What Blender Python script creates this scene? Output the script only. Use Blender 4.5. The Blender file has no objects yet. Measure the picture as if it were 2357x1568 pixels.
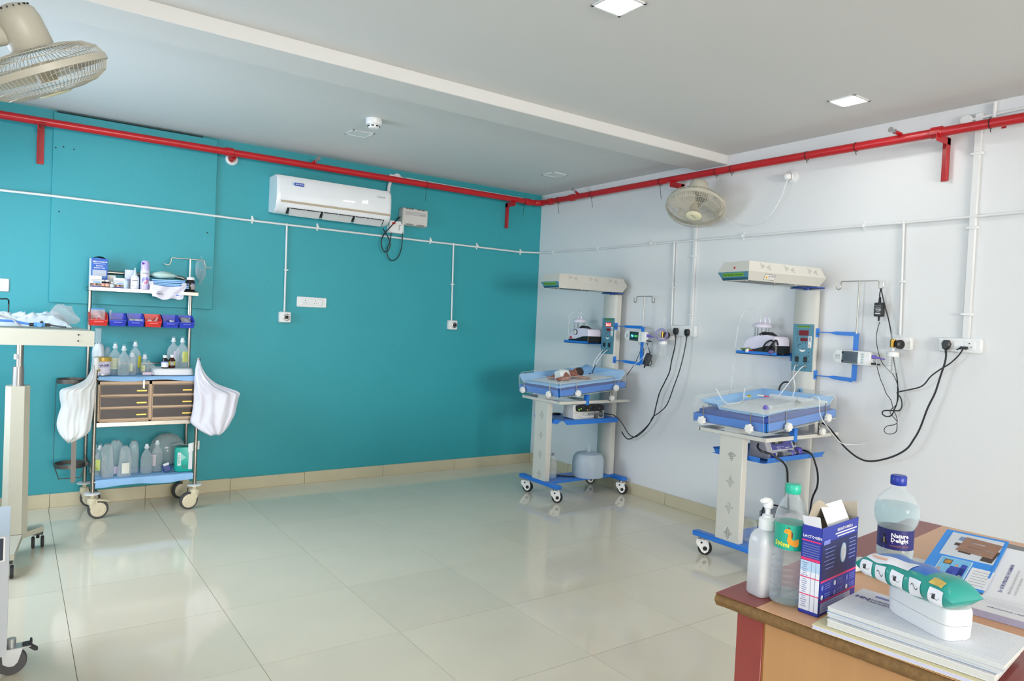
import bpy, bmesh, math, random
from math import sin, cos, pi, radians as D
from mathutils import Vector as V, Matrix, noise
random.seed(7)
sc = bpy.context.scene
COL = sc.collection

# ------------------------------------------------------------------ camera
FPX = 1623.343
CAM = V((-4.22698, -5.62893, 1.39))
AX = V((0.81893407, -0.57211259, 0.0451017))      # image right
BX = V((-0.02198186, 0.04726114, 0.99864067))     # image up
CX = V((0.57346646, 0.81881229, -0.02612766))     # view direction
cd = bpy.data.cameras.new('camera')
cam = bpy.data.objects.new('camera', cd)
COL.objects.link(cam)
cd.sensor_fit = 'HORIZONTAL'
cd.sensor_width = 36
cd.lens = FPX / 2357 * 36
cd.clip_start = .02
cam.matrix_world = Matrix(((AX.x, BX.x, -CX.x, CAM.x), (AX.y, BX.y, -CX.y, CAM.y), (AX.z, BX.z, -CX.z, CAM.z), (0, 0, 0, 1)))
sc.camera = cam

# ------------------------------------------------------------------ world, light, exposure
sc.view_settings.view_transform = 'Standard'
sc.view_settings.look = 'None'
sc.view_settings.gamma = 1
sc.view_settings.use_curve_mapping = False
sc.view_settings.exposure = 0.34
w = bpy.data.worlds.new('daylight')
sc.world = w
w.use_nodes = True
bg = w.node_tree.nodes['Background']
bg.inputs[0].default_value = (.72, .84, 1, 1)
bg.inputs[1].default_value = 2.5


def area(name, loc, rot, sx, sy, power, col):
    l = bpy.data.lights.new(name, 'AREA')
    l.shape = 'RECTANGLE'
    l.size, l.size_y, l.energy, l.color = sx, sy, power, col
    o = bpy.data.objects.new(name, l)
    COL.objects.link(o)
    o.location = loc
    o.rotation_euler = rot
    return o


# daylight through the left wall's windows, plus an added fill lamp behind the camera
area('window_daylight', (-5.16, -1.4, 1.5), (0, -pi / 2 + .46, 0), 1.2, 1.4, 40, (.74, .86, 1))
area('window_daylight', (-5.16, -5.2, 1.5), (0, -pi / 2 + .30, 0), 1.2, 1.6, 12, (.94, .95, 1))
area('window_daylight', (-3.3, -12.12, 1.6), (pi / 2, 0, -.22), 2.7, 1.5, 350, (1, .95, .89))  # warm fill, added to light the far corner evenly
LED = 40.0


# ------------------------------------------------------------------ helpers
def at(x, y, ax, v):
    """point of the plane (axis ax = v) seen at photograph pixel x, y"""
    d = AX * (x - 1178.5) - BX * (y - 784) + CX * FPX
    return CAM + d * ((v - CAM[ax]) / d[ax])


def bk(x, y, d=0): return at(x, y, 1, -d)
def rw(x, y, d=0): return at(x, y, 0, -d)


def lin(c):
    return tuple((v / 255 / 12.92 if v / 255 <= .04045 else ((v / 255 + .055) / 1.055) ** 2.4) for v in c) + (1,)


MATS = {}


def mat(name, c=None, rough=.5, metal=0, spec=.5, var=.04, vs=6, bump=0, bs=150, emit=0, coat=0, detail=3):
    if name in MATS: return MATS[name]
    m = bpy.data.materials.new(name)
    MATS[name] = m
    m.use_nodes = True
    nt = m.node_tree
    p = nt.nodes['Principled BSDF']
    p.inputs['Roughness'].default_value = rough
    p.inputs['Metallic'].default_value = metal
    p.inputs['Specular IOR Level'].default_value = spec
    p.inputs['Coat Weight'].default_value = coat
    p.inputs['Coat Roughness'].default_value = .1
    c = lin(c)
    tc = nt.nodes.new('ShaderNodeTexCoord')
    n = nt.nodes.new('ShaderNodeTexNoise')
    n.inputs['Scale'].default_value = vs
    n.inputs['Detail'].default_value = detail
    nt.links.new(tc.outputs['Object'], n.inputs['Vector'])
    r = nt.nodes.new('ShaderNodeMix')
    r.data_type = 'RGBA'
    r.inputs[6].default_value = tuple(v * (1 - var) for v in c[:3]) + (1,)
    r.inputs[7].default_value = tuple(min(1, v * (1 + var)) for v in c[:3]) + (1,)
    nt.links.new(n.outputs['Fac'], r.inputs[0])
    nt.links.new(r.outputs[2], p.inputs['Base Color'])
    if emit:
        nt.links.new(r.outputs[2], p.inputs['Emission Color'])
        p.inputs['Emission Strength'].default_value = emit
    if bump:
        n2 = nt.nodes.new('ShaderNodeTexNoise')
        n2.inputs['Scale'].default_value = bs
        nt.links.new(tc.outputs['Object'], n2.inputs['Vector'])
        b = nt.nodes.new('ShaderNodeBump')
        b.inputs['Strength'].default_value = bump
        b.inputs['Distance'].default_value = .004
        nt.links.new(n2.outputs['Fac'], b.inputs['Height'])
        nt.links.new(b.outputs['Normal'], p.inputs['Normal'])
    return m


def film(name, c, a0, a1, rough=.08, tint=(255, 255, 255), spec=.5):
    """thin clear or milky plastic: transparent face on, denser towards grazing angles"""
    if name in MATS: return MATS[name]
    m = mat(name, c, rough, spec=spec)
    nt = m.node_tree
    p = nt.nodes['Principled BSDF']
    out = nt.nodes['Material Output']
    t = nt.nodes.new('ShaderNodeBsdfTransparent')
    t.inputs[0].default_value = lin(tint)
    lw = nt.nodes.new('ShaderNodeLayerWeight')
    lw.inputs[0].default_value = .35
    mr = nt.nodes.new('ShaderNodeMapRange')
    mr.inputs[3].default_value = a0
    mr.inputs[4].default_value = a1
    mx = nt.nodes.new('ShaderNodeMixShader')
    nt.links.new(lw.outputs['Facing'], mr.inputs[0])
    nt.links.new(mr.outputs[0], mx.inputs[0])
    nt.links.new(t.outputs[0], mx.inputs[1])
    nt.links.new(p.outputs[0], mx.inputs[2])
    nt.links.new(mx.outputs[0], out.inputs['Surface'])
    return m


def axes(z, x=None):
    """3x3 with the given z axis (and x axis as near as possible)"""
    z = V(z).normalized()
    x = V(x) if x is not None else (V((1, 0, 0)) if abs(z.x) < .9 else V((0, 1, 0)))
    x = (x - z * x.dot(z)).normalized()
    y = z.cross(x)
    return Matrix((x, y, z)).transposed()


def frame(o, x, y):
    """4x4 with origin o, x axis x, y axis near y"""
    x = V(x).normalized()
    y = V(y)
    y = (y - x * y.dot(x)).normalized()
    z = x.cross(y)
    m = Matrix((x, y, z)).transposed().to_4x4()
    m.translation = V(o)
    return m


class MB:
    def __init__(s):
        s.v, s.f, s.m = [], [], []
        s.M = Matrix()

    def add(s, vs, fs, mi=0):
        b = len(s.v)
        M = s.M
        s.v += [M @ V(p) for p in vs]
        s.f += [tuple(i + b for i in f) for f in fs]
        s.m += [mi] * len(fs)
        return s

    def bm(s, bm, mi=0):
        bm.verts.ensure_lookup_table()
        for i, v in enumerate(bm.verts): v.index = i
        s.add([v.co.copy() for v in bm.verts], [[v.index for v in f.verts] for f in bm.faces], mi)
        bm.free()
        return s

    def box(s, c, d, b=0, mi=0, R=None, seg=1):
        hx, hy, hz = d[0] / 2, d[1] / 2, d[2] / 2
        c = V(c)
        R = R.to_3x3() if R else None
        if b <= 0:
            vs = [V((x, y, z)) for z in (-hz, hz) for y in (-hy, hy) for x in (-hx, hx)]
            fs = [(0, 2, 3, 1), (4, 5, 7, 6), (0, 1, 5, 4), (2, 6, 7, 3), (0, 4, 6, 2), (1, 3, 7, 5)]
            return s.add([(R @ p if R else p) + c for p in vs], fs, mi)
        t = bmesh.new()
        bmesh.ops.create_cube(t, size=1)
        for v in t.verts: v.co = V((v.co.x * d[0], v.co.y * d[1], v.co.z * d[2]))
        bmesh.ops.bevel(t, geom=t.edges[:], offset=min(b, hx * .98, hy * .98, hz * .98), segments=seg, profile=.5, affect='EDGES')
        for v in t.verts: v.co = (R @ v.co if R else v.co) + c
        return s.bm(t, mi)

    def span(s, a, b, bev=0, mi=0, seg=1):
        a, b = V(a), V(b)
        return s.box((a + b) / 2, [abs(q) for q in (b - a)], bev, mi, None, seg)

    def rings(s, rs, mi=0, closed=True, cap=True, loop=False):
        n = len(rs[0])
        vs = [p for r in rs for p in r]
        fs = []
        k = len(rs)
        for i in range(k if loop else k - 1):
            j2 = (i + 1) % k
            for j in range(n if closed else n - 1):
                a = i * n + j
                b = i * n + (j + 1) % n
                fs.append((a, b, j2 * n + (j + 1) % n, j2 * n + j))
        if cap and not loop:
            fs.append(tuple(range(n - 1, -1, -1)))
            fs.append(tuple((k - 1) * n + j for j in range(n)))
        return s.add(vs, fs, mi)

    def lathe(s, pr, o=(0, 0, 0), n=20, mi=0, R=None, cap=True, sx=1, sy=1, ph=0):
        o = V(o)
        R = R or Matrix.Identity(3)
        rs = [[o + R @ V((r * sx * cos(2 * pi * j / n + ph), r * sy * sin(2 * pi * j / n + ph), z)) for j in range(n)] for r, z in pr]
        return s.rings(rs, mi, True, cap)

    def cyl(s, a, b, r, r2=None, n=14, mi=0, bev=0):
        a, b = V(a), V(b)
        L = (b - a).length
        r2 = r if r2 is None else r2
        pr = [(r, 0), (r2, L)] if not bev else [(r - bev, 0), (r, bev), (r2, L - bev), (r2 - bev, L)]
        return s.lathe(pr, a, n, mi, axes(b - a))

    def tube(s, pts, r, n=8, mi=0, loop=False, flat=None, up=None):
        pts = [V(p) for p in pts]
        k = len(pts)
        rs = []
        u = None
        for i, p in enumerate(pts):
            t = (pts[(i + 1) % k] - pts[i - 1]) if loop else (pts[min(i + 1, k - 1)] - pts[max(i - 1, 0)])
            if t.length < 1e-9: t = V((0, 0, 1))
            t.normalize()
            if up is not None: u = V(up)
            if u is None:
                u = V((0, 0, 1)) if abs(t.z) < .9 else V((1, 0, 0))
            u = (u - t * u.dot(t))
            if u.length < 1e-6: u = t.orthogonal()
            u.normalize()
            w_ = t.cross(u)
            rr = r[i] if isinstance(r, (list, tuple)) else r
            fa, fb = flat if flat else (1, 1)
            rs.append([p + (u * cos(2 * pi * j / n + pi / n) * fa + w_ * sin(2 * pi * j / n + pi / n) * fb) * rr for j in range(n)])
        return s.rings(rs, mi, True, True, loop)

    def prism(s, poly, h, o=(0, 0, 0), R=None, mi=0, z0=0, inset=0):
        """2d polygon (ccw) extruded along local z"""
        M = R if R is not None else Matrix.Identity(3)
        if len(M) == 4:
            o, M = M.translation, M.to_3x3()
        o = V(o)
        a = [o + M @ V((x, y, z0)) for x, y in poly]
        b = [o + M @ V((x, y, z0 + h)) for x, y in poly]
        return s.rings([a, b], mi)

    def sheet(s, fn, nu, nv, th=0, mi=0):
        """surface fn(u,v) with u,v in 0..1; th thickness downwards along the normal"""
        g = [[V(fn(i / nu, j / nv)) for j in range(nv + 1)] for i in range(nu + 1)]
        vs = [p for r in g for p in r]
        m = nv + 1
        fs = [(i * m + j, (i + 1) * m + j, (i + 1) * m + j + 1, i * m + j + 1) for i in range(nu) for j in range(nv)]
        if not th: return s.add(vs, fs, mi)
        ns = []
        for i in range(nu + 1):
            for j in range(nv + 1):
                du = g[min(i + 1, nu)][j] - g[max(i - 1, 0)][j]
                dv = g[i][min(j + 1, nv)] - g[i][max(j - 1, 0)]
                q = du.cross(dv)
                ns.append(q.normalized() if q.length > 1e-12 else V((0, 0, 1)))
        N = len(vs)
        vs2 = vs + [p - q * th for p, q in zip(vs, ns)]
        fs2 = fs + [tuple(k + N for k in reversed(f)) for f in fs]
        per = [i * m for i in range(nu + 1)] + [nu * m + j for j in range(1, nv + 1)] + [i * m + nv for i in range(nu - 1, -1, -1)] + [j for j in range(nv - 1, 0, -1)]
        for a, b in zip(per, per[1:] + per[:1]): fs2.append((b, a, a + N, b + N))
        return s.add(vs2, fs2, mi)

    def patch(s, r, a0, a1, z0, z1, o=(0, 0, 0), n=10, mi=0, th=.0004, sx=1, sy=1, R=None):
        """curved label on a cylinder"""
        o = V(o)
        R = R or Matrix.Identity(3)
        return s.sheet(lambda u, v: o + R @ V((r * sx * cos(a0 + (a1 - a0) * u), r * sy * sin(a0 + (a1 - a0) * u), z0 + (z1 - z0) * v)), n, 1, th, mi)

    def text(s, t, size, M, mi=0, al='CENTER', bend=None, ext=.0003, bold=0, sx=1):
        cu = bpy.data.curves.new('t', 'FONT')
        cu.body = t
        cu.size = size
        cu.align_x = al
        cu.align_y = 'CENTER'
        cu.resolution_u = 1
        cu.offset = bold
        o = bpy.data.objects.new('t', cu)
        COL.objects.link(o)
        me = bpy.data.meshes.new_from_object(o)
        vs = [v.co.copy() for v in me.vertices]
        fs = [tuple(p.vertices) for p in me.polygons]
        bpy.data.objects.remove(o)
        bpy.data.curves.remove(cu)
        bpy.data.meshes.remove(me)
        out = []
        for p in vs:
            x = p.x * sx
            if bend:       # wrap round a cylinder of radius bend whose axis is the local y axis
                q = V((bend * sin(x / bend), p.y, bend * cos(x / bend) - bend + ext))
            else:
                q = V((x, p.y, ext))
            out.append(M @ q)
        keep, s.M = s.M, Matrix()
        s.add(out, fs, mi)
        s.M = keep
        return s

    def obj(s, name, mats, parent=None, loc=(0, 0, 0), ang=40, **pr):
        me = bpy.data.meshes.new(name)
        me.from_pydata([tuple(p) for p in s.v], [], s.f)
        mats = mats if isinstance(mats, (list, tuple)) else [mats]
        for q in mats: me.materials.append(q)
        me.polygons.foreach_set('material_index', s.m)
        t = bmesh.new()
        t.from_mesh(me)
        bmesh.ops.recalc_face_normals(t, faces=t.faces[:])
        t.to_mesh(me)
        t.free()
        me.shade_smooth()
        me.set_sharp_from_angle(angle=D(ang))
        o = bpy.data.objects.new(name, me)
        COL.objects.link(o)
        o.location = loc
        if parent is not None: o.parent = parent
        for k, v in pr.items(): o[k] = v
        return o


def thing(name, label, cat, loc=(0, 0, 0), rz=0, group=None, rot=None):
    o = bpy.data.objects.new(name, None)
    COL.objects.link(o)
    o.empty_display_size = .05
    o.location = loc
    o.rotation_euler = rot.to_euler() if rot is not None else (0, 0, rz)
    o['label'] = label
    o['category'] = cat
    if group: o['group'] = group
    return o


def tag(o, label, cat, group=None):
    o['label'] = label
    o['category'] = cat
    if group: o['group'] = group
    return o


def structure(o):
    o['kind'] = 'structure'
    return o


def kids(o): return [c for c in bpy.data.objects if c.parent is o]


def dup(root, loc=None, label=None, rz=None):
    r = root.copy()
    COL.objects.link(r)
    if loc is not None: r.location = loc
    if rz is not None: r.rotation_euler = (0, 0, rz)
    if label: r['label'] = label
    for ch in kids(root):
        c = ch.copy()
        COL.objects.link(c)
        c.parent = r
        for g in kids(ch):
            q = g.copy()
            COL.objects.link(q)
            q.parent = c
    return r


def smooth(pts, k=6, loop=False):
    """Catmull-Rom through points"""
    p = [V(q) for q in pts]
    n = len(p)
    out = []
    for i in range(n if loop else n - 1):
        if loop:
            a, b, c, d = p[i - 1], p[i], p[(i + 1) % n], p[(i + 2) % n]
        else:
            b, c = p[i], p[i + 1]
            a = p[i - 1] if i else b * 2 - c
            d = p[i + 2] if i + 2 < n else c * 2 - b
        for j in range(k):
            t = j / k
            out.append(.5 * ((2 * b) + (c - a) * t + (2 * a - 5 * b + 4 * c - d) * t * t + (3 * b - a - 3 * c + d) * t ** 3))
    if not loop: out.append(p[-1])
    return out


def arc(o, u, v, r, a0, a1, n=8):
    o, u, v = V(o), V(u), V(v)
    return [o + u * r * cos(a0 + (a1 - a0) * i / n) + v * r * sin(a0 + (a1 - a0) * i / n) for i in range(n + 1)]


def cable(name, pts, r, m, label, cat, k=6, n=6, parent=None, group=None):
    b = MB()
    b.tube(smooth(pts, k), r, n)
    o = b.obj(name, m, parent)
    if parent is None: tag(o, label, cat, group)
    return o


XA, YA, ZA = V((1, 0, 0)), V((0, 1, 0)), V((0, 0, 1))
FB = lambda o: frame(o, XA, ZA)            # faces -y (flat on the back wall)
FR_ = lambda o: frame(o, -YA, ZA)          # faces -x (flat on the right wall)

# ------------------------------------------------------------------ materials
white_pvc = mat('white_pvc', (226, 228, 228), .4)
white_plastic = mat('white_plastic', (232, 234, 234), .32)
cream_plastic = mat('cream_plastic', (222, 217, 196), .4)
offwhite_steel = mat('offwhite_painted_steel', (207, 206, 198), .38, bump=.05, bs=400)
blue_steel = mat('blue_painted_steel', (38, 120, 214), .35)
navy = mat('navy_vinyl', (30, 64, 150), .4, var=.1, vs=12)
steel = mat('stainless_steel', (158, 154, 146), .30, 1, var=.08, vs=14)
chrome = mat('chrome', (205, 205, 205), .15, 1)
black_plastic = mat('black_plastic', (24, 25, 28), .4)
dark_rubber = mat('dark_rubber', (52, 52, 54), .7)
black_cable = mat('black_cable', (22, 23, 25), .45)
red_paint = mat('red_enamel', (186, 26, 34), .28, var=.1, vs=9)
ink = mat('dark_ink', (30, 34, 44), .6)
white_ink = mat('white_ink', (238, 240, 244), .6)
grey_ink = mat('grey_ink', (150, 152, 156), .6)
hole_dark = mat('dark_hole', (40, 42, 44), .8)
clear = film('clear_plastic', (225, 236, 240), .06, .55, .06)
acrylic = film('acrylic_sheet', (228, 240, 242), .025, .25, .04)
acrylic_edge = film('acrylic_edge', (226, 238, 238), .35, .6, .1)
milky = film('milky_plastic', (232, 240, 244), .20, .66, .14)
poly = film('polythene_film', (236, 242, 246), .22, .7, .15)
water = film('clear_water', (212, 228, 232), .12, .45, .03, (225, 240, 242))

# ================================================================== room shell
ZN, ZF, ZBEAM = 2.68, 2.655, 2.612          # near ceiling, far ceiling, underside of the beam
XL, YF = -4.95, -12.0                        # left wall, wall behind the camera
teal = mat('teal_wall_paint', (44, 156, 167), .5, var=.03, vs=3, bump=.12, bs=90)
white_wall = mat('white_wall_paint', (227, 229, 230), .45, var=.02, vs=2, bump=.12, bs=70)
ceil_m = mat('ceiling_paint', (219, 219, 217), .6, var=.015, vs=2)


def slab(name, a, b, m, **pr):
    return structure(MB().span(a, b).obj(name, m))


slab('wall_back', (XL - .2, 0, -.05), (.2, .2, 2.9), teal)
slab('wall_right', (0, YF - .2, -.05), (.2, .0, 2.9), white_wall)
slab('wall_front', (XL - .2, YF - .2, -.05), (.2, YF, .75), white_wall)
b = MB()
b.span((XL - .2, YF - .2, 2.3), (.2, YF, 2.9)).span((XL - .2, YF - .2, .75), (-4.7, YF, 2.3)).span((-2.0, YF - .2, .75), (.2, YF, 2.3))
b.obj('wall_front', white_wall, bpy.data.objects['wall_front'])
b = MB()
b.span((XL - .2, YF, -.05), (XL, .0, .85)).span((XL - .2, YF, 2.2), (XL, 0, 2.9))
b.span((XL - .2, -.6, .85), (XL, 0, 2.38)).span((XL - .2, -4.3, .85), (XL, -2.2, 2.38)).span((XL - .2, YF, .85), (XL, -6.1, 2.38))
structure(b.obj('wall_left', white_wall))
pane_m = film('window_glass', (235, 242, 245), .03, .3, .02)
alu = mat('window_aluminium', (196, 198, 200), .4, .6)
for i, (a, z0, z1, y0, y1) in enumerate((('x', .85, 2.2, -2.2, -.6), ('x', .85, 2.2, -6.1, -4.3), ('y', .75, 2.3, -4.7, -2.0))):  # last one is an invented, unseen opening for the fill lamp
    f = MB()
    P = (lambda s, z: V((XL - .1, s, z))) if a == 'x' else (lambda s, z: V((s, YF - .1, z)))
    e = V((.03, .02, .02)) if a == 'x' else V((.02, .03, .02))
    for s in (y0 + .02, (y0 + y1) / 2, y1 - .02): f.span(P(s, z0) - e, P(s, z1) + e)
    for z in (z0 + .02, z1 - .02): f.span(P(y0, z) - e, P(y1, z) + e)
    fr = structure(f.obj('window_%d' % (i + 1), alu))
    for s0, s1 in ((y0 + .04, (y0 + y1) / 2 - .02), ((y0 + y1) / 2 + .02, y1 - .04)):
        e2 = V((.003, 0, 0)) if a == 'x' else V((0, .003, 0))
        MB().span(P(s0, z0 + .04) - e2, P(s1, z1 - .04) + e2).obj('pane', pane_m, fr)

structure(MB().span((XL - .2, -1.95, ZF), (.2, .2, ZF + .2)).obj('ceiling', ceil_m))
MB().span((XL - .2, YF - .2, ZN), (.2, -2.24, ZN + .2)).obj('near_bay', ceil_m, bpy.data.objects['ceiling'])
structure(MB().span((XL - .2, -2.24, ZBEAM), (.2, -1.95, ZN + .2), .004).obj('trim_1', ceil_m))
# boxed-out board on the teal wall
a, b_ = bk(110, 690), bk(495, 330)
t2 = structure(MB().span((-4.068, -.026, 1.383), (-3.044, .02, 2.640), .003).obj('trim_2', teal))
b = MB()
for q in ((387 / 3.016, 340), (146, 338), (170, 344), (136, 487 + 0), (477, 536)):
    p = bk(q[0], q[1], .026)
    b.cyl(p + V((0, .001, 0)), p + V((0, -.002, 0)), .005, n=8)
b.obj('screw_hole', hole_dark, t2, kind='stuff')
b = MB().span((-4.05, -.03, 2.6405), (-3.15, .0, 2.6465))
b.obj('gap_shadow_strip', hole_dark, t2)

# floor: a screed with polished 60 cm tiles laid on it
flo = structure(MB().span((XL - .2, YF - .2, -.06), (.2, .2, -.0042)).obj('floor', mat('tile_grout', (132, 124, 104), .8)))
tm = mat('polished_tile', (228, 219, 197), .08, spec=.5, var=.05, vs=3.2, detail=6)
nt = tm.node_tree
oi = nt.nodes.new('ShaderNodeObjectInfo')
hs = nt.nodes.new('ShaderNodeHueSaturation')
mr = nt.nodes.new('ShaderNodeMapRange')
mr.inputs[3].default_value, mr.inputs[4].default_value = .97, 1.03
pr_ = nt.nodes['Principled BSDF']
src = pr_.inputs['Base Color'].links[0].from_socket
nt.links.new(oi.outputs['Random'], mr.inputs[0])
nt.links.new(mr.outputs[0], hs.inputs['Value'])
nt.links.new(src, hs.inputs['Color'])
nt.links.new(hs.outputs[0], pr_.inputs['Base Color'])
TT = .00628
x0, y0 = -4.037, -1.635
proto = {}
for i in range(-2, 8):
    for j in range(-4, 12):
        xa, xb = x0 + .6 * i, x0 + .6 * (i + 1)
        ya, yb = y0 - .6 * j, y0 - .6 * (j + 1)
        xa, xb = max(xa, XL - .02), min(xb, .03)
        yb, ya = max(yb, YF), min(ya, .03)
        if xb - xa < .05 or ya - yb < .05 or yb < -6.2: continue
        k = (round(xb - xa, 3), round(ya - yb, 3))
        c = V(((xa + xb) / 2, (ya + yb) / 2, 0))
        c = V((c.x * cos(TT) - c.y * sin(TT), c.x * sin(TT) + c.y * cos(TT), 0))
        if k not in proto:
            o = MB().span((-(k[0] - .0022) / 2, -(k[1] - .0022) / 2, -.0042), ((k[0] - .0022) / 2, (k[1] - .0022) / 2, 0)).obj('tile', tm, flo, c)
            proto[k] = o
        else:
            o = proto[k].copy()
            COL.objects.link(o)
            o.location = c
        o.rotation_euler = (0, 0, TT)
# skirting of the same stone
sk = mat('skirting_stone', (203, 194, 164), .3, var=.1, vs=5, detail=6)
grout2 = mat('skirting_joint', (150, 140, 118), .8)
s1 = structure(MB().span((XL, -.006, 0), (0, 0, .088)).obj('baseboard_back', grout2))
xs = [XL] + [bk(p, y).x for p, y in ((114, 1150), (334, 1130), (529, 1112), (700, 1096), (880, 1080), (1045, 1067))] + [-.012]
for a, b_ in zip(xs, xs[1:]):
    MB().span((a + .001, -.0135, 0), (b_ - .001, 0, .094 + random.uniform(-.001, .002)), .002).obj('baseboard_tile', sk, s1)
s2 = structure(MB().span((-.006, YF, 0), (0, 0, .088)).obj('baseboard_right', grout2))
y = -.0135
while y > -5.2:
    MB().span((-.0135, y - .598, 0), (0, y - .001, .094 + random.uniform(-.001, .002)), .002).obj('baseboard_tile', sk, s2)
    y -= .6

# ------------------------------------------------------------------ ceiling fittings
led_on = mat('led_diffuser', (255, 253, 247), .4, var=0, emit=LED)
led_off = mat('led_diffuser_unlit', (222, 226, 224), .5)


def panel(x, y, z, on, label):
    t = thing('ceiling_light', label, 'light', (x, y, z), 0)
    b = MB()
    s, q = .081, .066
    for sx, sy, dx, dy in ((0, 1, s, s - q), (0, -1, s, s - q), (1, 0, s - q, s), (-1, 0, s - q, s)):
        cx, cy = sx * (s + q) / 2, sy * (s + q) / 2
        b.box((cx, cy, -.003), (dx * (2 if sy else 1), dy * (2 if sx else 1), .006), .002)
    b.obj('frame', white_plastic, t)
    MB().box((0, 0, -.002), (2 * q, 2 * q, .003)).obj('diffuser', led_on if on else led_off, t)
    return t


panel(-2.29, -3.5, ZN, 1, 'lit square ceiling panel at the top edge of the view')
panel(-.545, -3.467, ZN, 1, 'lit square ceiling panel near the white wall above the red pipe')
panel(-2.31, -.93, ZF, 0, 'unlit square ceiling panel beside the smoke detector')
panel(-.535, -.88, ZF, 0, 'unlit square ceiling panel in the corner where teal and white walls meet')
panel(-4.05, -5.9, ZN, 1, 'lit square ceiling panel above the viewer beside the left wall')
panel(-2.29, -5.9, ZN, 1, 'lit square ceiling panel above the desk, outside the view')
t = thing('smoke_detector', 'round white smoke detector on the ceiling above the air conditioner', 'detector', (-2.38, -1.33, ZF))
MB().lathe([(.052, 0), (.052, -.03), (.046, -.038), (.02, -.04)], n=28).obj('base', white_plastic, t)
b = MB().lathe([(.038, -.036), (.038, -.05), (.03, -.06), (.012, -.062)], n=24)
b.obj('sensing_head', white_plastic, t)
b = MB()
for i in range(8):
    a = i * pi / 4 + .2
    b.box((.0385 * cos(a), .0385 * sin(a), -.047), (.003, .016, .008), 0, 0, Matrix.Rotation(a, 3, 'Z'))
b.obj('vent_slots', hole_dark, t)

# ================================================================== things on the walls
# red fire pipe running along both walls
PY, PZ = .12, 2.546
fp = thing('fire_pipe', 'red sprinkler pipe running along the teal wall above the air conditioner', 'pipe', (0, 0, 0))
fp2 = thing('fire_pipe', 'red sprinkler pipe running along the white wall above the wall fan', 'pipe', (0, 0, 0))
rp = .0255
b = MB().tube([(XL + .02, -PY, 2.540), (-2.6, -PY, 2.547), (-.19, -PY, 2.549)], rp, 18)
b.obj('pipe_run', red_paint, fp)
MB().tube([(-PY, -.195, 2.549), (-PY, -2.5, 2.543), (-PY, -5.2, 2.522)], rp, 18).obj('pipe_run', red_paint, fp2)
MB().tube(arc((-.19, -.19, 2.549), (0, 1, 0), (1, 0, 0), .07, 0, pi / 2, 8), rp + .003, 18).obj('elbow', red_paint, fp)
for x in (-2.985, -.25):
    MB().cyl((x - .03, -PY, 2.547), (x + .03, -PY, 2.547), rp + .006, n=18, bev=.003).obj('coupling', red_paint, fp)
for y in (-.30, -.62, -3.74):
    MB().cyl((-PY, y - .03, 2.5475 if y > -1 else 2.535), (-PY, y + .03, 2.5475 if y > -1 else 2.535), rp + .006, n=18, bev=.003).obj('coupling', red_paint, fp2)


def sprinkler(p, d, fp):
    p, d = V(p), V(d).normalized()
    b = MB()
    b.cyl(p, p + d * .05, .011, n=12, mi=0)
    b.cyl(p + d * .05, p + d * .066, .014, n=6, mi=1)
    R = axes(d)
    for s in (-1, 1):
        q = R @ V((s * .009, 0, 0))
        b.tube([p + d * .064 + q, p + d * .085 + q * 1.1, p + d * .098 + q * .3], .0028, 6, 1)
    b.cyl(p + d * .096, p + d * .099, .016, n=12, mi=1)
    b.cyl(p + d * .066, p + d * .096, .0022, n=6, mi=1)
    b.obj('sprinkler_head', [red_paint, chrome], fp)


q = bk(719, 378, PY)
sprinkler((q.x, -PY, 2.565), (.15, -.75, .25), fp)
q = rw(1332, 451, PY)
sprinkler((-PY, q.y, 2.565), (-.7, -.15, .25), fp2)
q = rw(2074, 311, PY)
sprinkler((-PY, q.y, 2.562), (-.9, .1, .1), fp2)


def bracket(pos, wall):
    """angle-iron bracket: an arm carrying the pipe, a leg on the wall below it"""
    b = MB()
    if wall == 'b':
        X, N = XA, YA * -1
        o = V((pos, 0, 2.522))
    else:
        X, N = YA, XA * -1
        o = V((0, pos, 2.52))
    m = .02
    def L(p0, p1): b.span(p0, p1, .0015)
    arm = o + N * (PY + .045)
    L(o - X * m + ZA * -.003, arm + X * m + ZA * .003)
    L(o - X * m + ZA * -.04, arm - X * (m - .005) + ZA * .0)
    L(o - X * m + N * .001 + ZA * -.235, o + X * m + N * .006)
    L(o - X * m + N * .001 + ZA * -.235, o - X * (m - .005) + N * .04)
    b.obj('pipe_bracket', red_paint, fp if wall == 'b' else fp2)


bracket(bk(93, 340).x, 'b')
bracket(bk(1166, 500).x, 'b')
bracket(rw(2177, 380).y, 'r')
bracket(rw(1572, 425).y, 'r')
for wall, px_, py_, L in (('b', 981, 428, .11), ('b', 1206, 462, .11), ('r', 1285, 462, .10), ('r', 1362, 450, .09), ('r', 1520, 424, .11), ('r', 1649, 396, .02), ('r', 1685, 388, .02), ('r', 1858, 355, .02), ('r', 1971, 333, .02), ('r', 2281, 278, .02)):
    b = MB()
    if wall == 'b':
        p = bk(px_, py_, PY)
        b.tube(arc((p.x, -PY, 2.548), YA, ZA, rp + .0025, 0, 2 * pi, 16)[:-1], .0022, 5, loop=True)
        b.tube([(p.x, -PY - .004, 2.52), (p.x + .003, -PY + .01, 2.52 - L)], .002, 5)
    else:
        p = rw(px_, py_, PY)
        zz = 2.548 + min(0, (p.y + .5) * .0045)
        b.tube(arc((-PY, p.y, zz), XA, ZA, rp + .0025, 0, 2 * pi, 16)[:-1], .0022, 5, loop=True)
        b.tube([(-PY - .004, p.y, zz - .026), (-PY + .006, p.y - .012 if L > .05 else p.y, zz - .026 - L)], .002, 5)
    b.obj('cable_tie', black_cable, fp if wall == 'b' else fp2)

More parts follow.
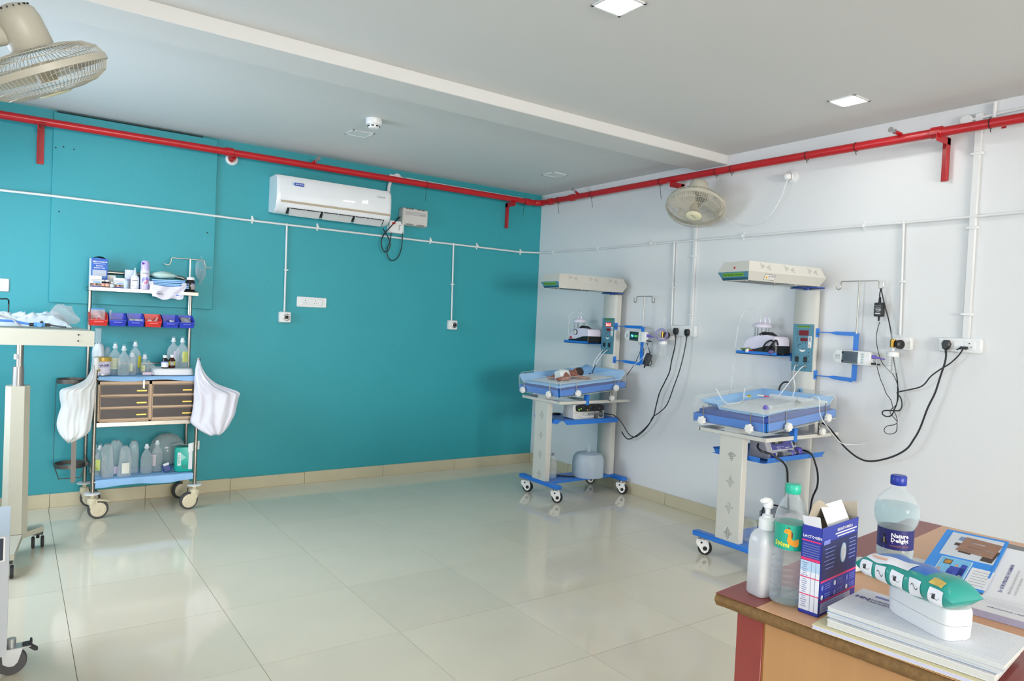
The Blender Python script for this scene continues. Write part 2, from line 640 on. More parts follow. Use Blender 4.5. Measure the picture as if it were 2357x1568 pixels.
# white electrical conduit behind the red pipe
b = MB()
b.tube([(-1.50, -.02, 2.592), (-1.2, -.016, 2.592), (-.05, -.016, 2.589), (-.018, -.05, 2.588), (-.016, -1.5, 2.587), (-.016, -5.2, 2.573)], .011, 8)
tag(b.obj('ceiling_conduit', white_pvc), 'thin white conduit running behind the red pipe along both walls', 'conduit')
t = thing('junction_box', 'round white junction box on the teal wall above the air conditioner', 'junction box', bk(911, 410, 0))
MB().lathe([(.038, 0), (.038, .028), (.034, .034)], n=20, R=axes((0, -1, 0))).obj('box_body', white_pvc, t)
MB().tube([(-.07, -.018, .012), (0, -.018, .012), (.09, -.018, -.002)], .011, 8).obj('stub_conduit', white_pvc, t)
b = MB()
p0 = bk(894, 446, .05)
b.tube(smooth([(p0.x, -.05, p0.z - .05), (p0.x + .003, -.05, p0.z + .06), (p0.x + .025, -.045, p0.z + .115), (p0.x + .05, -.03, p0.z + .13)]), .014, 8)
tag(b.obj('flexible_conduit', white_pvc), 'bent white flexible conduit rising from the air conditioner top', 'conduit')
t = thing('pipe_sleeve', 'round white pipe collar half hidden behind the red pipe', 'pipe', bk(533, 367, 0))
MB().lathe([(.045, 0), (.045, .012), (.036, .02), (.03, .02), (.028, .004)], n=22, R=axes((0, -1, 0))).obj('collar', white_pvc, t)
MB().cyl((0, -.004, 0), (0, -.06, .01), .022, n=14).obj('plug', red_paint, t)
t = thing('junction_box', 'round white junction box on the white wall under the red pipe at right', 'junction box', rw(2228, 279, 0))
MB().lathe([(.03, 0), (.03, .026), (.027, .03)], n=20, R=axes((-1, 0, 0))).obj('box_body', white_pvc, t)
MB().tube([(-.014, -.02, 0), (-.014, -.3, .012)], .008, 8).obj('stub_conduit', white_pvc, t)
q = rw(2292, 250, 0)
b = MB().tube([(-.014, q.y, q.z - .05), (-.014, q.y, q.z + .03)], .01, 8)
tag(b.obj('conduit_stub', white_pvc), 'short white conduit stub rising to the ceiling at far right', 'conduit')
b = MB().box((-.001, 0, 0), (.002, .022, .02))
b.box((-.001, -.06, .02), (.002, .1, .004))
tag(b.obj('red_marker', red_paint, None, rw(2311, 291, 0)), 'small red sticker on the white wall below the pipe at right', 'sticker')

# oxygen line: a thin white pipe round both walls with drops to the outlets
ox = thing('gas_pipe', 'thin white gas pipe running along the teal wall under the air conditioner', 'pipe', (0, 0, 0))
ox2 = thing('gas_pipe', 'thin white gas pipe running along the white wall under the fan', 'pipe', (0, 0, 0))
pts = []
for x_, y_ in ((0, 437), (118, 451), (400, 485), (560, 505), (730, 525), (990, 556), (1097, 568), (1197, 580)):
    p = bk(x_, y_, .03)
    pts.append((p.x, -.036 if -4.09 < p.x < -3.02 else -.014, p.z))
MB().tube([(XL + .02, -.014, 2.09)] + pts + [(-.03, -.014, 2.087)], .0085, 10).obj('main_run', white_pvc, ox)
pts = [(-.03, -.018, 2.087), (-.018, -.018, 2.087), (-.014, -.04, 2.087)]
for x_, y_ in ((1380, 573), (1556, 557), (1712, 544), (1990, 520), (2150, 507), (2357, 488)):
    p = rw(x_, y_, .014)
    pts.append((-.014, p.y, p.z))
pts.append((-.014, -5.2, 2.085))
MB().tube(pts, .0085, 10).obj('main_run', white_pvc, ox2)


def drop(p0, p1, nm='drop_pipe', r=.0075):
    MB().tube([p0, p1], r, 10).obj(nm, white_pvc, ox if p0[0] < -.1 else ox2)


p, q = bk(659, 518), bk(653, 722)
drop((p.x, -.014, 2.086), (q.x, -.014, 1.392))
p2, q2 = bk(1042, 562), bk(1037, 742)
drop((p2.x, -.014, 2.086), (q2.x, -.014, 1.382))
p3, q3 = rw(1555, 557), rw(1548, 757)
drop((-.014, p3.y, 2.086), (-.014, q3.y, 1.40))
p4, q4 = rw(2083, 510), rw(2074, 776)
drop((-.014, p4.y, 2.086), (-.014, q4.y, 1.418))


def clip(p, n, s):
    """saddle clip: plate across the pipe with two ears"""
    p, n, s = V(p), V(n), V(s)
    m = frame(p, s, n.cross(s))
    b = MB()
    b.M = m
    up = 1
    b.box((0, 0, .002), (.016, .058, .004), .002)
    b.box((0, 0, .012), (.018, .026, .024), .004)
    for q in (-.021, .021): b.cyl((0, q, .004), (0, q, .0065), .004, n=8)
    b.obj('pipe_clip', white_plastic, ox if p.x < -.1 else ox2)


for x_, y_ in ((580, 506), (730, 523), (990, 554), (1097, 567), (1197, 580)):
    p = bk(x_, y_)
    clip((p.x, 0, p.z), (0, -1, 0), (1, 0, 0))
for x_, y_ in ((1275, 581), (1378, 573), (1501, 561), (1712, 544), (1990, 520)):
    p = rw(x_, y_)
    clip((0, p.y, p.z), (-1, 0, 0), (0, -1, 0))
for w_, x_, y_ in (('b', 657, 622), ('b', 1039, 655), ('r', 1552, 663), ('r', 2081, 649)):
    p = bk(x_, y_) if w_ == 'b' else rw(x_, y_)
    b = MB()
    b.box((0, 0, 0), (.03, .03, .012), .003)
    b.obj('pipe_clip', white_plastic, ox if w_ == 'b' else ox2, p + (V((0, -.016, 0)) if w_ == 'b' else V((-.016, 0, 0))))

# electrical trunking on the white wall
def trunk(x0, y0, x1, y1, label, clips, w=.028):
    p, q = rw(x0, y0), rw(x1, y1)
    t = thing('wall_trunking', label, 'conduit', (0, (p.y + q.y) / 2, 0))
    MB().span((-.02, -w / 2, q.z), (0, w / 2, p.z), .004).obj('channel', white_pvc, t)
    for c in clips:
        z = rw(*c).z
        MB().span((-.026, -w / 2 - .012, z - .008), (0, w / 2 + .012, z + .008), .003).obj('channel_clip', white_plastic, t)


trunk(1604, 510, 1593, 754, 'white trunking rising from the two-plug socket to the fan', [(1600, 590), (1597, 725)])
trunk(2250, 262, 2232, 780, 'wide white trunking rising from the right socket to the ceiling pipe', [(2249, 355), (2243, 525), (2236, 724)], .036)

# oxygen outlets on the teal wall
for (x_, y_, lab) in ((653, 730, 'white gas outlet with round black port left of the double socket'), (1038, 748, 'white gas outlet with round black port nearest the wall corner')):
    p = bk(x_, y_)
    t = thing('gas_outlet', lab, 'outlet', (p.x, 0, p.z), 0, None)
    MB().span((-.046, -.042, -.042), (.046, 0, .042), .006).obj('housing', white_plastic, t)
    R = axes((0, -1, 0))
    o = V((.008, -.042, 0))
    MB().lathe([(.027, 0), (.027, .012), (.021, .014), (.021, .004)], o, 22, 0, R).obj('port_ring', chrome, t)
    MB().lathe([(.026, -.001), (.027, .0125), (.025, .0135)], o, 22, 0, R, cap=False)
    MB().lathe([(.014, 0), (.014, .017), (.009, .021)], o, 18, 0, R).obj('valve', black_plastic, t)


def socket_holes(b, m, x, y, mi, s=1):
    for dx, dy, r in ((0, .011, .0034), (-.0095, -.008, .0027), (.0095, -.008, .0027)):
        b.cyl(m @ V((x + dx * s, y + dy * s, .0)), m @ V((x + dx * s, y + dy * s, .0012)), r * s, n=10, mi=mi)


def wall_socket(label, loc, m, w, h, d, cells):
    """surface box: plate, modules of kind s (socket) or w (rocker switch)"""
    t = thing('wall_socket', label, 'socket', loc)
    b = MB()
    b.M = m
    b.box((0, 0, d / 2), (w, h, d), .005)
    b.obj('mounting_box', white_plastic, t)
    b = MB()
    b.M = m
    x = -sum(c[1] for c in cells) / 2
    b.box((0, 0, d + .0012), (-2 * x + .004, h * .62, .003), .001)
    b.obj('cover_frame', white_plastic, t)
    for kind, cw in cells:
        b = MB()
        b.M = m
        b.box((x + cw / 2, 0, d + .003), (cw - .0025, h * .56, .0035), .001)
        if kind == 's':
            socket_holes(b, m @ Matrix.Translation((0, 0, d + .0047)), x + cw / 2, 0, 1)
            b.M = Matrix()
            # holes were placed with the matrix already applied
        else:
            b.box((x + cw / 2, 0, d + .0055), (cw - .006, h * .46, .002), .0008)
        b.obj('outlet_module' if kind == 's' else 'rocker_switch', [white_plastic, hole_dark], t)
        x += cw
    return t


def socket_holes(b, m, x, y, mi, s=1):
    keep = b.M
    b.M = m
    for dx, dy, r in ((0, .011, .0034), (-.0095, -.008, .0027), (.0095, -.008, .0027)):
        b.cyl((x + dx * s, y + dy * s, 0), (x + dx * s, y + dy * s, .0012), r * s, n=10, mi=mi)
    b.M = keep


FB0, FR0 = FB((0, 0, 0)), FR_((0, 0, 0))
p = bk(717, 696)
wall_socket('white double socket plate on the teal wall between the two drops', (p.x, 0, p.z), FB0, .245, .082, .012, [('s', .055), ('w', .03), ('s', .055), ('w', .03)])
p = bk(-16, 655)
wall_socket('large white switch plate on the teal wall above the treatment stand', (p.x, 0, p.z), FB0, .17, .085, .012, [('w', .045), ('w', .045)])
p = rw(1578, 762)
S1 = wall_socket('white socket box holding two black plugs behind the first warmer', (0, p.y, p.z), FR0, .245, .083, .035, [('s', .062), ('w', .045), ('s', .062)])
p = rw(2213, 795)
S2 = wall_socket('white socket box near the right edge feeding the second warmer', (0, p.y, p.z), FR0, .215, .078, .03, [('s', .055), ('w', .05), ('s', .055)])

# black plugs and cables
def plug(name, label, y, z, d, cab=None):
    t = thing(name, label, 'plug', (0, y, z))
    b = MB()
    b.M = frame((-d, 0, 0), -YA, ZA)
    b.rings([[(x * s, yy * s2, zz) for x, yy in ((-.012, .024), (.012, .024), (.023, .004), (.016, -.022), (.007, -.03), (-.007, -.03), (-.016, -.022), (-.023, .004))] for s, s2, zz in ((.92, .95, 0), (1, 1, .006), (1, 1, .02), (.7, .8, .027))])
    b.obj('plug_body', black_plastic, t)
    b = MB()
    b.cyl((-d - .012, 0, -.026), (-d - .014, 0, -.05), .0075, .0045, 8)
    b.obj('strain_relief', black_plastic, t)
    return t


pa = rw(1557, 762, .045)
pb = rw(1583, 765, .045)
plug('power_plug', 'left black plug in the socket box behind the first warmer', pa.y, pa.z, .042)
plug('power_plug', 'right black plug in the socket box behind the first warmer', pb.y, pb.z, .042)
pc = rw(2180, 793, .04)
plug('power_plug', 'black plug in the right-hand socket box near the picture edge', pc.y, pc.z, .037)
pd_ = rw(2226, 799, .04)
t = thing('power_plug', 'flat black two-pin plug at the right end of the right socket', 'plug', (0, pd_.y, pd_.z))
MB().box((-.05, .012, -.006), (.026, .036, .017), .005).obj('plug_body', black_plastic, t)
MB().cyl((-.05, .026, -.006), (-.055, .045, -.018), .005, .003, 8).obj('strain_relief', black_plastic, t)


def wcable(pix, r, label, ds, m=black_cable, k=7, name='power_cable', first=None, last=None, cat='cable'):
    n = len(pix)
    pts = [rw(x, y, ds[0] + (ds[1] - ds[0]) * i / (n - 1)) for i, (x, y) in enumerate(pix)]
    if first is not None: pts[0] = V(first)
    if last is not None: pts[-1] = V(last)
    return cable(name, pts, r, m, label, cat, k)


wcable([(1556, 774), (1553, 800), (1546, 830), (1541, 856), (1530, 880), (1518, 905), (1510, 935), (1503, 962), (1486, 985), (1463, 1004), (1447, 1011), (1438, 1005), (1431, 994)], .0048,
       'black power cable from the left plug to the first warmer column', (.055, .06))
wcable([(1581, 776), (1577, 800), (1571, 828), (1562, 860), (1551, 890), (1536, 930), (1520, 948), (1503, 960), (1494, 977), (1478, 996), (1462, 1006), (1449, 1001), (1438, 985), (1427, 968), (1414, 957), (1404, 954), (1380, 951)], .0042,
       'black power cable from the right plug to the syringe pump', (.055, .26))
wcable([(2178, 805), (2176, 830), (2165, 865), (2152, 905), (2135, 940), (2118, 985), (2103, 1012), (2085, 1035), (2050, 1053), (2005, 1062), (1975, 1054), (1945, 1030), (1925, 1005), (1905, 982), (1888, 972)], .0055,
       'thick black power cable drooping from right plug to the second warmer', (.055, .10))

# white cord rose for the fan
t = thing('ceiling_rose', 'round white cord outlet on the white wall right of the fan', 'outlet', rw(1824, 406, 0))
R = axes((-1, 0, 0))
MB().lathe([(.045, 0), (.045, .006), (.03, .012)], n=24, R=R).obj('rose_base', white_pvc, t)
MB().lathe([(.024, .008), (.024, .045), (.02, .06), (.008, .066)], n=20, R=axes((-1, .35, -.15))).obj('rose_cap', white_plastic, t)
b = MB().lathe([(.0246, .022), (.0246, .026)], n=20, R=axes((-1, .35, -.15)), cap=False)
b.obj('dark_ring', hole_dark, t)
wcable([(1812, 414), (1806, 432), (1800, 450), (1785, 478), (1768, 500), (1745, 515), (1722, 521), (1700, 519), (1682, 512), (1668, 502)], .0028,
       'thin white cord sagging between the wall rose and the fan', (.05, .03), white_plastic, name='fan_cord', cat='cord')

# air conditioner
acx0, acx1 = bk(636, 470, .2).x, bk(899, 500, .2).x
pz0 = bk(632, 407, .1).z
t = thing('air_conditioner', 'white wall-mounted split air conditioner with gold stripe on the teal wall', 'air conditioner', ((acx0 + acx1) / 2, 0, 2.142))
Wd = (acx1 - acx0) / 2
acw = mat('glossy_white_plastic', (236, 238, 240), .12, coat=.3)
acg = mat('louvre_grey_plastic', (206, 208, 208), .4)
gold = mat('champagne_strip', (188, 174, 150), .3, .3)
prof = [(0, .016), (-.10, .0), (-.155, .012), (-.198, .05), (-.212, .085), (-.213, .2), (-.205, .255), (-.185, .285), (-.16, .292), (0, .292)]
b = MB()
rs = []
for x, s in ((-Wd, .955), (-Wd + .006, .98), (-Wd + .016, .996), (-Wd + .03, 1), (Wd - .03, 1), (Wd - .016, .996), (Wd - .006, .98), (Wd, .955)):
    rs.append([(x, y * s, .15 + (z - .15) * (s * .6 + .4)) for y, z in prof])
b.rings(rs)
b.obj('casing', acw, t)
MB().span((-Wd + .03, -.2155, .079), (Wd - .008, -.21, .095), .001).obj('trim_stripe', gold, t)
# outlet slot between (-.10,0) and (-.198,.05) and louvres in it
ud = V((0, -.198 + .155, .038)).normalized()
b = MB()
nn = V((0, -ud.z, ud.y))
nn = V((0, -.66, -.75)).normalized()
b.M = frame(V((0, -.176, .0285)), XA, ud)
b.box((.015, -.004, .003), (2 * Wd - .14, .062, .004), .001)
b.obj('air_outlet', hole_dark, t)
L = (2 * Wd - .15) / 3
for k in range(3):
    c = -Wd + .09 + L * (k + .5)
    b = MB()
    b.M = frame(V((c, -.183, .026)), XA, V((0, -.25, .3)))
    b.box((0, -.012, .012), (L - .028, .052, .005), .002)
    for x in ((-.5, .5) if k < 2 else (-.5, -.12, .5)) :
        b.box((x * (L - .03), .0, .008), (.003, .05, .018))
    b.box((0, .018, .012), (L - .02, .004, .014))
    b.box((0.02 * L, .0, .008), (.003, .05, .018))
    b.obj('louvre', acg, t)
b = MB()
m = frame((0, -.2135, 0), XA, ZA)
b.M = m
b.box((-Wd + .165, .226, 0), (.075, .024, .0016), 0, 0)
b.text('BLUE STAR', .0125, m @ Matrix.Translation((-Wd + .167, .226, .001)), 1, bold=.0003)
b.box((-Wd + .118, .226, 0), (.017, .022, .0016), 0, 2)
b.text('*', .03, m @ Matrix.Translation((-Wd + .118, .219, .001)), 0)
b.obj('maker_badge', [mat('badge_blue', (28, 70, 170), .3), white_ink, mat('badge_pale', (205, 222, 236), .3)], t)
b = MB()
b.text('INVERTER', .017, m @ Matrix.Translation((Wd - .095, .222, .0005)), 0)
b.obj('lettering', grey_ink, t)
lit = mat('white_display_light', (255, 255, 255), .4, var=0, emit=2.2)
b = MB()
b.text('AC', .034, m @ Matrix.Translation((Wd - .235, .166, .0008)), 0, bold=.0012)
b.M = m
b.box((Wd - .37, .154, .0005), (.095, .0045, .001))
b.obj('lit_display', lit, t)

# stabiliser, switch box and their cables
p = bk(955, 501, .06)
t = thing('voltage_stabiliser', 'grey-white voltage stabiliser box on the wall right of the air conditioner', 'stabiliser', (p.x, 0, p.z))
stm = mat('stabiliser_plastic', (208, 206, 202), .45)
MB().span((-.128, -.085, -.075), (.115, 0, .072), .008).obj('casing', stm, t)
b = MB()
for zz in (.0655, -.068):
    for x0 in (-.095, .01):
        for k in range(7): b.box((x0 + k * .011, -.0855, zz), (.0045, .002, .012))
b.obj('vent_slots', hole_dark, t)
b = MB()
b.box((-.005, -.0856, .028), (.2, .0015, .034), 0, 0)
for x in (-.085, -.065, -.045): b.box((x, -.0865, .03), (.007, .001, .007), 0, 1)
b.text('MICROTEK', .011, FB0 @ Matrix.Translation((.06, .02, .0866)), 2)
b.obj('indicator_panel', [mat('panel_grey', (188, 188, 188), .35), mat('indicator_pink', (226, 150, 140), .4), ink], t)
p = bk(907, 524, .0)
t = thing('isolator_switch', 'small white switch box with red rocker under the air conditioner end', 'switch', (p.x, 0, p.z))
MB().span((-.068, -.055, -.052), (.068, 0, .052), .004).obj('housing', white_plastic, t)
b = MB()
b.box((-.03, -.056, .03), (.03, .006, .016), .002)
b.obj('red_rocker', mat('lit_red_rocker', (226, 40, 34), .35), t)
b = MB()
b.box((.022, -.0555, -.006), (.003, .002, .045), 0, 0).box((.032, -.0555, .017), (.02, .002, .003), 0, 0)
for sx in (-.058, .058):
    for sz in (-.043, .043): b.cyl((sx, -.054, sz), (sx, -.0565, sz), .003, n=6, mi=0)
b.obj('cover_marks', hole_dark, t)


def bcable(pix, r, label, d0, d1, m=black_cable, name='power_cable'):
    n = len(pix)
    return cable(name, [bk(x, y, d0 + (d1 - d0) * i / (n - 1)) for i, (x, y) in enumerate(pix)], r, m, label, 'cable', 7)


bcable([(881, 526), (886, 534), (893, 546), (897, 556), (898, 566), (894, 576), (889, 580), (883, 577), (878, 566), (878, 554), (882, 543), (890, 532), (901, 520), (914, 506), (921, 499)], .005,
       'black cable looping from the air conditioner up to the stabiliser', .10, .05)
bcable([(923, 512), (926, 530), (926, 552), (923, 575), (916, 592), (905, 600), (896, 596), (891, 584), (892, 570), (898, 555), (900, 540), (901, 536)], .0042,
       'thin black cable hanging in a loop below the switch box', .05, .06)

# flowmeters with humidifier jars
def humidifier(label, y, z, tubecoil):
    t = thing('oxygen_humidifier', label, 'humidifier', (0, y, z), 0)
    if not tubecoil:
        MB().span((-.035, -.075, -.036), (0, .035, .036), .005).obj('outlet_box', white_plastic, t)
    else:
        MB().lathe([(.05, 0), (.05, .02), (.04, .028)], n=20, R=axes((-1, 0, 0))).obj('outlet_box', white_plastic, t)
    X = -.085
    brass = mat('brass', (196, 140, 62), .25, 1)
    b = MB().cyl((-.03, 0, 0), (X, 0, 0), .013, n=12).cyl((X, 0, -.024), (X, 0, .022), .017, n=14, bev=.003)
    b.obj('brass_body', brass, t)
    b = MB().lathe([(.024, 0), (.026, .006), (.026, .026), (.018, .03)], (X - .005, -.028, -.006), 12, 0, axes((-.4, -1, 0)))
    b.obj('control_knob', black_plastic, t)
    b = MB().lathe([(.014, .02), (.0125, .13), (.009, .138)], (X, 0, 0), 14)
    b.lathe([(.006, .02), (.006, .128)], (X, 0, 0), 10)
    b.obj('flow_tube', clear, t)
    b = MB()
    for k in range(6): b.box((X - .0135, 0, .04 + .014 * k), (.001, .007, .0012))
    b.obj('scale_marks', grey_ink, t)
    b = MB().lathe([(.010, -.026), (.010, -.045), (.034, -.052), (.034, -.076), (.03, -.08)], (X, 0, 0), 22)
    b.obj('jar_cap', white_plastic, t)
    b = MB().lathe([(.031, -.078), (.033, -.15), (.031, -.168), (.02, -.176)], (X, 0, 0), 22)
    b.obj('jar', clear, t)
    MB().cyl((X, 0, -.08), (X, 0, -.15), .0028, n=8).cyl((X, 0, -.15), (X, 0, -.163), .005, n=8).obj('dip_tube', steel, t)
    b = MB()
    for zz in (-.10, -.115, -.13): b.patch(.0345, pi * .8, pi * 1.2, zz, zz + .0015, (X, 0, 0), 4)
    b.obj('level_marks', grey_ink, t)
    if tubecoil:
        b = MB()
        tm_ = film('lilac_tubing', (186, 180, 226), .35, .8, .2)
        for k in range(4):
            c = V((X - .02 - .004 * k, .004 * k - .01, .002 - .004 * k))
            b.tube([c + V((.012 * sin(a * 2 + k), (.05 + .003 * k) * cos(a), (.042 + .004 * ((k * 2) % 3)) * sin(a))) for a in [i * 2 * pi / 26 for i in range(26)]], .0042, 6, loop=True)
        b.obj('coiled_tubing', tm_, t, kind='stuff')
    return t


p = rw(1527, 770, .085)
humidifier('oxygen humidifier jar with coiled lilac tubing beside the two-plug socket', p.y, p.z, True)
p = rw(2056, 790, .085)
humidifier('oxygen humidifier jar on the wall box beside the hanging black cables', p.y, p.z, False)
b = MB()
q = rw(1642, 640, .004)
b.tube([rw(1642, 672, .004), rw(1641, 735, .004)], .0018, 5)
tag(b.obj('wall_scuff', grey_ink), 'faint thin grey line on the white wall between the two warmers', 'mark')
for o in [o for o in bpy.data.objects if o.name.startswith('wall_scuff')]: bpy.data.objects.remove(o)


# ------------------------------------------------------------------ wall fans
fan_cream = mat('fan_cream_plastic', (194, 190, 174), .4)
fan_wire = mat('fan_wire_enamel', (192, 188, 174), .4)


def wall_fan(label, c, n, wallpt, R_=.21, spin=.3, wires=76, badge=True, up=None):
    """c = centre of the guard ring, n = direction the fan blows, wallpt = foot on the wall"""
    c, n = V(c), V(n).normalized()
    t = thing('wall_fan', label, 'fan', c, 0)
    M3 = axes(n, (0, 0, 1) if up is None else up)
    M = M3.to_4x4()
    wr = .0013
    # ring
    b = MB()
    b.M = M
    b.lathe([(R_ - .003, -.012), (R_ + .004, -.011), (R_ + .005, .011), (R_ - .003, .012)], n=64, cap=False)
    b.lathe([(R_ - .003, -.012), (R_ - .003, .012)], n=64, cap=False)
    b.obj('guard_ring', fan_cream, t)
    fprof = [(.055, .075), (.10, .073), (.15, .064), (.19, .043), (R_, .010)]
    rprof = [(.06, -.075), (.11, -.073), (.16, -.062), (.195, -.04), (R_, -.010)]
    for nm, pr, cap in (('front_guard', fprof, 1), ('rear_guard', rprof, 0)):
        b = MB()
        b.M = M
        for k in range(wires):
            a = 2 * pi * k / wires
            b.tube([(r * cos(a), r * sin(a), z) for r, z in pr], wr, 4)
        for r, z in (pr[0], pr[2], pr[3]):
            b.tube([(r * cos(a), r * sin(a), z) for a in [i * 2 * pi / 40 for i in range(40)]], wr * 1.4, 4, loop=True)
        b.obj(nm, fan_wire, t, kind='stuff')
    b = MB()
    b.M = M
    b.lathe([(.056, .070), (.056, .076), (.05, .081), (.02, .083)], n=30)
    hub = b.obj('front_badge', mat('fan_badge', (232, 226, 190), .35), t)
    if badge:
        b = MB()
        b.text('orient', .022, M @ Matrix.Translation((0, 0, .0835)) @ Matrix.Rotation(spin, 4, 'Z'), 0)
        b.obj('lettering', ink, hub)
    # blades
    bl = film('fan_blade', (226, 222, 206), .55, .8, .25)
    for k in range(3):
        b = MB()
        b.M = M @ Matrix.Rotation(k * 2 * pi / 3 + spin, 4, 'Z')
        b.sheet(lambda u, v: ((.03 + .15 * u), (v - .42) * (.05 + .15 * sin(min(1, u * 1.15) * pi * .62)) , (v - .5) * (.055 - .02 * u)), 8, 5, .002)
        b.obj('blade', bl, t)
    b = MB()
    b.M = M
    b.lathe([(.036, -.03), (.036, .02), (.028, .034), (.01, .038)], n=20)
    b.obj('hub', mat('fan_hub', (176, 168, 148), .4), t)
    # motor head
    b = MB()
    b.M = M
    b.lathe([(.062, -.07), (.072, -.085), (.072, -.170), (.066, -.200), (.047, -.220), (.018, -.227)], n=32)
    mo = b.obj('motor_housing', fan_cream, t)
    b = MB()
    b.M = M
    for k in range(9):
        a = pi / 9 * (k - 4) + 2.2
        b.box((.052 * cos(a), .052 * sin(a), -.2135), (.014, .003, .006), 0, 0, Matrix.Rotation(a, 3, 'Z'))
    b.obj('vent_slots', hole_dark, mo, kind='stuff')
    # neck and wall bracket
    wp = V(wallpt) - c
    neck = M @ V((0, 0, -.14))
    side = (wp - neck)
    side = (side - n * side.dot(n)).normalized()
    k0 = neck + side * .07
    k1 = neck + side * .125 - n * .0
    b = MB()
    b.tube([k0, k1], .036, 12, 0, flat=(1, .7))
    b.obj('neck_joint', fan_cream, t)
    b = MB()
    b.cyl(k1 + CX * -.03 - side * .02, k1 - CX * .034 - side * .02, .024, n=18, bev=.003)
    b.obj('tilt_knob', fan_cream, t)
    b = MB()
    b.tube(smooth([k1 - side * .01, k1 + side * .03 - ZA * .02, wp + (k1 - wp) * .35 - ZA * .02, wp]), .018, 12)
    b.obj('arm', fan_cream, t)
    wd = V((1, 0, 0)) if wallpt[0] > -1 else V((-1, 0, 0))
    b = MB()
    b.M = frame(wp, -YA * wd.x, ZA)
    b.rings([[(x * s, y * s, z) for x, y in arc_poly(.045, .085)] for s, z in ((1, 0), (1, .014), (.86, .034), (.55, .045))])
    b.obj('wall_plate', fan_cream, t)
    return t


def arc_poly(w, h, n=24, p=2.6):
    return [(w * math.copysign(abs(cos(a)) ** (2 / p), cos(a)), h * math.copysign(abs(sin(a)) ** (2 / p), sin(a))) for a in [i * 2 * pi / n for i in range(n)]]


c2 = CAM + (AX * (1600 - 1178.5) - BX * (477 - 784) + CX * FPX) / FPX * 5.06


def fan_dir(c, du, dv, k):
    """direction at c that runs along (du, dv) in the view and turns by k towards the viewer"""
    q = c - CAM
    z = q.dot(CX)
    u, v = q.dot(AX) / z, -q.dot(BX) / z
    g = -(du * u + dv * v) / (1 + u * u + v * v)
    n = AX * (du + u * g) - BX * (dv + v * g) + CX * g
    return n.normalized() - q.normalized() * k


wall_fan('cream wall fan on the white wall tilted down above the first warmer', c2, fan_dir(c2, -.17, .98, .72), (0, -2.2, 2.30), .205, .5)
c1 = CAM + (AX * (103 - 1178.5) - BX * (165 - 784) + CX * FPX) / FPX * 2.52
wall_fan('large near cream wall fan hanging at the top left of the view', c1, fan_dir(c1, .46, .88, .05), (XL, c1.y - .25, c1.z + .02), .208, 1.1, wires=84, badge=False)

for t_, off in ((fp, (0, -.0006, 0)), (fp2, (-.0006, 0, 0)), (ox, (0, -.0006, 0)), (ox2, (-.0006, 0, 0))): t_.location = off

# ================================================================== infant warmers
panel_blue = mat('control_panel_blue', (84, 138, 158), .35)
panel_dark = mat('label_dark_blue', (38, 86, 108), .35)
lime = mat('label_green', (118, 176, 52), .4)
lime_ink = mat('label_green_ink', (22, 52, 16), .5)
disp_red = mat('display_red_off', (120, 16, 28), .2)
disp_lit = mat('display_red_lit', (190, 8, 14), .3, var=0, emit=.9)
disp_dig = mat('display_digit', (255, 170, 165), .3, var=0, emit=2.2)
knob_w = mat('knob_white', (236, 236, 232), .4)
slit = mat('vent_slit', (150, 150, 146), .8)
slit_d = mat('vent_slit_dark', (78, 80, 80), .8)
sheet_b = mat('underpad_blue', (150, 196, 240), .75, var=.05, vs=14)
sheet_w = mat('underpad_white', (226, 232, 236), .85, var=.03, vs=20, bump=.2, bs=60)
BT = math.atan(.061 / .676)
# bed frame: local origin at the front bottom edge of the tilted tray
BED = Matrix.Translation((-.823, 0, .831)) @ Matrix.Rotation(-BT, 4, 'Y')
BL, BW = .70, .262


def caster(t, x, y, rz, brake=False, name='caster', z=.112):
    b = MB()
    b.M = Matrix.Translation((x, y, 0)) @ Matrix.Rotation(rz, 4, 'Z')
    b.cyl((0, 0, .086), (0, 0, z), .016, n=14, mi=1)
    out = [(-.036, .088), (-.03, .097), (.03, .097), (.036, .088), (.044, .05), (.036, .024), (.018, .012), (.0, .02), (-.02, .05), (-.034, .066)]
    out = out[::-1]
    R = Matrix(((1, 0, 0), (0, 0, -1), (0, 1, 0)))
    for s in (-1, 1):
        b.prism(out, .006, (0, s * .019 + .003, 0), R)
    b.box((0, 0, .09), (.06, .044, .012), .004)
    c = b.obj(name, [knob_w, steel], t)
    b = MB()
    b.M = Matrix.Translation((x, y, 0)) @ Matrix.Rotation(rz, 4, 'Z')
    b.lathe([(.03, -.0145), (.041, -.0145), (.0432, -.010), (.0432, .010), (.041, .0145), (.03, .0145)], (.018, 0, .0432), 28, 0, axes((0, 1, 0)))
    b.obj('tyre', black_plastic, c)
    b = MB()
    b.M = Matrix.Translation((x, y, 0)) @ Matrix.Rotation(rz, 4, 'Z')
    for s in (-1, 1):
        b.cyl((.018, s * .021, .0432), (.018, s * .0235, .0432), .0135, n=16)
        b.cyl((-.004, s * .021, .078), (-.004, s * .0235, .078), .0065, n=12)
    b.obj('hub_cap', black_plastic, c, kind='stuff')
    return c


def diamond(b, m, w, h, full=True, mi=0):
    """perforated diamond made of short upright slits"""
    b.M = m
    n = 7
    for i in range(n):
        x = (i / (n - 1) - .5) * w
        hh = h * (1 - abs(2 * i / (n - 1) - 1)) * .5 + .004
        k = max(1, int(hh * 2 / .011))
        for j in range(k):
            z = (j - (k - 1) / 2) * .011
            if not full and z > .012 - 0 * x: continue
            b.box((x, z, 0), (.0032, .0075, .0012), 0, mi)
    b.M = Matrix()


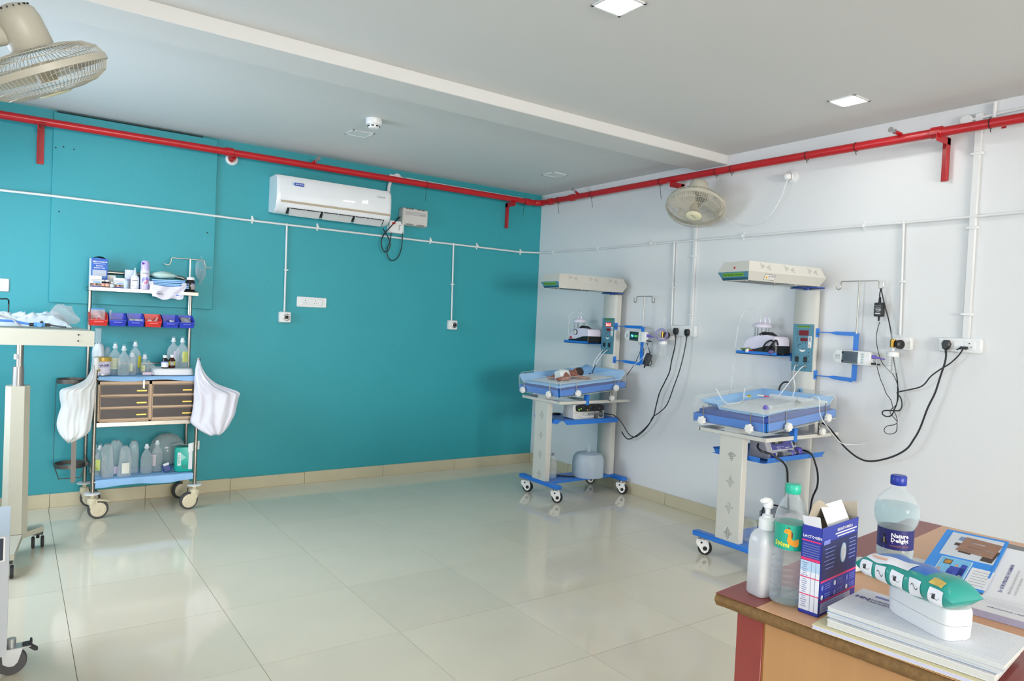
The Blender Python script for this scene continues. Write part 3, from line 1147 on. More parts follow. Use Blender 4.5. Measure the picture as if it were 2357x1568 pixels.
def flower(o, n, r=.024, d=.026):
    b = MB()
    b.M = axes(n).to_4x4()
    b.M.translation = V(o)
    pr = [(r * (1 + .13 * cos(7 * a)) * cos(a), r * (1 + .13 * cos(7 * a)) * sin(a)) for a in [i * 2 * pi / 42 for i in range(42)]]
    b.rings([[(x * s, y * s, z) for x, y in pr] for s, z in ((.6, 0), (.95, .003), (1, .009), (1, d - .006), (.9, d - .001), (.5, d))])
    return b


def warmer(loc, n, rear, hz, hrot, labels):
    t = thing('infant_warmer', labels[0], 'infant warmer', loc)
    # base
    b = MB()
    b.span((-.795, -.25, .112), (-.742, .25, .142), .004)
    b.span((rear - .055, -.235, .112), (rear, .235, .142), .004)
    b.span((-.76, -.115, .125), (rear - .04, .115, .1405), .002)
    b.obj('base_frame', blue_steel, t)
    for x, y, a in ((-.762, .195, -.85), (-.765, -.195, -.62), (rear - .05, .195, -.4), (rear - .045, -.205, -1.0)):
        caster(t, x, y, a + (0 if x < -.5 else 0))
    # front leg
    b = MB().span((-.785, -.084, .1405), (-.737, .084, .772), .003)
    leg = b.obj('front_leg', offwhite_steel, t)
    for i, z in enumerate((.66, .50, .345, .19)):
        b = MB()
        diamond(b, frame((-.7852, -.008, z), -YA, ZA), .05, .075, full=not (n == 2 and i == 0))
        b.obj('vent_pattern', slit_d if (n == 2 and i in (0, 3)) else slit, leg, kind='stuff')
    # column
    b = MB()
    cx0 = -.111
    poly = [(cx0, -.066), (cx0 + .014, -.084), (rear - .02, -.084), (rear - .02, .084), (cx0 + .014, .084), (cx0, .066)]
    b.prism(poly, 1.672 + hz - .1405, z0=.1405)
    b.obj('column', offwhite_steel, t)
    # bed support frame
    b = MB()
    b.span((-.80, -.235, .772), (-.765, .235, .795), .002)
    for s in (-1, 1): b.span((-.80, s * .235 - .0125, .772), (-.13 if s > 0 else -.06, s * .235 + .0125, .796), .002)
    b.span((-.45, -.235, .775), (-.41, .235, .79))
    b.span((-.79, -.05, .79), (-.70, .05, .832)).span((-.25, -.2, .79), (-.22, -.16, .865))
    b.obj('support_frame', offwhite_steel, t)
    b = MB().span((-.535, -.252, .762), (-.505, -.215, .842), .002)
    b.obj('rail_clamp', blue_steel, t)
    flower((-.287, -.262, .812), (0, -1, .1), .022).obj('clamp_knob', knob_w, t)
    MB().span((-.297, -.262, .79), (-.275, -.25, .875), .002).obj('clamp_post', steel, t)
    # shelf
    b = MB()
    zs, s = .635, (-1 if n == 1 else 1)
    x0, x1, yy = -.72, min(-.115, cx0 - .004), .185
    b.span((x0, -yy, zs - .0015), (x1, yy, zs + .0015))
    dz, of = .032 * s, .014
    for p0, p1, q in (((x0 + .03, -yy), (x1 - .02, -yy), (0, -of)), ((x0 + .03, yy), (x1 - .02, yy), (0, of)), ((x0, -yy + .03), (x0, yy - .03), (-of, 0))):
        e = V((p1[0] - p0[0], p1[1] - p0[1], 0)).normalized() * .02 * (1 if s > 0 else 1)
        A, B = V((p0[0], p0[1], zs)), V((p1[0], p1[1], zs))
        A2, B2 = A + V((q[0], q[1], dz)) + e * (-.6 if s > 0 else .6), B + V((q[0], q[1], dz)) + e * (.6 if s > 0 else -.6)
        if n == 1: A, B = A - e, B + e
        u = V((0, 0, .0016)) if True else 0
        k = V((q[0], q[1], 0)).normalized() * .0016
        b.rings([[A - k, B - k, B2 - k, A2 - k], [A + k, B + k, B2 + k, A2 + k]])
    b.obj('shelf', blue_steel, t)
    # tilted tray
    b = MB()
    b.M = BED
    b.span((0, -BW, .0), (BL, BW, .004)).span((0, -BW, 0), (.004, BW, .05)).span((BL - .004, -BW, 0), (BL, BW, .05)).span((0, -BW, 0), (BL, -BW + .004, .05)).span((0, BW - .004, 0), (BL, BW, .05))
    b.obj('bed_tray', blue_steel, t)
    # clear side panels with round corners, and their rods and knobs
    def side(w, h=.148, r=.045):
        return [(-w, -.006), (w, -.006)] + [(w - r + r * cos(a), h - r + r * sin(a)) for a in [i * pi / 14 for i in range(8)]] + [(-w + r - r * sin(a), h - r + r * cos(a)) for a in [i * pi / 14 for i in range(8)]]
    for org, xd, w in ((V((-.0075, 0, 0)), -YA, BW - .012), (V((BL + .0075, 0, 0)), YA, BW - .012), (V((BL / 2, -BW - .0075, 0)), XA, BL / 2 - .012), (V((BL / 2, BW + .0075, 0)), -XA, BL / 2 - .012)):
        m = BED @ frame(org, xd, ZA)
        po = side(w)
        b = MB()
        b.prism(po, .005, m.translation, m.to_3x3(), 0, -.0025)
        pn = b.obj('side_panel', acrylic, t)
        b = MB()
        b.tube([m @ V((x, y, 0)) for x, y in po], .0015, 4, loop=True)
        b.obj('panel_edge', acrylic_edge, pn)
    for p, nrm in ((V((0, .172, .016)), -XA), (V((0, -.168, .016)), -XA), (V((.165, -BW, .016)), -YA), (V((.565, -BW, .016)), -YA), (V((.165, BW, .016)), YA), (V((.565, BW, .016)), YA)):
        o = BED @ (p + nrm * .012)
        nn = (BED.to_3x3() @ nrm)
        flower(o + nn * .004, nn).obj('panel_knob', knob_w, t)
        q = BED @ (p + nrm * .014)
        up_ = BED.to_3x3() @ ZA
        MB().cyl(q, q + up_ * .088, .0032, n=8).obj('panel_rod', steel, t)
    # swivel plate and hood
    zb = 1.694 + hz
    pv = V((-.078 if n == 1 else -.095, 0, 0))
    b = MB().cyl(pv + V((0, 0, zb - .0215)), pv + V((0, 0, zb - .004)), .022, n=18)
    b.lathe([(.112, -.012), (.115, -.009), (.115, -.004), (.05, -.001)], pv + V((0, 0, zb)), 40, sx=.62)
    b.obj('swivel_plate', mat('deep_blue_steel', (22, 66, 150), .3), t)
    H = Matrix.Translation(pv) @ Matrix.Rotation(hrot, 4, 'Z')
    w, xf, xr, zc, zt = .129, -.659, (.045 if n == 1 else .012), zb + .052, zb + .115
    a = .026
    def rect(z, e): return [(xf + e, w - e, z), (xf + e, -w + e, z), (xr - e, -w + e, z), (xr - e, w - e, z)]
    b = MB()
    b.M = H
    b.rings([rect(zb, a), rect(zc, 0), rect(zt, a)])
    hood = b.obj('heater_hood', offwhite_steel, t, ang=20)
    b = MB()
    b.M = H
    b.span((xf + .07, -w + .05, zb - .0012), (-.25, w - .05, zb + .0008))
    b.obj('heater_opening', mat('heater_recess', (96, 96, 92), .4, .5), hood)
    b = MB()
    b.M = H
    for x, y in ((xf + .045, -.07), (xf + .045, .07), (-.21, -.085), (-.21, .085), (-.40, -.09)): b.cyl((x, y, zb - .005), (x, y, zb), .006, n=10)
    b.obj('hood_screw', steel, hood, kind='stuff')
    # label on the lower front slope
    e1 = H.to_3x3() @ V((0, -1, 0))
    e2 = (H.to_3x3() @ V((-a, 0, zc - zb))).normalized()
    sl = math.hypot(a, zc - zb)
    lo = H @ V((xf + a, 0, zb))
    m = frame(lo, e1, e2)
    b = MB()
    b.M = m
    lw0, lw1 = w - a - .003, w - .004
    def trap(y0, y1, z, h, mi, k0=0, k1=0):
        f = lambda y: lw0 + (lw1 - lw0) * y / sl
        b.rings([[(-f(y0) + k0, y0, zz), (f(y0) - k0, y0, zz), (f(y1) - k0, y1, zz), (-f(y1) + k0, y1, zz)] for zz in (z, z + h)], mi)
    trap(.003, sl - .002, .0, .0012, 0)
    trap(.003, .019, .0008, .0008, 1)
    b.box((-.005, .038, .0014), (.17, .022, .001), .0004, 2)
    b.text('Heat Radiant Warmer', .0195, m @ Matrix.Translation((-.005, .038, .0017)), 3, bold=.0003, sx=.92)
    lb = b.obj('hood_label', [panel_blue, panel_dark, lime, lime_ink], hood)
    # butterfly vents on both upper side slopes
    us = (H.to_3x3() @ V((0, a, zt - zc))).normalized()
    for k in range(3):
        b = MB()
        o = H @ V((xf + .15 + k * .205, -w + a * .52, (zc + zt) / 2 + .003))
        m = frame(o, H.to_3x3() @ XA, us)
        b.M = m
        for s in (-1, 1):
            for i in range(6):
                x = s * (.007 + i * .0062)
                hh = .006 + i * .0062
                k_ = 3 if i > 2 else 2
                for j in range(k_):
                    b.box((x, (j - (k_ - 1) / 2) * hh / k_ * 1.15 + s * -.004, .0), (.0034, hh / k_ * .8, .0012))
        b.obj('vent_pattern', mat('vent_soft_grey', (186, 187, 182), .8), hood, kind='stuff')
    if n == 2:
        b = MB()
        ds = (H.to_3x3() @ V((0, -a, zc - zb))).normalized()
        m = frame(H @ V((xf + .185, -w + a * .5, (zb + zc) / 2)), H.to_3x3() @ XA, ds)
        b.M = m
        b.box((0, 0, .0005), (.088, .036, .001), 0, 0).box((0, 0, .0008), (.084, .032, .001), 0, 1)
        b.prism([(-.038, -.009), (-.014, -.009), (-.026, .012)], .0008, m.translation, m.to_3x3(), 2, .001) if False else b.rings([[(-.038, -.009, z), (-.014, -.009, z), (-.026, .012, z)] for z in (.001, .0018)], 2)
        b.text('!', .014, m @ Matrix.Translation((-.026, -.003, .0019)), 3, bold=.0004)
        b.text('CAUTION', .0135, m @ Matrix.Translation((.013, .005, .0014)), 3, bold=.0003)
        b.text('HOT SURFACE', .0062, m @ Matrix.Translation((.013, -.008, .0014)), 3)
        b.obj('caution_sticker', [ink, knob_w, mat('warning_yellow', (232, 190, 40), .4), ink], hood)
        b = MB()
        q = H @ V((xf + a * .35, -.005, zc + (zt - zc) * .35))
        b.cyl(q, q + V((-.004, 0, .002)), .006, n=10)
        b.obj('indicator_lamp', red_paint, hood)
    # control panel on the column
    m = frame((cx0, 0, 1.309), -YA, ZA)
    b = MB()
    b.M = m
    b.box((0, 0, .0005), (.146, .306, .003), 0, 0)
    b.obj('panel_plate', panel_blue, t)
    pl = bpy.data.objects[[o.name for o in bpy.data.objects if o.name.startswith('panel_plate')][-1]]
    b = MB()
    b.M = m
    b.box((.003, .137, .0025), (.09, .012, .001), 0, 0)
    b.text('INFANT CARE UNIT', .0105, m @ Matrix.Translation((.003, .137, .0032)), 1, bold=.0002)
    b.obj('name_strip', [lime, lime_ink], pl)
    for w_, h_, x, y, lit_, dg in ((.068, .034, .005, .096, n == 1, '36.0'), (.05, .021, .008, .053, False, '')):
        b = MB()
        b.M = m
        b.box((x, y, .003), (w_, h_, .003), .001, 0)
        if lit_: b.text('36.0', .034, m @ Matrix.Translation((x, y - .001, .005)), 1, bold=.0007)
        b.obj('number_display', [disp_lit if lit_ else disp_red, disp_dig], pl)
    for x in (-.035, .026):
        b = MB()
        b.M = m
        b.box((x, -.076, .004), (.025, .034, .006), .002)
        b.obj('rocker_switch', black_plastic, pl)
        b = MB()
        b.M = m
        b.cyl((x + .004, -.118, 0), (x + .004, -.118, .008), .0115, n=14)
        b.cyl((x + .004, -.118, .008), (x + .004, -.118, .020), .007, n=10)
        b.obj('probe_jack', chrome, pl)
    b = MB()
    b.M = m
    b.box((.05, .038, .0025), (.024, .075, .001), 0, 0)
    for k in range(4): b.box((.05, .066 - k * .007, .0032), (.014, .004, .0006), 0, 1)
    b.box((.047, .018, .0032), (.006, .006, .0006), 0, 2)
    b.box((.05, .006, .0032), (.014, .003, .0006), 0, 3)
    b.obj('white_sticker', [knob_w, navy, red_paint, ink], pl)
    b = MB()
    b.M = m
    b.rings([[(.0 + .021 * cos(a_), -.018 + .0065 * sin(a_) + .003 * cos(2 * a_), z) for a_ in [i * 2 * pi / 20 for i in range(20)]] for z in (.002, .0028)], 0)
    b.obj('maker_emblem', knob_w, pl)
    b = MB()
    b.M = m
    for x, y in ((-.04, .1), (-.04, .085), (-.038, .06), (-.038, .044), (-.03, .02), (-.018, .022), (.0, .031), (.02, .031), (-.034, .008), (.045, -.03), (.0, -.006), (.046, -.052), (.048, -.088)):
        b.box((x, y, .0022), (.006, .006, .0006))
    for x, y, s_ in ((-.03, -.05, 'POWER'), (.028, -.052, 'HEATER'), (-.03, -.1, 'SKIN-1'), (.03, -.1, 'SKIN-2'), (.005, .073, 'SET'), (.0, .0, '+  -')):
        b.text(s_, .0065, m @ Matrix.Translation((x, y, .0022)), 0)
    b.obj('panel_marks', ink, pl, kind='stuff')
    # side bracket with drip pole
    xb = -.10 if n == 1 else -.088
    yb = -.395 if n == 1 else -.34
    zu, zl = (1.393, 1.112) if n == 1 else (1.41, 1.14)
    b = MB()
    for z, s in ((zu, 1), (zl, -1)):
        b.span((xb - .016, -.0875, z - .028), (xb + .016, -.084, z + .028))
        b.rings([[(xb - .002, yy, z + s * .004 - h_ - dzz), (xb + .002, yy, z + s * .004 - h_ - dzz), (xb + .002, yy, z + s * .004 + h_ - dzz), (xb - .002, yy, z + s * .004 + h_ - dzz)] for yy, h_, dzz in ((-.086, .003, 0), (-.17, .003, 0), (-.21, .011, .002), (yb + .01, .013, .003 if s > 0 else .008))])
    b.span((xb - .003, yb - .016, zl - .016), (xb + .003, yb + .016, zu + .006), .001)
    b.obj('side_bracket', blue_steel, t)
    b = MB()
    for z in (zu, zl): b.cyl((xb, -.087, z - .008), (xb, -.092, z - .008), .007, n=8)
    b.obj('bracket_bolt', steel, t, kind='stuff')
    zt_, hw = (1.645, .085) if n == 1 else (1.735, .118)
    hook = [(xb, yb + hw + .035, zt_ + .0), (xb, yb + hw + .035, zt_ - .035)]
    r = .011
    def hk(s):
        y0 = yb + s * (hw)
        p = [(xb, yb, zt_), (xb, y0 - s * .006, zt_), (xb, y0, zt_ - .008), (xb, y0, zt_ - .036)]
        p += arc((xb, y0 + s * .014, zt_ - .036), (0, s, 0), (0, 0, 1), .014, pi, 2 * pi, 8)[1:]
        return p + [(xb, y0 + s * .028, zt_ - .012)]
    pole = MB().tube([(xb, yb, zu), (xb, yb, zt_)], .0042, 10).obj('drip_pole', steel, t)
    MB().tube(hk(1), .0034, 8).obj('drip_hook', steel, pole)
    MB().tube(hk(-1), .0034, 8).obj('drip_hook', steel, pole)
    # shelf for the suction machine on the far side of the column
    b = MB()
    zk = 1.232 if n == 1 else 1.246
    b.span((-.26, .087, zk), (-.06 if n == 1 else -.075, .40, zk + .004))
    for x in (-.26, -.062 if n == 1 else -.077): b.span((x, .087, zk), (x + .002, .40, zk + .022))
    b.span((-.26, .398, zk), (-.06 if n == 1 else -.075, .40, zk + .012))
    b.span((-.106, .0845, zk - .03), (-.08, .088, zk + .02))
    b.obj('side_shelf', blue_steel, t)
    return t


R1, R2 = V((-.012, -1.184, 0)), V((.05, -2.965, 0))
W1 = warmer(R1, 1, -.03, -.0155, -.056, ['white and blue infant warmer in the corner with lit red display and baby'])
W2 = warmer(R2, 2, -.062, .009, -.126, ['white and blue infant warmer with dark displays and empty bed near desk'])


def wl(root, x, y, ax, v): return at(x, y, ax, v + root[ax])


def bedpt(root, s, t, h): return V(root) + BED @ V((s, t, h))


# mattresses and underpads
for root, lab, l2, n in ((R1, 'navy mattress on the first warmer under the baby', 'pale blue underpad with white middle under the baby', 1), (R2, 'navy mattress on the second warmer under tubing and leads', 'pale blue underpad with white middle under the loose leads', 2)):
    b = MB()
    b.M = Matrix.Translation(root) @ BED
    b.span((.016, -BW + .016, .0052), (BL - .030, BW - .030, .078), .008, seg=2)
    mt = tag(b.obj('mattress', navy), lab, 'mattress')
    b = MB()
    b.M = Matrix.Translation(root) @ BED
    rnd = random.Random(n)
    ph = [rnd.uniform(0, 6) for _ in range(8)]
    def pad(u, v, x0, x1, y0, y1, z, droop, amp):
        x, y = x0 + (x1 - x0) * u, y0 + (y1 - y0) * v
        zz = z + amp * (sin(9 * u + ph[0]) * sin(7 * v + ph[1]) + .5 * sin(17 * u + ph[2] + 5 * v))
        e = 0
        if n == 1:
            d0, d1 = max(0, .0186 - u), max(0, .0235 - v)
            zz -= max(d0 / .0186, d1 / .0235) * .013
            zz += max(max(0, v - .90) * .5, max(0, u - .93) * .8)
        else:
            zz += max(max(0, v - .86) * .30, max(0, u - .9) * .45, max(0, .06 - u) * .5 * (v > .7))
            zz += .001
        return (x, y, zz)
    if n == 1:
        b.sheet(lambda u, v: pad(u, v, .003, BL - .002, -BW + .004, BW - .008, .0850, 0, .0010), 72, 56, .003, 0)
        b.sheet(lambda u, v: pad(.1 + .8 * u, .14 + .72 * v, .002, BL, -BW + .004, BW - .008, .0878, 0, .0010), 24, 20, .002, 1)
        # folded far corner by the column
        b.sheet(lambda u, v: (BL - .16 + .15 * u, BW - .06 - .16 * v + .03 * u, .092 + .06 * u * (1 - v * .7) + .015 * sin(5 * v)), 8, 8, .002, 0)
    else:
        def p2(u, v): return pad(u, v, .03 + .035 * v, BL - .015, -BW + .035 + .03 * sin(5 * u), BW - .01, .0825, 0, .0016)
        b.sheet(p2, 30, 26, .003, 0)
        b.sheet(lambda u, v: (lambda q: (q[0], q[1], q[2] + .0026))(p2(.08 + .86 * u, .03 + .8 * v)), 26, 24, .002, 1)
    tag(b.obj('underpad', [sheet_b, sheet_w]), l2, 'underpad')

# ------------------------------------------------------------------ baby
skin = mat('baby_skin', (150, 98, 82), .5, var=.10, vs=18)
nt = skin.node_tree
skin.node_tree.nodes['Principled BSDF'].inputs['Subsurface Weight'].default_value = .08
hair_m = mat('baby_hair', (52, 42, 40), .7, var=.25, vs=60)
nappy = mat('nappy_white', (226, 232, 230), .8, var=.04, vs=30, bump=.3, bs=70)
tb = thing('person', 'newborn baby in a white nappy lying prone on the first warmer bed', 'person', R1)


class Blob(MB):
    """capsules and ellipsoids fused into one skin by a voxel remesh"""
    def ell(s, c, r, R=None, n=18):
        R = R or Matrix.Identity(3)
        vs = []
        rs = []
        for i in range(1, n // 2):
            th = pi * i / (n // 2)
            rs.append([V(c) + R @ V((r[0] * sin(th) * cos(2 * pi * j / n), r[1] * sin(th) * sin(2 * pi * j / n), -r[2] * cos(th))) for j in range(n)])
        return s.rings(rs)
    def limb(s, pts, rr, n=12):
        p = [V(q) for q in pts]
        for i in range(len(p) - 1):
            s.cyl(p[i], p[i + 1], rr[i], rr[i + 1], n)
        for q, r in zip(p, rr): s.ell(q, (r, r, r), n=12)
        return s


def fuse(o, vox, sm=4):
    m = o.modifiers.new('fuse', 'REMESH')
    m.mode = 'VOXEL'
    m.voxel_size = vox
    m2 = o.modifiers.new('smooth', 'SMOOTH')
    m2.iterations = sm
    m2.factor = .5
    dg = bpy.context.evaluated_depsgraph_get()
    me = bpy.data.meshes.new_from_object(o.evaluated_get(dg))
    o.modifiers.clear()
    old = o.data
    o.data = me
    bpy.data.meshes.remove(old)
    me.shade_smooth()


B = BED
h0 = .0908
k = Blob()
k.M = B
hd = V((.405, -.002, h0 + .040))
# trunk: hips, belly, chest, shoulders, neck
k.ell((.245, -.012, h0 + .044), (.052, .050, .040))
k.ell((.285, -.010, h0 + .040), (.055, .046, .036))
k.ell((.325, -.008, h0 + .037), (.045, .047, .034))
k.limb([(.335, -.036, h0 + .036), (.335, .024, h0 + .036)], [.024, .024])
k.limb([(.345, -.004, h0 + .038), (.385, -.002, h0 + .038)], [.027, .025])
# head: skull, cheek, jaw, nose, ear turned to the far side
k.ell(hd, (.048, .041, .040))
k.ell(hd + V((-.012, .026, -.012)), (.028, .020, .022))
k.ell(hd + V((.004, .043, -.008)), (.007, .007, .006), n=10)
k.ell(hd + V((-.016, .041, -.014)), (.009, .004, .0035), n=10)
k.ell(hd + V((-.010, -.006, .038)), (.010, .006, .005), n=10)
# near leg drawn up under the hip, foot behind
k.limb([(.238, -.040, h0 + .040), (.232, -.088, h0 + .024), (.222, -.096, h0 + .020)], [.030, .024, .021])
k.limb([(.222, -.096, h0 + .020), (.185, -.066, h0 + .015), (.160, -.040, h0 + .012)], [.021, .016, .0115])
k.limb([(.158, -.038, h0 + .013), (.146, -.052, h0 + .012), (.136, -.060, h0 + .010)], [.0115, .0105, .0085])
for i in range(5): k.limb([(.135 - .001 * i, -.0655 + .0035 * i, h0 + .010), (.1275 - .001 * i, -.0690 + .0038 * i, h0 + .010)], [.0034, .0027], 8)
# far leg
k.limb([(.235, .022, h0 + .036), (.222, .056, h0 + .022), (.185, .050, h0 + .016), (.150, .042, h0 + .014)], [.028, .022, .017, .0115])
k.limb([(.148, .042, h0 + .014), (.134, .036, h0 + .020), (.128, .034, h0 + .026)], [.0115, .011, .008])
for i in range(5): k.limb([(.127, .0275 + .0035 * i, h0 + .030), (.124, .026 + .0038 * i, h0 + .0365)], [.0034, .0027], 8)
# near arm stretched out across the bed, hand open
k.limb([(.335, -.040, h0 + .034), (.352, -.085, h0 + .017), (.372, -.128, h0 + .011)], [.021, .016, .0115])
k.limb([(.372, -.128, h0 + .011), (.380, -.142, h0 + .010), (.386, -.153, h0 + .009)], [.0105, .0125, .0105])
for i, (dx, L) in enumerate(((-.011, .017), (-.004, .020), (.003, .019), (.009, .015))):
    a = V((.388 + dx * .9, -.159 - .004 * (i in (1, 2)), h0 + .009))
    k.limb([a, a + V((.003 + dx * .15, -L * .6, .002)), a + V((.005 + dx * .2, -L, -.001))], [.0042, .0038, .0032], 8)
k.limb([(.395, -.146, h0 + .010), (.404, -.152, h0 + .010), (.408, -.161, h0 + .009)], [.0045, .004, .0034], 8)
# far arm bent beside the face
k.limb([(.335, .030, h0 + .034), (.350, .072, h0 + .016), (.392, .082, h0 + .012)], [.021, .016, .0115])
k.limb([(.392, .082, h0 + .012), (.405, .080, h0 + .011)], [.0115, .012])
for i in range(4):
    a = V((.414, .071 + .006 * i, h0 + .011))
    k.limb([a, a + V((.009, -.001, .003)), a + V((.014, -.003, -.001))], [.0042, .0038, .0032], 8)
k.limb([(.404, .068, h0 + .012), (.412, .061, h0 + .012)], [.0045, .0036], 8)
body = k.obj('body', skin, tb)
fuse(body, .0024)
k = Blob()
k.M = B
k.ell(hd + V((.007, -.008, .0035)), (.0455, .0385, .0400))
hr = k.obj('hair', hair_m, tb)
k = MB()
k.M = B
nc = V((.236, -.012, h0 + .046))
rs = []
for i in range(9):
    u = i / 8
    x = .186 + .104 * u
    s = .50 + .56 * sin(pi * min(1, .16 + u * .66))
    rs.append([(x + .006 * cos(3 * a + i), nc.y + (.052 * s) * cos(a) * (1 + .03 * sin(5 * a + i)), max(h0 - .001, nc.z - .006 + .044 * s * sin(a) * (1 + .03 * sin(7 * a)))) for a in [j * 2 * pi / 28 for j in range(28)]])
k.rings(rs)
k.obj('nappy', nappy, tb)

# ================================================================== equipment standing on the warmers
lilac_white = mat('lilac_white_plastic', (222, 218, 236), .35)


def suction(root, label, zk, front, n):
    """portable suction machine on the side shelf: black base, pale body, jar with domed lid"""
    t = thing('suction_machine', label, 'suction machine', root + V((-.165 if n == 1 else -.17, .235, zk + .0046)))
    b = MB()
    b.box((0, 0, .004), (.10, .20, .006), .002) if False else None
    for x in (-.06, .06):
        for y in (-.09, .09): b.cyl((x, y, 0), (x, y, .008), .011, n=10)
    b.obj('rubber_foot', dark_rubber, t, kind='stuff')
    ym = 1 if front else 1
    # black lower shell whose top edge climbs towards the column
    L = .135
    def ring(x, sc_):
        return [(x, -L * sc_, .008), (x, L * sc_, .008), (x, L * sc_, .030), (x, .03, .034), (x, -.06, .058), (x, -L * sc_, .062)]
    b = MB()
    b.rings([ring(-.078, .95), ring(-.070, 1), ring(.070, 1), ring(.078, .95)])
    b.obj('lower_shell', black_plastic, t)
    def ring2(x, s):
        return [(x, -L * s, .060), (x, -.06, .057), (x, .03, .033), (x, L * s, .029), (x, (L - .015) * s, .07), (x, (L - .035) * s, .098 if not front else .088), (x, .02, .122), (x, -.06, .130), (x, -L * s + .012, .120), (x, -L * s, .10)]
    b = MB()
    b.rings([ring2(-.073, .93), ring2(-.064, .985), ring2(.064, .985), ring2(.073, .93)])
    b.obj('upper_shell', lilac_white, t)
    b = MB()
    b.tube([(.0, -.075, .128), (-.03, -.07, .140), (-.035, -.02, .142), (-.03, .03, .130)], [.006, .012, .012, .006], 8, flat=(.6, 2))
    b.obj('carry_handle', dark_rubber, t)
    if front:
        b = MB().cyl((-.072, .035, .092), (-.081, .035, .092), .023, n=22, mi=0)
        b.cyl((-.081, .035, .092), (-.0825, .035, .092), .018, n=22, mi=1)
        b.box((-.083, .037, .096), (.001, .003, .016), 0, 0)
        b.obj('vacuum_gauge', [black_plastic, knob_w], t)
        MB().cyl((-.079, .09, .044), (-.088, .09, .044), .009, n=12).obj('red_button', red_paint, t)
    # jar
    jx, jy, jz = .0, .075 if front else .035, .085
    b = MB().lathe([(.05, 0), (.052, .012), (.052, .09), (.048, .098)], (jx, jy, jz), 24)
    b.obj('jar', clear, t)
    b = MB().lathe([(.060, 0), (.062, .006), (.061, .014), (.05, .026), (.02, .032)], (jx, jy, jz + .094), 26)
    b.cyl((jx, jy - .018, jz + .12), (jx, jy - .018, jz + .145), .009, n=10).cyl((jx, jy + .018, jz + .12), (jx, jy + .018, jz + .145), .009, n=10)
    b.obj('jar_lid', lilac_white, t)
    b = MB()
    for k in range(5): b.cyl((jx + .045 * cos(k * 1.25), jy + .045 * sin(k * 1.25), jz + .02), (jx + .045 * cos(k * 1.25), jy + .045 * sin(k * 1.25), jz + .09), .004, n=6)
    b.obj('jar_rib', mat('jar_grey', (150, 152, 156), .4), t, kind='stuff')
    tube_m = film('clear_tubing', (226, 234, 238), .35, .7, .15)
    top = jz + .145
    if front:
        b = MB().tube(smooth([(jx, jy + .018, top), (jx, jy + .022, top + .045), (jx - .01, jy - .01, top + .062), (jx - .01, jy - .03, top + .03), (jx, jy - .018, top)]), .0045, 7)
        b.tube(smooth([(jx, jy - .018, top), (jx - .03, jy + .02, top + .05), (jx - .06, jy + .07, top + .0), (jx - .076, jy + .06, .10), (jx - .080, jy + .055, .06), (-.084, .125, .02)]), .0045, 7)
        b.obj('suction_tube', tube_m, t, kind='stuff')
    else:
        b = MB().tube(smooth([(jx, jy + .018, top), (jx, jy + .02, top + .05), (jx - .02, jy + .06, top + .075), (jx - .05, jy + .12, top + .04), (jx - .06, jy + .155, top - .10), (jx - .06, jy + .165, -.12), (jx - .10, jy + .165, -.30), (-.16, .20, -.335)]), .0055, 8)
        b.obj('suction_tube', tube_m, t)
        b = MB().tube(smooth([(jx, jy - .018, top), (jx, jy - .02, top + .022), (jx + .005, jy - .045, top + .01), (jx + .01, jy - .05, top - .02)]), .0065, 8)
        b.obj('elbow_tube', lilac_white, t)
    return t


ZK1, ZK2 = 1.232, 1.246
suction(R1, 'white suction machine with gauge on the shelf of the first warmer', ZK1, True, 1)
suction(R2, 'lilac white suction machine on the shelf of the second warmer', ZK2, False, 2)
# odds and ends beside the second machine
q = wl(R2, 1736, 806, 2, ZK2 + .014)
t = thing('tube_connector', 'small white connector with red tip lying on the second warmer shelf', 'connector', R2 + V((-.252, .315, ZK2 + .0255)))
MB().lathe([(.012, -.012), (.016, -.006), (.016, .006), (.010, .012)], n=16, R=axes((-.5, .4, .5))).obj('cap_body', knob_w, t)
MB().tube([(-.004, -.010, 0), (-.004, -.045, .002)], .004, 8).obj('red_tip', red_paint, t)
b = MB().tube([V((0, .01, .0)), V((0, -.05, .001)), V((0, -.075, .0))], [.006, .010, .004], 8)
tag(b.obj('suction_catheter', mat('catheter_green', (110, 140, 96), .4), None, R2 + V((-.250, .36, ZK2 + .0335))), 'small green and yellow catheter piece on the second warmer shelf', 'catheter')
b = MB().lathe([(.012, -.02), (.018, 0), (.010, .018)], n=14, R=axes((0, 1, .2)))
tag(b.obj('purple_cap', mat('cap_purple', (110, 92, 140), .4), None, R2 + V((-.252, .135, ZK2 + .026))), 'small purple and white cap on the second warmer shelf near the column', 'cap')
cable('power_cable', [R2 + V((-.262, .20, ZK2 + .030)), R2 + V((-.262, .17, ZK2 + .08)), R2 + V((-.255, .13, ZK2 + .10)), R2 + V((-.25, .115, ZK2 + .06)), R2 + V((-.262, .14, ZK2 + .032)), R2 + V((-.262, .16, ZK2 + .032)), R2 + V((-.255, .12, ZK2 + .085)), R2 + V((-.25, .10, ZK2 + .102)), R2 + V((-.24, .092, ZK2 + .07))], .0055, black_cable, 'bundled black cable in front of the lilac white suction machine', 'cable')


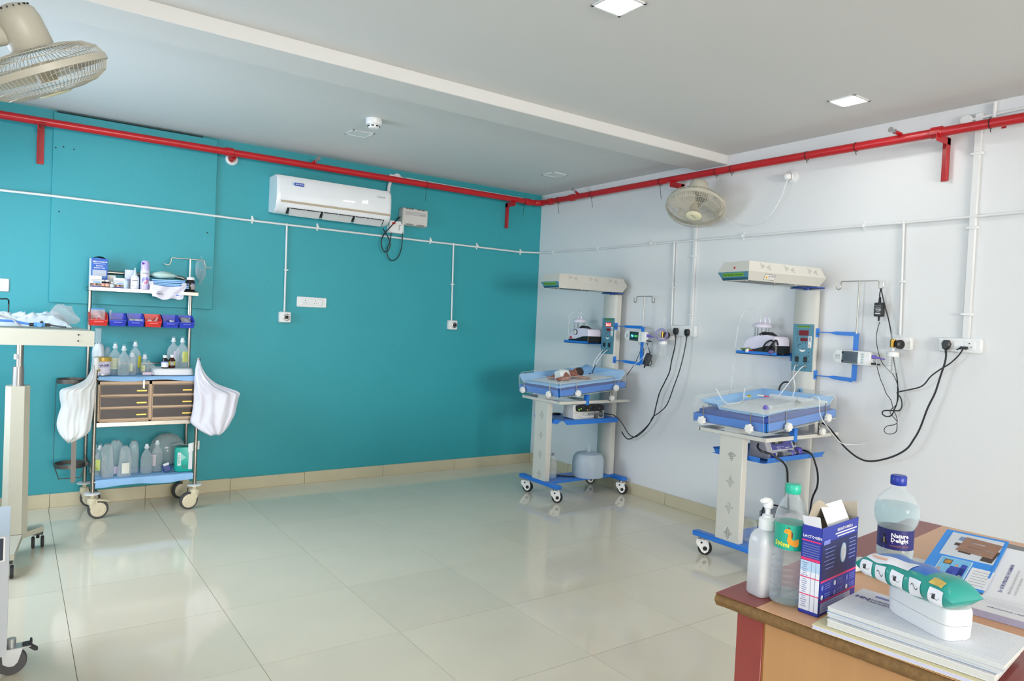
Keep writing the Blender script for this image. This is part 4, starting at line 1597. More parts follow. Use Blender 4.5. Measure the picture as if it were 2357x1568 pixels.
# pulse oximeter monitors clamped to the bracket uprights
def monitor(root, c, label, on, tilt):
    t = thing('patient_monitor', label, 'monitor', root + V(c))
    wid, hgt, d = .24, .082, .038
    m = Matrix.Rotation(tilt, 4, 'X') @ frame((0, 0, 0), -YA, ZA)
    x0, x1, r = -wid / 2, wid / 2, hgt / 2
    po = [(x1 - .012, -r), (x1, -r + .012), (x1, r - .012), (x1 - .012, r)] + [(x0 + r - r * sin(a), r * cos(a)) for a in [i * pi / 14 for i in range(15)]]
    b = MB()
    b.M = m
    b.rings([[(x * s, y * s, z) for x, y in po] for s, z in ((.95, 0), (1, .005), (1, d - .005), (.97, d - .001), (.94, d))])
    b.obj('casing', white_plastic, t)
    b = MB()
    b.M = m
    b.box((-.006, 0, d + .0005), (.10, .074, .003), .002)
    sf = b.obj('screen_frame', mat('screen_frame_grey', (70, 84, 88), .25), t)
    b = MB()
    b.M = m
    b.box((-.004, .003, d + .0022), (.084, .056, .001), 0, 0)
    if on:
        b.text('98', .03, m @ Matrix.Translation((-.024, .0, d + .0028)), 1, bold=.0006)
        b.text('155', .025, m @ Matrix.Translation((.018, .001, d + .0028)), 2, bold=.0005)
        b.text('SpO2          PR', .007, m @ Matrix.Translation((-.006, .022, d + .0028)), 3)
    b.obj('screen', [mat('screen_on', (24, 52, 62), .15) if on else mat('screen_off', (58, 74, 86), .12), mat('digit_cyan', (110, 214, 246), .3, var=0, emit=1.4), mat('digit_green', (84, 204, 96), .3, var=0, emit=1.0), mat('digit_grey', (130, 140, 140), .4)], sf)
    b = MB()
    b.M = m
    for i in range(4):
        for j in range(4): b.cyl((x0 + .037 + (i - 1.5) * .0075, (j - 1.5) * .0075, d - .001), (x0 + .037 + (i - 1.5) * .0075, (j - 1.5) * .0075, d + .0012), .0026, n=6)
    b.obj('speaker_grille', grey_ink, t, kind='stuff')
    for k in range(4):
        b = MB()
        b.M = m
        b.box((x1 - .047, .024 - .016 * k, d + .001), (.02, .011, .003), .002, 0)
        b.box((x1 - .047, .024 - .016 * k, d + .0026), (.008, .004, .0006), 0, 1)
        b.obj('key', [mat('key_grey', (206, 214, 212), .4), mat('key_mark', (80, 160, 150), .4)], t)
    for yy in (.026, -.026):
        b = MB()
        b.M = m
        b.cyl((x0 + .068, yy, d - .001), (x0 + .068, yy, d + .002), .006, n=12)
        b.obj('round_key', grey_ink, t)
    b = MB()
    b.M = m
    b.box((x1 + .012, .013, d * .5), (.026, .022, .016), .004)
    b.tube([(x1 + .02, .012, d * .5), (x1 + .045, .009, d * .5), (x1 + .075, .005, d * .5)], [.007, .005, .004], 8)
    b.obj('probe_plug', mat('plug_violet', (112, 92, 196), .4), t)
    b = MB()
    b.M = m
    b.cyl((x1 - .002, -.027, d * .5), (x1 + .05, -.029, d * .5), .006, .0045, 10)
    b.obj('power_jack', black_plastic, t)
    b = MB()
    b.M = m
    b.box((.02 if on else .012, 0, -.006), (.05, .05, .012), .002)
    b.obj('clamp', mat('clamp_grey', (120, 124, 126), .4), t)
    return t


monitor(R1, (-.120, -.365, 1.321), 'white monitor with numbers on its lit screen, clamped by the first warmer', True, .03)
monitor(R2, (-.108, -.345, 1.269), 'white monitor with a blank grey screen, clamped by the second warmer', False, .02)

# adapters hanging by their leads
ad_m = mat('adapter_grey', (66, 68, 72), .5)
pa_ = wl(R1, 1490, 828, 0, -.06)
t = thing('power_adapter', 'dark grey power adapter hanging tilted behind the first warmer bracket', 'adapter', R1 + pa_ - R1)
R = Matrix.Rotation(.42, 3, 'X')
MB().box((0, 0, 0), (.034, .05, .10), .005, 0, R).obj('adapter_body', ad_m, t)
MB().cyl(R @ V((0, 0, -.05)), R @ V((0, 0, -.075)), .008, .005, 8).cyl(R @ V((0, 0, .05)), R @ V((0, 0, .07)), .007, .004, 8).obj('strain_relief', black_plastic, t)


def rcable(pix, r, label, d0, d1, m=black_cable, name='power_cable', cat='cable', k=6):
    return wcable(pix, r, label, (d0, d1), m, k, name, cat=cat)


rcable([(1494, 845), (1497, 840 + 10), (1496, 843), (1500, 838), (1498, 824), (1494, 805), (1489, 789), (1487, 784)][3:] , .0035, 'short black lead from the tilted adapter up to the first monitor', .075, .11)
rcable([(1489, 838), (1494, 842), (1499, 838), (1500, 832)], .0035, 'small black lead loop under the tilted adapter', .075, .075)
rcable([(1480, 822), (1482, 806), (1476, 800), (1480, 812), (1481, 806)][:2] + [(1478, 799), (1474, 808), (1470, 818), (1463, 834), (1456, 845), (1447, 858), (1443, 864)], .0028, 'thin black lead crossing behind the first warmer bracket', .08, .10)
rcable([(1497, 783), (1494, 790), (1489, 800), (1482, 806), (1477, 800), (1470, 788), (1468, 783)], .0022, 'thin grey monitor lead looping under the first monitor', .12, .12, mat('lead_grey', (150, 152, 156), .5))
rcable([(1503, 778), (1497, 788), (1491, 800), (1487, 812), (1480, 822), (1470, 832), (1459, 840), (1448, 850), (1437, 862), (1428, 874), (1422, 882)], .002, 'thin pale probe lead running from the first monitor down to the bed', .11, .22, mat('lead_pale', (206, 208, 208), .5))

pa_ = wl(R2, 2024, 713, 0, -.088)
t = thing('power_adapter', 'black power adapter with white label hanging from the drip hook', 'adapter', pa_)
MB().box((0, 0, 0), (.032, .052, .082), .004).obj('adapter_body', mat('adapter_black', (40, 41, 44), .5), t)
b = MB()
m = frame((-.0163, 0, 0), -YA, ZA)
b.text('AC/DC ADAPTER', .0052, m @ Matrix.Translation((0, .022, 0)), 0)
b.text('INPUT 100-240V', .0045, m @ Matrix.Translation((0, .014, 0)), 0)
b.text('12V', .02, m @ Matrix.Translation((.002, -.006, 0)), 0, bold=.0004)
b.M = m
for k in range(5): b.box((0, .008 - k * .0085 if k < 2 else -.014 - k * .003, .0003), (.034 - .003 * (k % 3), .0018, .0004))
b.obj('rating_label', white_ink, t, kind='stuff')
MB().cyl((0, 0, .041), (0, 0, .075), .0085, .006, 8).cyl((0, 0, -.041), (0, 0, -.068), .0065, .0045, 8).obj('strain_relief', black_plastic, t)
rcable([(2025, 686), (2025, 677), (2028, 664), (2030, 675), (2037, 705), (2045, 735), (2051, 765), (2055, 795), (2057, 825), (2062, 855), (2066, 880), (2066, 905), (2065, 925), (2060, 940), (2052, 956), (2040, 959), (2031, 953), (2034, 946), (2050, 945), (2070, 945), (2076, 932), (2073, 916), (2065, 906), (2070, 902), (2090, 898), (2115, 892), (2128, 884), (2143, 866), (2165, 850), (2185, 838), (2205, 820), (2216, 805)], .0038,
       'black cable knotted below the drip hook and running to the right socket', .04, .05)
rcable([(2025, 741), (2020, 757), (2017, 780), (2021, 808), (2029, 832), (2040, 847), (2055, 862), (2064, 880), (2069, 905), (2064, 930), (2052, 942), (2049, 950), (2058, 962), (2065, 970)], .0022, 'thin black lead hanging from the black adapter', .05, .05)
rcable([(2011, 833), (2017, 838), (2020, 850), (2027, 874), (2034, 890), (2040, 906), (2051, 922), (2056, 942), (2063, 958), (2065, 972), (2058, 978), (2042, 981), (2035, 990), (2040, 998), (2052, 999), (2063, 993), (2065, 975)], .0022, 'thin black monitor lead ending in a loose loop low on the wall', .11, .05)
rcable([(2017, 830), (2016, 850), (2006, 880), (2000, 905), (1992, 935), (1986, 962)], .0018, 'thin white probe lead hanging from the second monitor', .12, .10, mat('lead_pale', (206, 208, 208), .5))


# syringe pumps
def pump1():
    t = thing('syringe_pump', 'white syringe pump with black front panel on the first warmer shelf', 'syringe pump', R1 + V((-.415, -.09, .6372)), 0)
    W, Hh = .165, .125
    b = MB()
    pr = [(-.065, 0), (.07, 0), (.075, .03), (.06, .115), (.045, .125), (-.035, .125), (-.058, .115), (-.066, .058), (-.06, .052), (-.068, .045)]
    # profile (y, z), swept along x
    def ring(x, s): return [(x, y * s, .064 + (z - .064) * s) for y, z in pr]
    b.rings([ring(-W, .9), ring(-W + .008, .97), ring(-W + .02, 1), ring(W - .02, 1), ring(W - .008, .97), ring(W, .9)])
    b.obj('casing', mat('pump_white', (216, 216, 210), .4), t)
    sl = V((0, .008, .057)).normalized()
    m = frame((0.008, -.0625, .0865), XA, sl)
    b = MB()
    po = arc_poly(.152, .029, 28, 6)
    b.prism(po, .003, m.translation, m.to_3x3())
    pl = b.obj('front_panel', mat('pump_black_panel', (20, 18, 20), .12), t)
    gl = mat('led_green', (140, 220, 60), .3, var=0, emit=1.2)
    am = mat('led_amber', (210, 170, 50), .3, var=0, emit=.5)
    wh = mat('panel_print', (120, 130, 120), .5)
    b = MB()
    b.M = m
    b.box((-.12, -.012, .0034), (.014, .005, .001), 0, 0).box((-.098, -.004, .0034), (.008, .008, .001), 0, 0)
    b.box((-.03, -.016, .0034), (.009, .007, .001), 0, 1).box((-.008, -.014, .0034), (.007, .007, .001), 0, 2)
    for x, y in ((-.07, .012), (.0, .014), (.02, .018), (.0, .004), (.06, .016), (.1, -.006)): b.box((x, y, .0033), (.012, .004, .0006), 0, 2)
    b.obj('panel_marks', [gl, am, wh], pl, kind='stuff')
    b = MB().cyl((-.075, -.084, .04), (.045, -.084, .04), .0125, n=14)
    b.cyl((-.10, -.084, .04), (-.075, -.084, .04), .0035, n=8)
    b.cyl((.045, -.084, .04), (.052, -.084, .04), .02, n=14)
    b.obj('syringe_barrel', clear, t)
    MB().cyl((-.02, -.084, .04), (.115, -.084, .04), .0075, n=10).cyl((.112, -.084, .04), (.118, -.084, .04), .018, n=12).obj('syringe_plunger', mat('plunger_grey', (110, 116, 122), .35), t)
    b = MB().box((.052, -.085, .028), (.022, .042, .045), .004).box((.118, -.078, .034), (.035, .04, .05), .012)
    b.obj('drive_clamp', mat('pump_grey', (84, 88, 92), .4), t)
    MB().box((-.012, -.072, .02), (.13, .012, .02), .003).obj('syringe_cradle', mat('pump_white', (216, 216, 210), .4), t)
    b = MB()
    for x in (-.12, .12):
        for y in (-.045, .05): b.cyl((x, y, -.0), (x, y, .004), .01, n=8)
    b.obj('rubber_foot', dark_rubber, t, kind='stuff')
    return t


pump1()


def pump2():
    t = thing('syringe_pump', 'grey and violet syringe pump with sloping front on the second warmer shelf', 'syringe pump', R2 + V((-.465, -.072, .6372)), 0)
    W = .15
    pg = mat('pump_grey_body', (190, 190, 196), .4)
    b = MB()
    pr = [(-.075, 0), (.075, 0), (.07, .104), (.055, .118), (-.035, .118), (-.062, .052), (-.072, .044), (-.076, .04)]
    def ring(x, s): return [(x, y * s, .058 + (z - .058) * s) for y, z in pr]
    b.rings([ring(-W, .92), ring(-W + .008, .98), ring(-W + .02, 1), ring(W - .02, 1), ring(W - .008, .98), ring(W, .92)])
    b.obj('casing', pg, t)
    sl = V((0, .027, .066)).normalized()
    m = frame((0, -.0505, .084), XA, sl)
    vi = mat('panel_violet', (88, 88, 158), .35)
    b = MB()
    b.M = m
    b.box((-.005, 0, .001), (.21, .062, .003), .003, 0)
    b.box((-.005, 0, .0006), (.215, .066, .002), .003, 1)
    pl = b.obj('front_panel', [vi, knob_w], t)
    b = MB()
    b.M = m
    b.box((-.04, .017, .003), (.11, .027, .002), .001, 0)
    b.box((-.05, .017, .0045), (.03, .018, .001), 0, 1)
    b.box((.06, .006, .003), (.022, .05, .002), 0, 3) if False else None
    for x, y, w_, h_ in ((-.05, -.014, .014, .006), (-.05, -.026, .014, .006), (-.03, -.014, .012, .006), (-.03, -.026, .012, .006), (.03, -.022, .012, .006), (.045, -.022, .012, .006), (.06, -.02, .01, .006), (.0, -.014, .02, .003)):
        b.box((x, y, .0028), (w_, h_, .0012), 0, 2)
    b.obj('panel_keys', [mat('lcd_dark', (62, 62, 66), .25), mat('lcd_grey', (150, 152, 146), .3), mat('key_light', (206, 204, 226), .5)], pl, kind='stuff')
    b = MB()
    b.M = m
    b.box((.122, .002, .001), (.04, .06, .003), .003, 0).box((.122, .006, .003), (.022, .04, .002), 0, 1)
    b.obj('pressure_window', [mat('window_pale', (176, 188, 196), .35), mat('lcd_dark', (62, 62, 66), .25)], t)
    MB().cyl((-.06, -.094, .036), (.07, -.094, .036), .0125, n=14).obj('syringe_barrel', clear, t)
    MB().cyl((-.02, -.094, .036), (.12, -.094, .036), .008, n=10).obj('syringe_plunger', mat('plunger_dark', (70, 72, 90), .35), t)
    MB().cyl((-.075, -.094, .036), (-.06, -.094, .036), .016, n=14).obj('barrel_end', mat('pump_grey', (84, 88, 92), .4), t)
    b = MB().box((.045, -.09, .026), (.03, .036, .052), .006).box((.125, -.086, .036), (.04, .036, .056), .008)
    b.obj('drive_clamp', mat('clamp_violet', (92, 84, 176), .35), t)
    MB().box((-.118, -.077, .024), (.05, .006, .036), .002).obj('blue_label', mat('label_indigo', (52, 62, 170), .4), t)
    b = MB()
    for x in (-.11, .11):
        for y in (-.05, .05): b.cyl((x, y, -.0), (x, y, .004), .01, n=8)
    b.obj('rubber_foot', dark_rubber, t, kind='stuff')


pump2()
S = lambda px, py, ax, v: wl(R2, px, py, ax, v)
cable('power_cable', [S(1745, 1022, 1, -.09), S(1744, 1030, 1, -.12), S(1752, 1038, 1, -.165), S(1775, 1046, 1, -.19), S(1795, 1058, 1, -.225), S(1807, 1070, 1, -.23), S(1812, 1085, 1, -.23), S(1813, 1110, 1, -.2), S(1814, 1135, 1, -.18), S(1815, 1180, 1, -.12)], .0062, black_cable, 'left black cable drooping from the grey pump towards the floor', 'cable')
cable('power_cable', [S(1812, 1003, 1, -.06), S(1825, 1010, 1, -.09), S(1831, 1022, 1, -.10), S(1833, 1038, 1, -.11), S(1850, 1037, 1, -.17), S(1868, 1046, 1, -.215), S(1876, 1065, 1, -.23), S(1882, 1090, 1, -.23), S(1881, 1120, 1, -.2), S(1869, 1150, 1, -.15), S(1862, 1200, 1, -.1)], .0062, black_cable, 'right black cable drooping from the grey pump towards the floor', 'cable')
# things on the lower deck of the first warmer
dome = film('frosted_dome', (214, 228, 238), .42, .75, .35)
p = wl(R1, 1352, 1096, 2, .1405)
t = thing('oxygen_hood', 'frosted clear oxygen hood dome on the base of the first warmer', 'oxygen hood', (p.x, p.y, .1412))
MB().lathe([(.122, 0), (.13, .003), (.131, .12), (.125, .16), (.105, .19), (.07, .2), (.02, .202)], n=36, cap=False).lathe([(.126, .002), (.127, .12), (.121, .158), (.102, .186), (.02, .198)], n=36, cap=False).obj('dome_shell', dome, t)
MB().lathe([(.016, .198), (.013, .225), (.006, .232), (.0035, .275)], n=12).obj('inlet_nozzle', milky, t)
p = wl(R1, 1271, 1099, 2, .1405)


def lathe_thing(name, label, cat, loc, parts, group=None, rz=0, rot=None):
    t = thing(name, label, cat, loc, rz, group, rot)
    for nm, pr, m in parts:
        MB().lathe(pr, n=22).obj(nm, m, t)
    return t


lathe_thing('plastic_bottle', 'empty clear plastic bottle behind the front leg of first warmer', 'bottle', (p.x, p.y, .1412), [('body', [(.03, 0), (.034, .006), (.034, .11), (.03, .135), (.014, .16), (.012, .18)], milky), ('cap', [(.014, .178), (.014, .196), (.01, .198)], mat('cap_grey', (150, 160, 168), .4))])
a, b_ = wl(R1, 1281, 1093, 2, .15), wl(R1, 1325, 1096, 2, .15)
b = MB()
d = (b_ - a)
nrm = V((-d.y, d.x, 0)).normalized()
for s in (-1, 1):
    b.tube([a + nrm * s * .012 + ZA * -.004, a + d * .45 + nrm * s * .006 + ZA * -.004, b_ + nrm * s * .003 + ZA * -.004], .004, 6)
    b.tube(arc(a - d * .0 + nrm * s * .014 - ZA * .004, d.normalized(), nrm, .011, 0, 2 * pi, 12)[:-1], .003, 6, loop=True)
tag(b.obj('metal_forceps', mat('dark_steel', (70, 66, 64), .3, 1)), 'dark metal forceps lying on the blue base of the first warmer', 'forceps')
p = wl(R1, 1275, 953, 2, .642)
b = MB().box((0, 0, 0), (.11, .05, .014), .004, 0, Matrix.Rotation(-.15, 3, 'Z'))
tag(b.obj('charger_box', black_plastic, None, (p.x, p.y, .6445)), 'flat black box on the first warmer shelf left of pump', 'box')
# backup unit on the deck of the second warmer
t = thing('battery_unit', 'grey and orange power unit on second warmer base behind pump bottle', 'power unit', R2 + V((-.30, -.02, .1412)))
MB().box((0, 0, .065), (.20, .16, .13), .012).obj('casing', mat('unit_grey', (150, 152, 156), .4), t)
for y in (-.081, .081): MB().box((0, y, .05), (.17, .006, .05), .002).obj('orange_side', mat('unit_orange', (226, 128, 28), .4), t)
MB().box((-.1005, 0, .07), (.004, .12, .08), .002).obj('dark_panel', black_plastic, t)
cable('power_cable', [R2 + V(q) for q in ((-.40, -.02, .15), (-.41, .02, .25), (-.37, .03, .30), (-.30, -.01, .30), (-.25, -.06, .28))], .006, black_cable, 'black cable arching over the grey and orange power unit', 'cable')
b = MB().lathe([(.04, 0), (.045, .01), (.045, .11), (.03, .13)], n=20)
tag(b.obj('clear_jar', clear, None, R2 + V((-.64, -.05, .1412))), 'clear plastic jar behind the front leg of second warmer', 'jar')

# leads and odds on the two beds
def bed_cable(root, pts, r, m, label, name='probe_lead', cat='lead'):
    return cable(name, [bedpt(root, s, t_, h) for s, t_, h in pts], r, m, label, cat)


lead_w = mat('lead_white', (228, 230, 230), .5)
J1 = lambda x, z: R1 + V((-.135, x, z))
cable('probe_lead', [J1(.03, 1.191), J1(.034, 1.18), R1 + V((-.17, .05, 1.13)), R1 + V((-.20, .062, 1.07)), R1 + V((-.20, .065, 1.035))], .003, lead_w, 'white probe lead from the left jack of the first warmer', 'lead')
cable('probe_lead', [J1(-.03, 1.191), R1 + V((-.15, -.01, 1.17)), R1 + V((-.17, .03, 1.11)), R1 + V((-.19, .05, 1.06))], .003, lead_w, 'white probe lead from the right jack of the first warmer', 'lead')
cable('probe_connector', [R1 + V((-.19, .05, 1.06)), R1 + V((-.195, .058, 1.03)), R1 + V((-.20, .07, 1.0)), R1 + V((-.205, .072, .975)), bedpt(R1, .60, .075, .10)], .0042, black_cable, 'short black lead bent above the first warmer bed', 'lead')


def grommet(root, y, z, label):
    t = thing('hose_port', label, 'port', root + V((-.111, y, z)))
    MB().lathe([(.018, 0), (.018, .004), (.008, .006)], n=18, R=axes((-1, 0, 0))).obj('port_disc', mat('port_blue', (84, 164, 226), .4), t)
    MB().cyl((0, 0, 0), (-.01, 0, 0), .006, n=10).obj('port_core', black_plastic, t)


grommet(R1, .0, .998, 'small blue round port on the first warmer column above the bed')
grommet(R2, .0, 1.03, 'small blue round port on the second warmer column above the bed')
J2 = lambda x, z: R2 + V((-.135, x, z))
cable('probe_lead', [J2(.03, 1.191), J2(.036, 1.17), R2 + V((-.16, .02, 1.11)), R2 + V((-.17, .0, 1.05)), R2 + V((-.19, .0, .99))], .003, lead_w, 'white probe lead from the left jack of the second warmer', 'lead')
cable('probe_lead', [J2(-.03, 1.191), R2 + V((-.145, -.01, 1.17)), R2 + V((-.18, .03, 1.09)), R2 + V((-.24, .06, 1.0)), bedpt(R2, .53, .05, .10)], .003, lead_w, 'white probe lead from the right jack of the second warmer', 'lead')
cable('sensor_cable', [R2 + V((-.10, .088, 1.075)), R2 + V((-.13, .11, 1.073)), R2 + V((-.15, .125, 1.04)), R2 + V((-.155, .125, 1.0)), bedpt(R2, .66, .12, .10)], .0055, black_cable, 'short black cable bent beside the second warmer column', 'cable')
# tubing, cap, brush and electrode leads on the second bed
bed_cable(R2, [(.14, .20, .19), (.18, .16, .10), (.26, .12, .098), (.34, .15, .10), (.40, .19, .105), (.42, .20, .16)], .0036, film('thin_tubing', (236, 240, 240), .5, .8, .2), 'clear white tubing curving up from the second bed', 'feeding_tube', 'tubing')
bed_cable(R2, [(.36, .24, .10), (.43, .215, .10), (.475, .212, .10)], .003, lead_w, 'short white tube leading to the yellow cap', 'feeding_tube', 'tubing')
p = bedpt(R2, .487, .218, .0925)
b = MB().lathe([(.016, 0), (.018, .004), (.017, .012), (.009, .016)], n=16)
tag(b.obj('yellow_cap', mat('cap_yellow', (190, 176, 36), .4), None, p), 'small yellow-green cap lying on the second bed', 'cap')
t = thing('thermometer', 'pink and white thermometer lying on the second bed', 'thermometer', bedpt(R2, .57, .165, .094))
MB().tube([(.0, .045, .004), (.0, .02, .005), (.002, -.005, .004)], [.006, .0075, .006], 8).obj('white_body', knob_w, t)
MB().tube([(.002, -.003, .004), (.006, -.04, .003)], [.006, .003], 8).obj('pink_end', mat('pink_plastic', (230, 70, 120), .4), t)
MB().box((-.001, .022, .012), (.008, .014, .002)).obj('red_mark', red_paint, t)
p0 = (.50, -.13)
for k, (pts) in enumerate((
        [(.5, -.13, .098), (.46, -.11, .10), (.40, -.10, .098), (.36, -.13, .098), (.30, -.12, .098)],
        [(.5, -.135, .100), (.55, -.165, .102), (.62, -.175, .100), (.66, -.205, .100)],
        [(.5, -.13, .10), (.54, -.10, .12), (.60, -.09, .14), (.66, -.13, .115), (.61, -.19, .105)],
        [(.5, -.13, .10), (.44, -.16, .10), (.40, -.19, .098), (.47, -.215, .098)])):
    bed_cable(R2, pts, .0022, mat('lead_grey2', (176, 176, 168), .5), ['grey electrode lead running towards the bed front', 'grey electrode lead running towards the column', 'grey electrode lead arching over the second bed', 'grey electrode lead curling near the bed side'][k], 'electrode_lead', 'lead')
b = MB().tube(arc(bedpt(R2, .5, -.13, .101), (1, 0, 0), (0, 1, 0), .016, 0, 2 * pi, 14)[:-1], .004, 6, loop=True)
b.tube(arc(bedpt(R2, .5, -.13, .106), (1, 0, 0), (0, 1, 0), .010, 0, 2 * pi, 14)[:-1], .003, 6, loop=True)
tag(b.obj('lead_coil', mat('coil_dark', (92, 92, 88), .5)), 'small dark coil of electrode leads on the second bed', 'coil')
cable('probe_lead', [bedpt(R2, .5, -.14, .105), bedpt(R2, .48, -.2, .12), bedpt(R2, .47, -.285, .155), R2 + V((-.36, -.30, .92)), R2 + V((-.30, -.32, .84)), R2 + V((-.20, -.34, .755)), R2 + V((-.13, -.36, .74)), R2 + V((-.09, -.42, .75)), R2 + V((-.08, -.5, .78))], .0024, lead_w, 'white lead hanging over the side of the second bed', 'lead')
t = thing('probe_plug', 'violet and clear plug end near the front corner of second bed', 'plug', bedpt(R2, .225, -.10, .096))
MB().lathe([(.011, -.012), (.016, -.004), (.016, .006), (.009, .014)], n=14, R=axes((-.6, .3, .5))).obj('violet_end', mat('plug_violet', (112, 92, 196), .4), t)
MB().lathe([(.012, 0), (.015, .01), (.015, .03), (.010, .036)], n=14, R=axes((.3, -.8, .25))).obj('clear_sleeve', milky, t)
bed_cable(R1, [(.58, -.16, .0925), (.62, -.165, .0925), (.66, -.162, .0925), (.62, -.155, .0925), (.57, -.158, .0925)], .002, mat('lead_grey2', (176, 176, 168), .5), 'thin flat lead lying on the first bed near the hand', 'probe_lead', 'lead')

# ================================================================== dressing trolley
def xat(px, py, d): return bk(px, py, d).x


tr = thing('dressing_trolley', 'stainless dressing trolley with dark drawers standing against the teal wall', 'trolley', (-3.52, -.24, 0))
TO = V((-3.52, -.24, 0))
FLX, FRX, YFr, YRr = -3.815, -3.205, -.415, -.065
ZD = .918
def T_(b, name, m, par=tr, **k): return b.obj(name, m, par, -TO if par is tr else (0, 0, 0), **k)


def tsub(b, name, m, par, **k):
    o = b.obj(name, m, par, **k)
    return o


pr = .0125
T_(MB().tube([(FLX, YFr, .165), (FLX, YFr, .99)], pr, 14), 'post', steel)
T_(MB().tube([(FRX, YFr, .165), (FRX, YFr, 1.045)], pr, 14), 'post', steel)
b = MB().lathe([(.0155, 0), (.0165, .004), (.0165, .04), (.017, .044), (.017, .07), (.014, .078)], (FLX, YFr, .965), 18)
T_(b, 'post_cap', white_plastic)
# rear posts bent over into the back rail
lx, rx = -3.835, -3.205
zt = 1.605
pts = [(lx, YRr, .165), (lx, YRr, 1.0), (lx, YRr, zt - .09)] + arc((lx + .09, YRr, zt - .09), (-1, 0, 0), (0, 0, 1), .09, 0, pi / 2, 8)[1:] + [(-3.5, YRr, zt)] + arc((rx - .09, YRr, zt - .09), (0, 0, 1), (1, 0, 0), .09, 0, pi / 2, 8) + [(rx, YRr, 1.0), (rx, YRr, .165)]
T_(MB().tube(pts, pr, 14), 'back_rail', steel)
b = MB()
b.span((lx - .02, -.235, 1.474), (rx + .02, -.055, 1.476)).span((lx - .02, -.237, 1.474), (rx + .02, -.234, 1.4985), .001).span((lx - .02, -.235, 1.474), (lx - .018, -.055, 1.50)).span((rx + .018, -.235, 1.474), (rx + .02, -.055, 1.50))
b.span((lx - .02, -.235, 1.496), (rx + .02, -.055, 1.4985))
T_(b, 'top_shelf', steel)
T_(MB().tube([(lx, -.085, 1.315), (rx, -.085, 1.315)], .006, 8), 'bin_rail', steel)
b = MB().span((FLX - .0, YFr, ZD - .025), (FRX, YRr, ZD - .006), .003)
for y in (YFr, YRr): b.tube([(FLX, y, ZD - .012), (FRX, y, ZD - .012)], .010, 10)
T_(b, 'deck', steel)
T_(MB().tube([(FLX, YRr + .0, ZD + .065), (FRX, YRr, ZD + .065)], .006, 8), 'deck_guard', steel)
b = MB().span((FLX, YFr - .002, .592), (FRX, YFr + .012, .622), .002).span((FLX, YRr - .01, .592), (FRX, YRr, .622), .002).span((FLX, YFr, .594), (FLX + .012, YRr, .618)).span((FRX - .012, YFr, .594), (FRX, YRr, .618))
T_(b, 'middle_frame', steel)
b = MB().span((FLX, YFr, .236), (FRX, YRr, .242))
for y in (YFr, YRr): b.tube([(FLX, y, .238), (FRX, y, .238)], .010, 10)
T_(b, 'lower_shelf', steel)
# drawer cabinet
wood = mat('drawer_edge_beech', (206, 176, 146), .45, var=.06, vs=10)
dark = mat('drawer_front_wenge', (52, 42, 40), .4, var=.12, vs=20)
gold_h = mat('drawer_handle_brass', (206, 176, 92), .35, .7)
x0, x1 = FLX + .016, FRX - .014
z0, z1 = .624, .888
b = MB().span((x0, YFr + .006, z0), (x1, YRr - .02, z1))
cab = T_(b, 'drawer_cabinet', wood)
b = MB().span((x0, YFr - .008, z0), (x0 + .008, YFr + .006, z1)).span((x1 - .008, YFr - .008, z0), (x1, YFr + .006, z1)).span((-3.505, YFr - .008, z0), (-3.489, YFr + .006, z1)).span((x0, YFr - .008, z0), (x1, YFr + .006, z0 + .008)).span((x0, YFr - .008, z1 - .018), (x1, YFr + .006, z1))
tsub(b, 'cabinet_face', wood, cab)
for i, (xa, xb) in enumerate(((x0 + .010, -3.507), (-3.487, x1 - .010))):
    for j in range(3):
        za = z0 + .010 + j * .0788
        zb_ = za + .0765
        dr = T_(MB().span((xa, YFr - .014, za), (xb, YFr + .004, zb_), .001).span((xa, YFr - .017, za), (xb, YFr - .012, za + .012), .001), 'drawer', wood)
        tsub(MB().span((xa + .004, YFr - .0155, za + .013), (xb - .004, YFr - .013, zb_ - .003), .0005), 'drawer_panel', dark, dr)
        hx = xb - .042
        tsub(MB().span((hx - .032, YFr - .022, za + .030), (hx + .030, YFr - .015, za + .042), .002), 'handle', gold_h, dr)
b = MB().span((-3.545, YFr - .016, .838), (-3.534, YFr - .0148, .90)).tube([(-3.54, YFr - .018, .842), (-3.56, YFr - .022, .835), (-3.585, YFr - .022, .842)], .003, 6)
T_(b, 'latch', steel)
# casters
cst = mat('caster_cream', (224, 214, 186), .4)
tyre_m = mat('caster_tyre_grey', (74, 74, 76), .6)


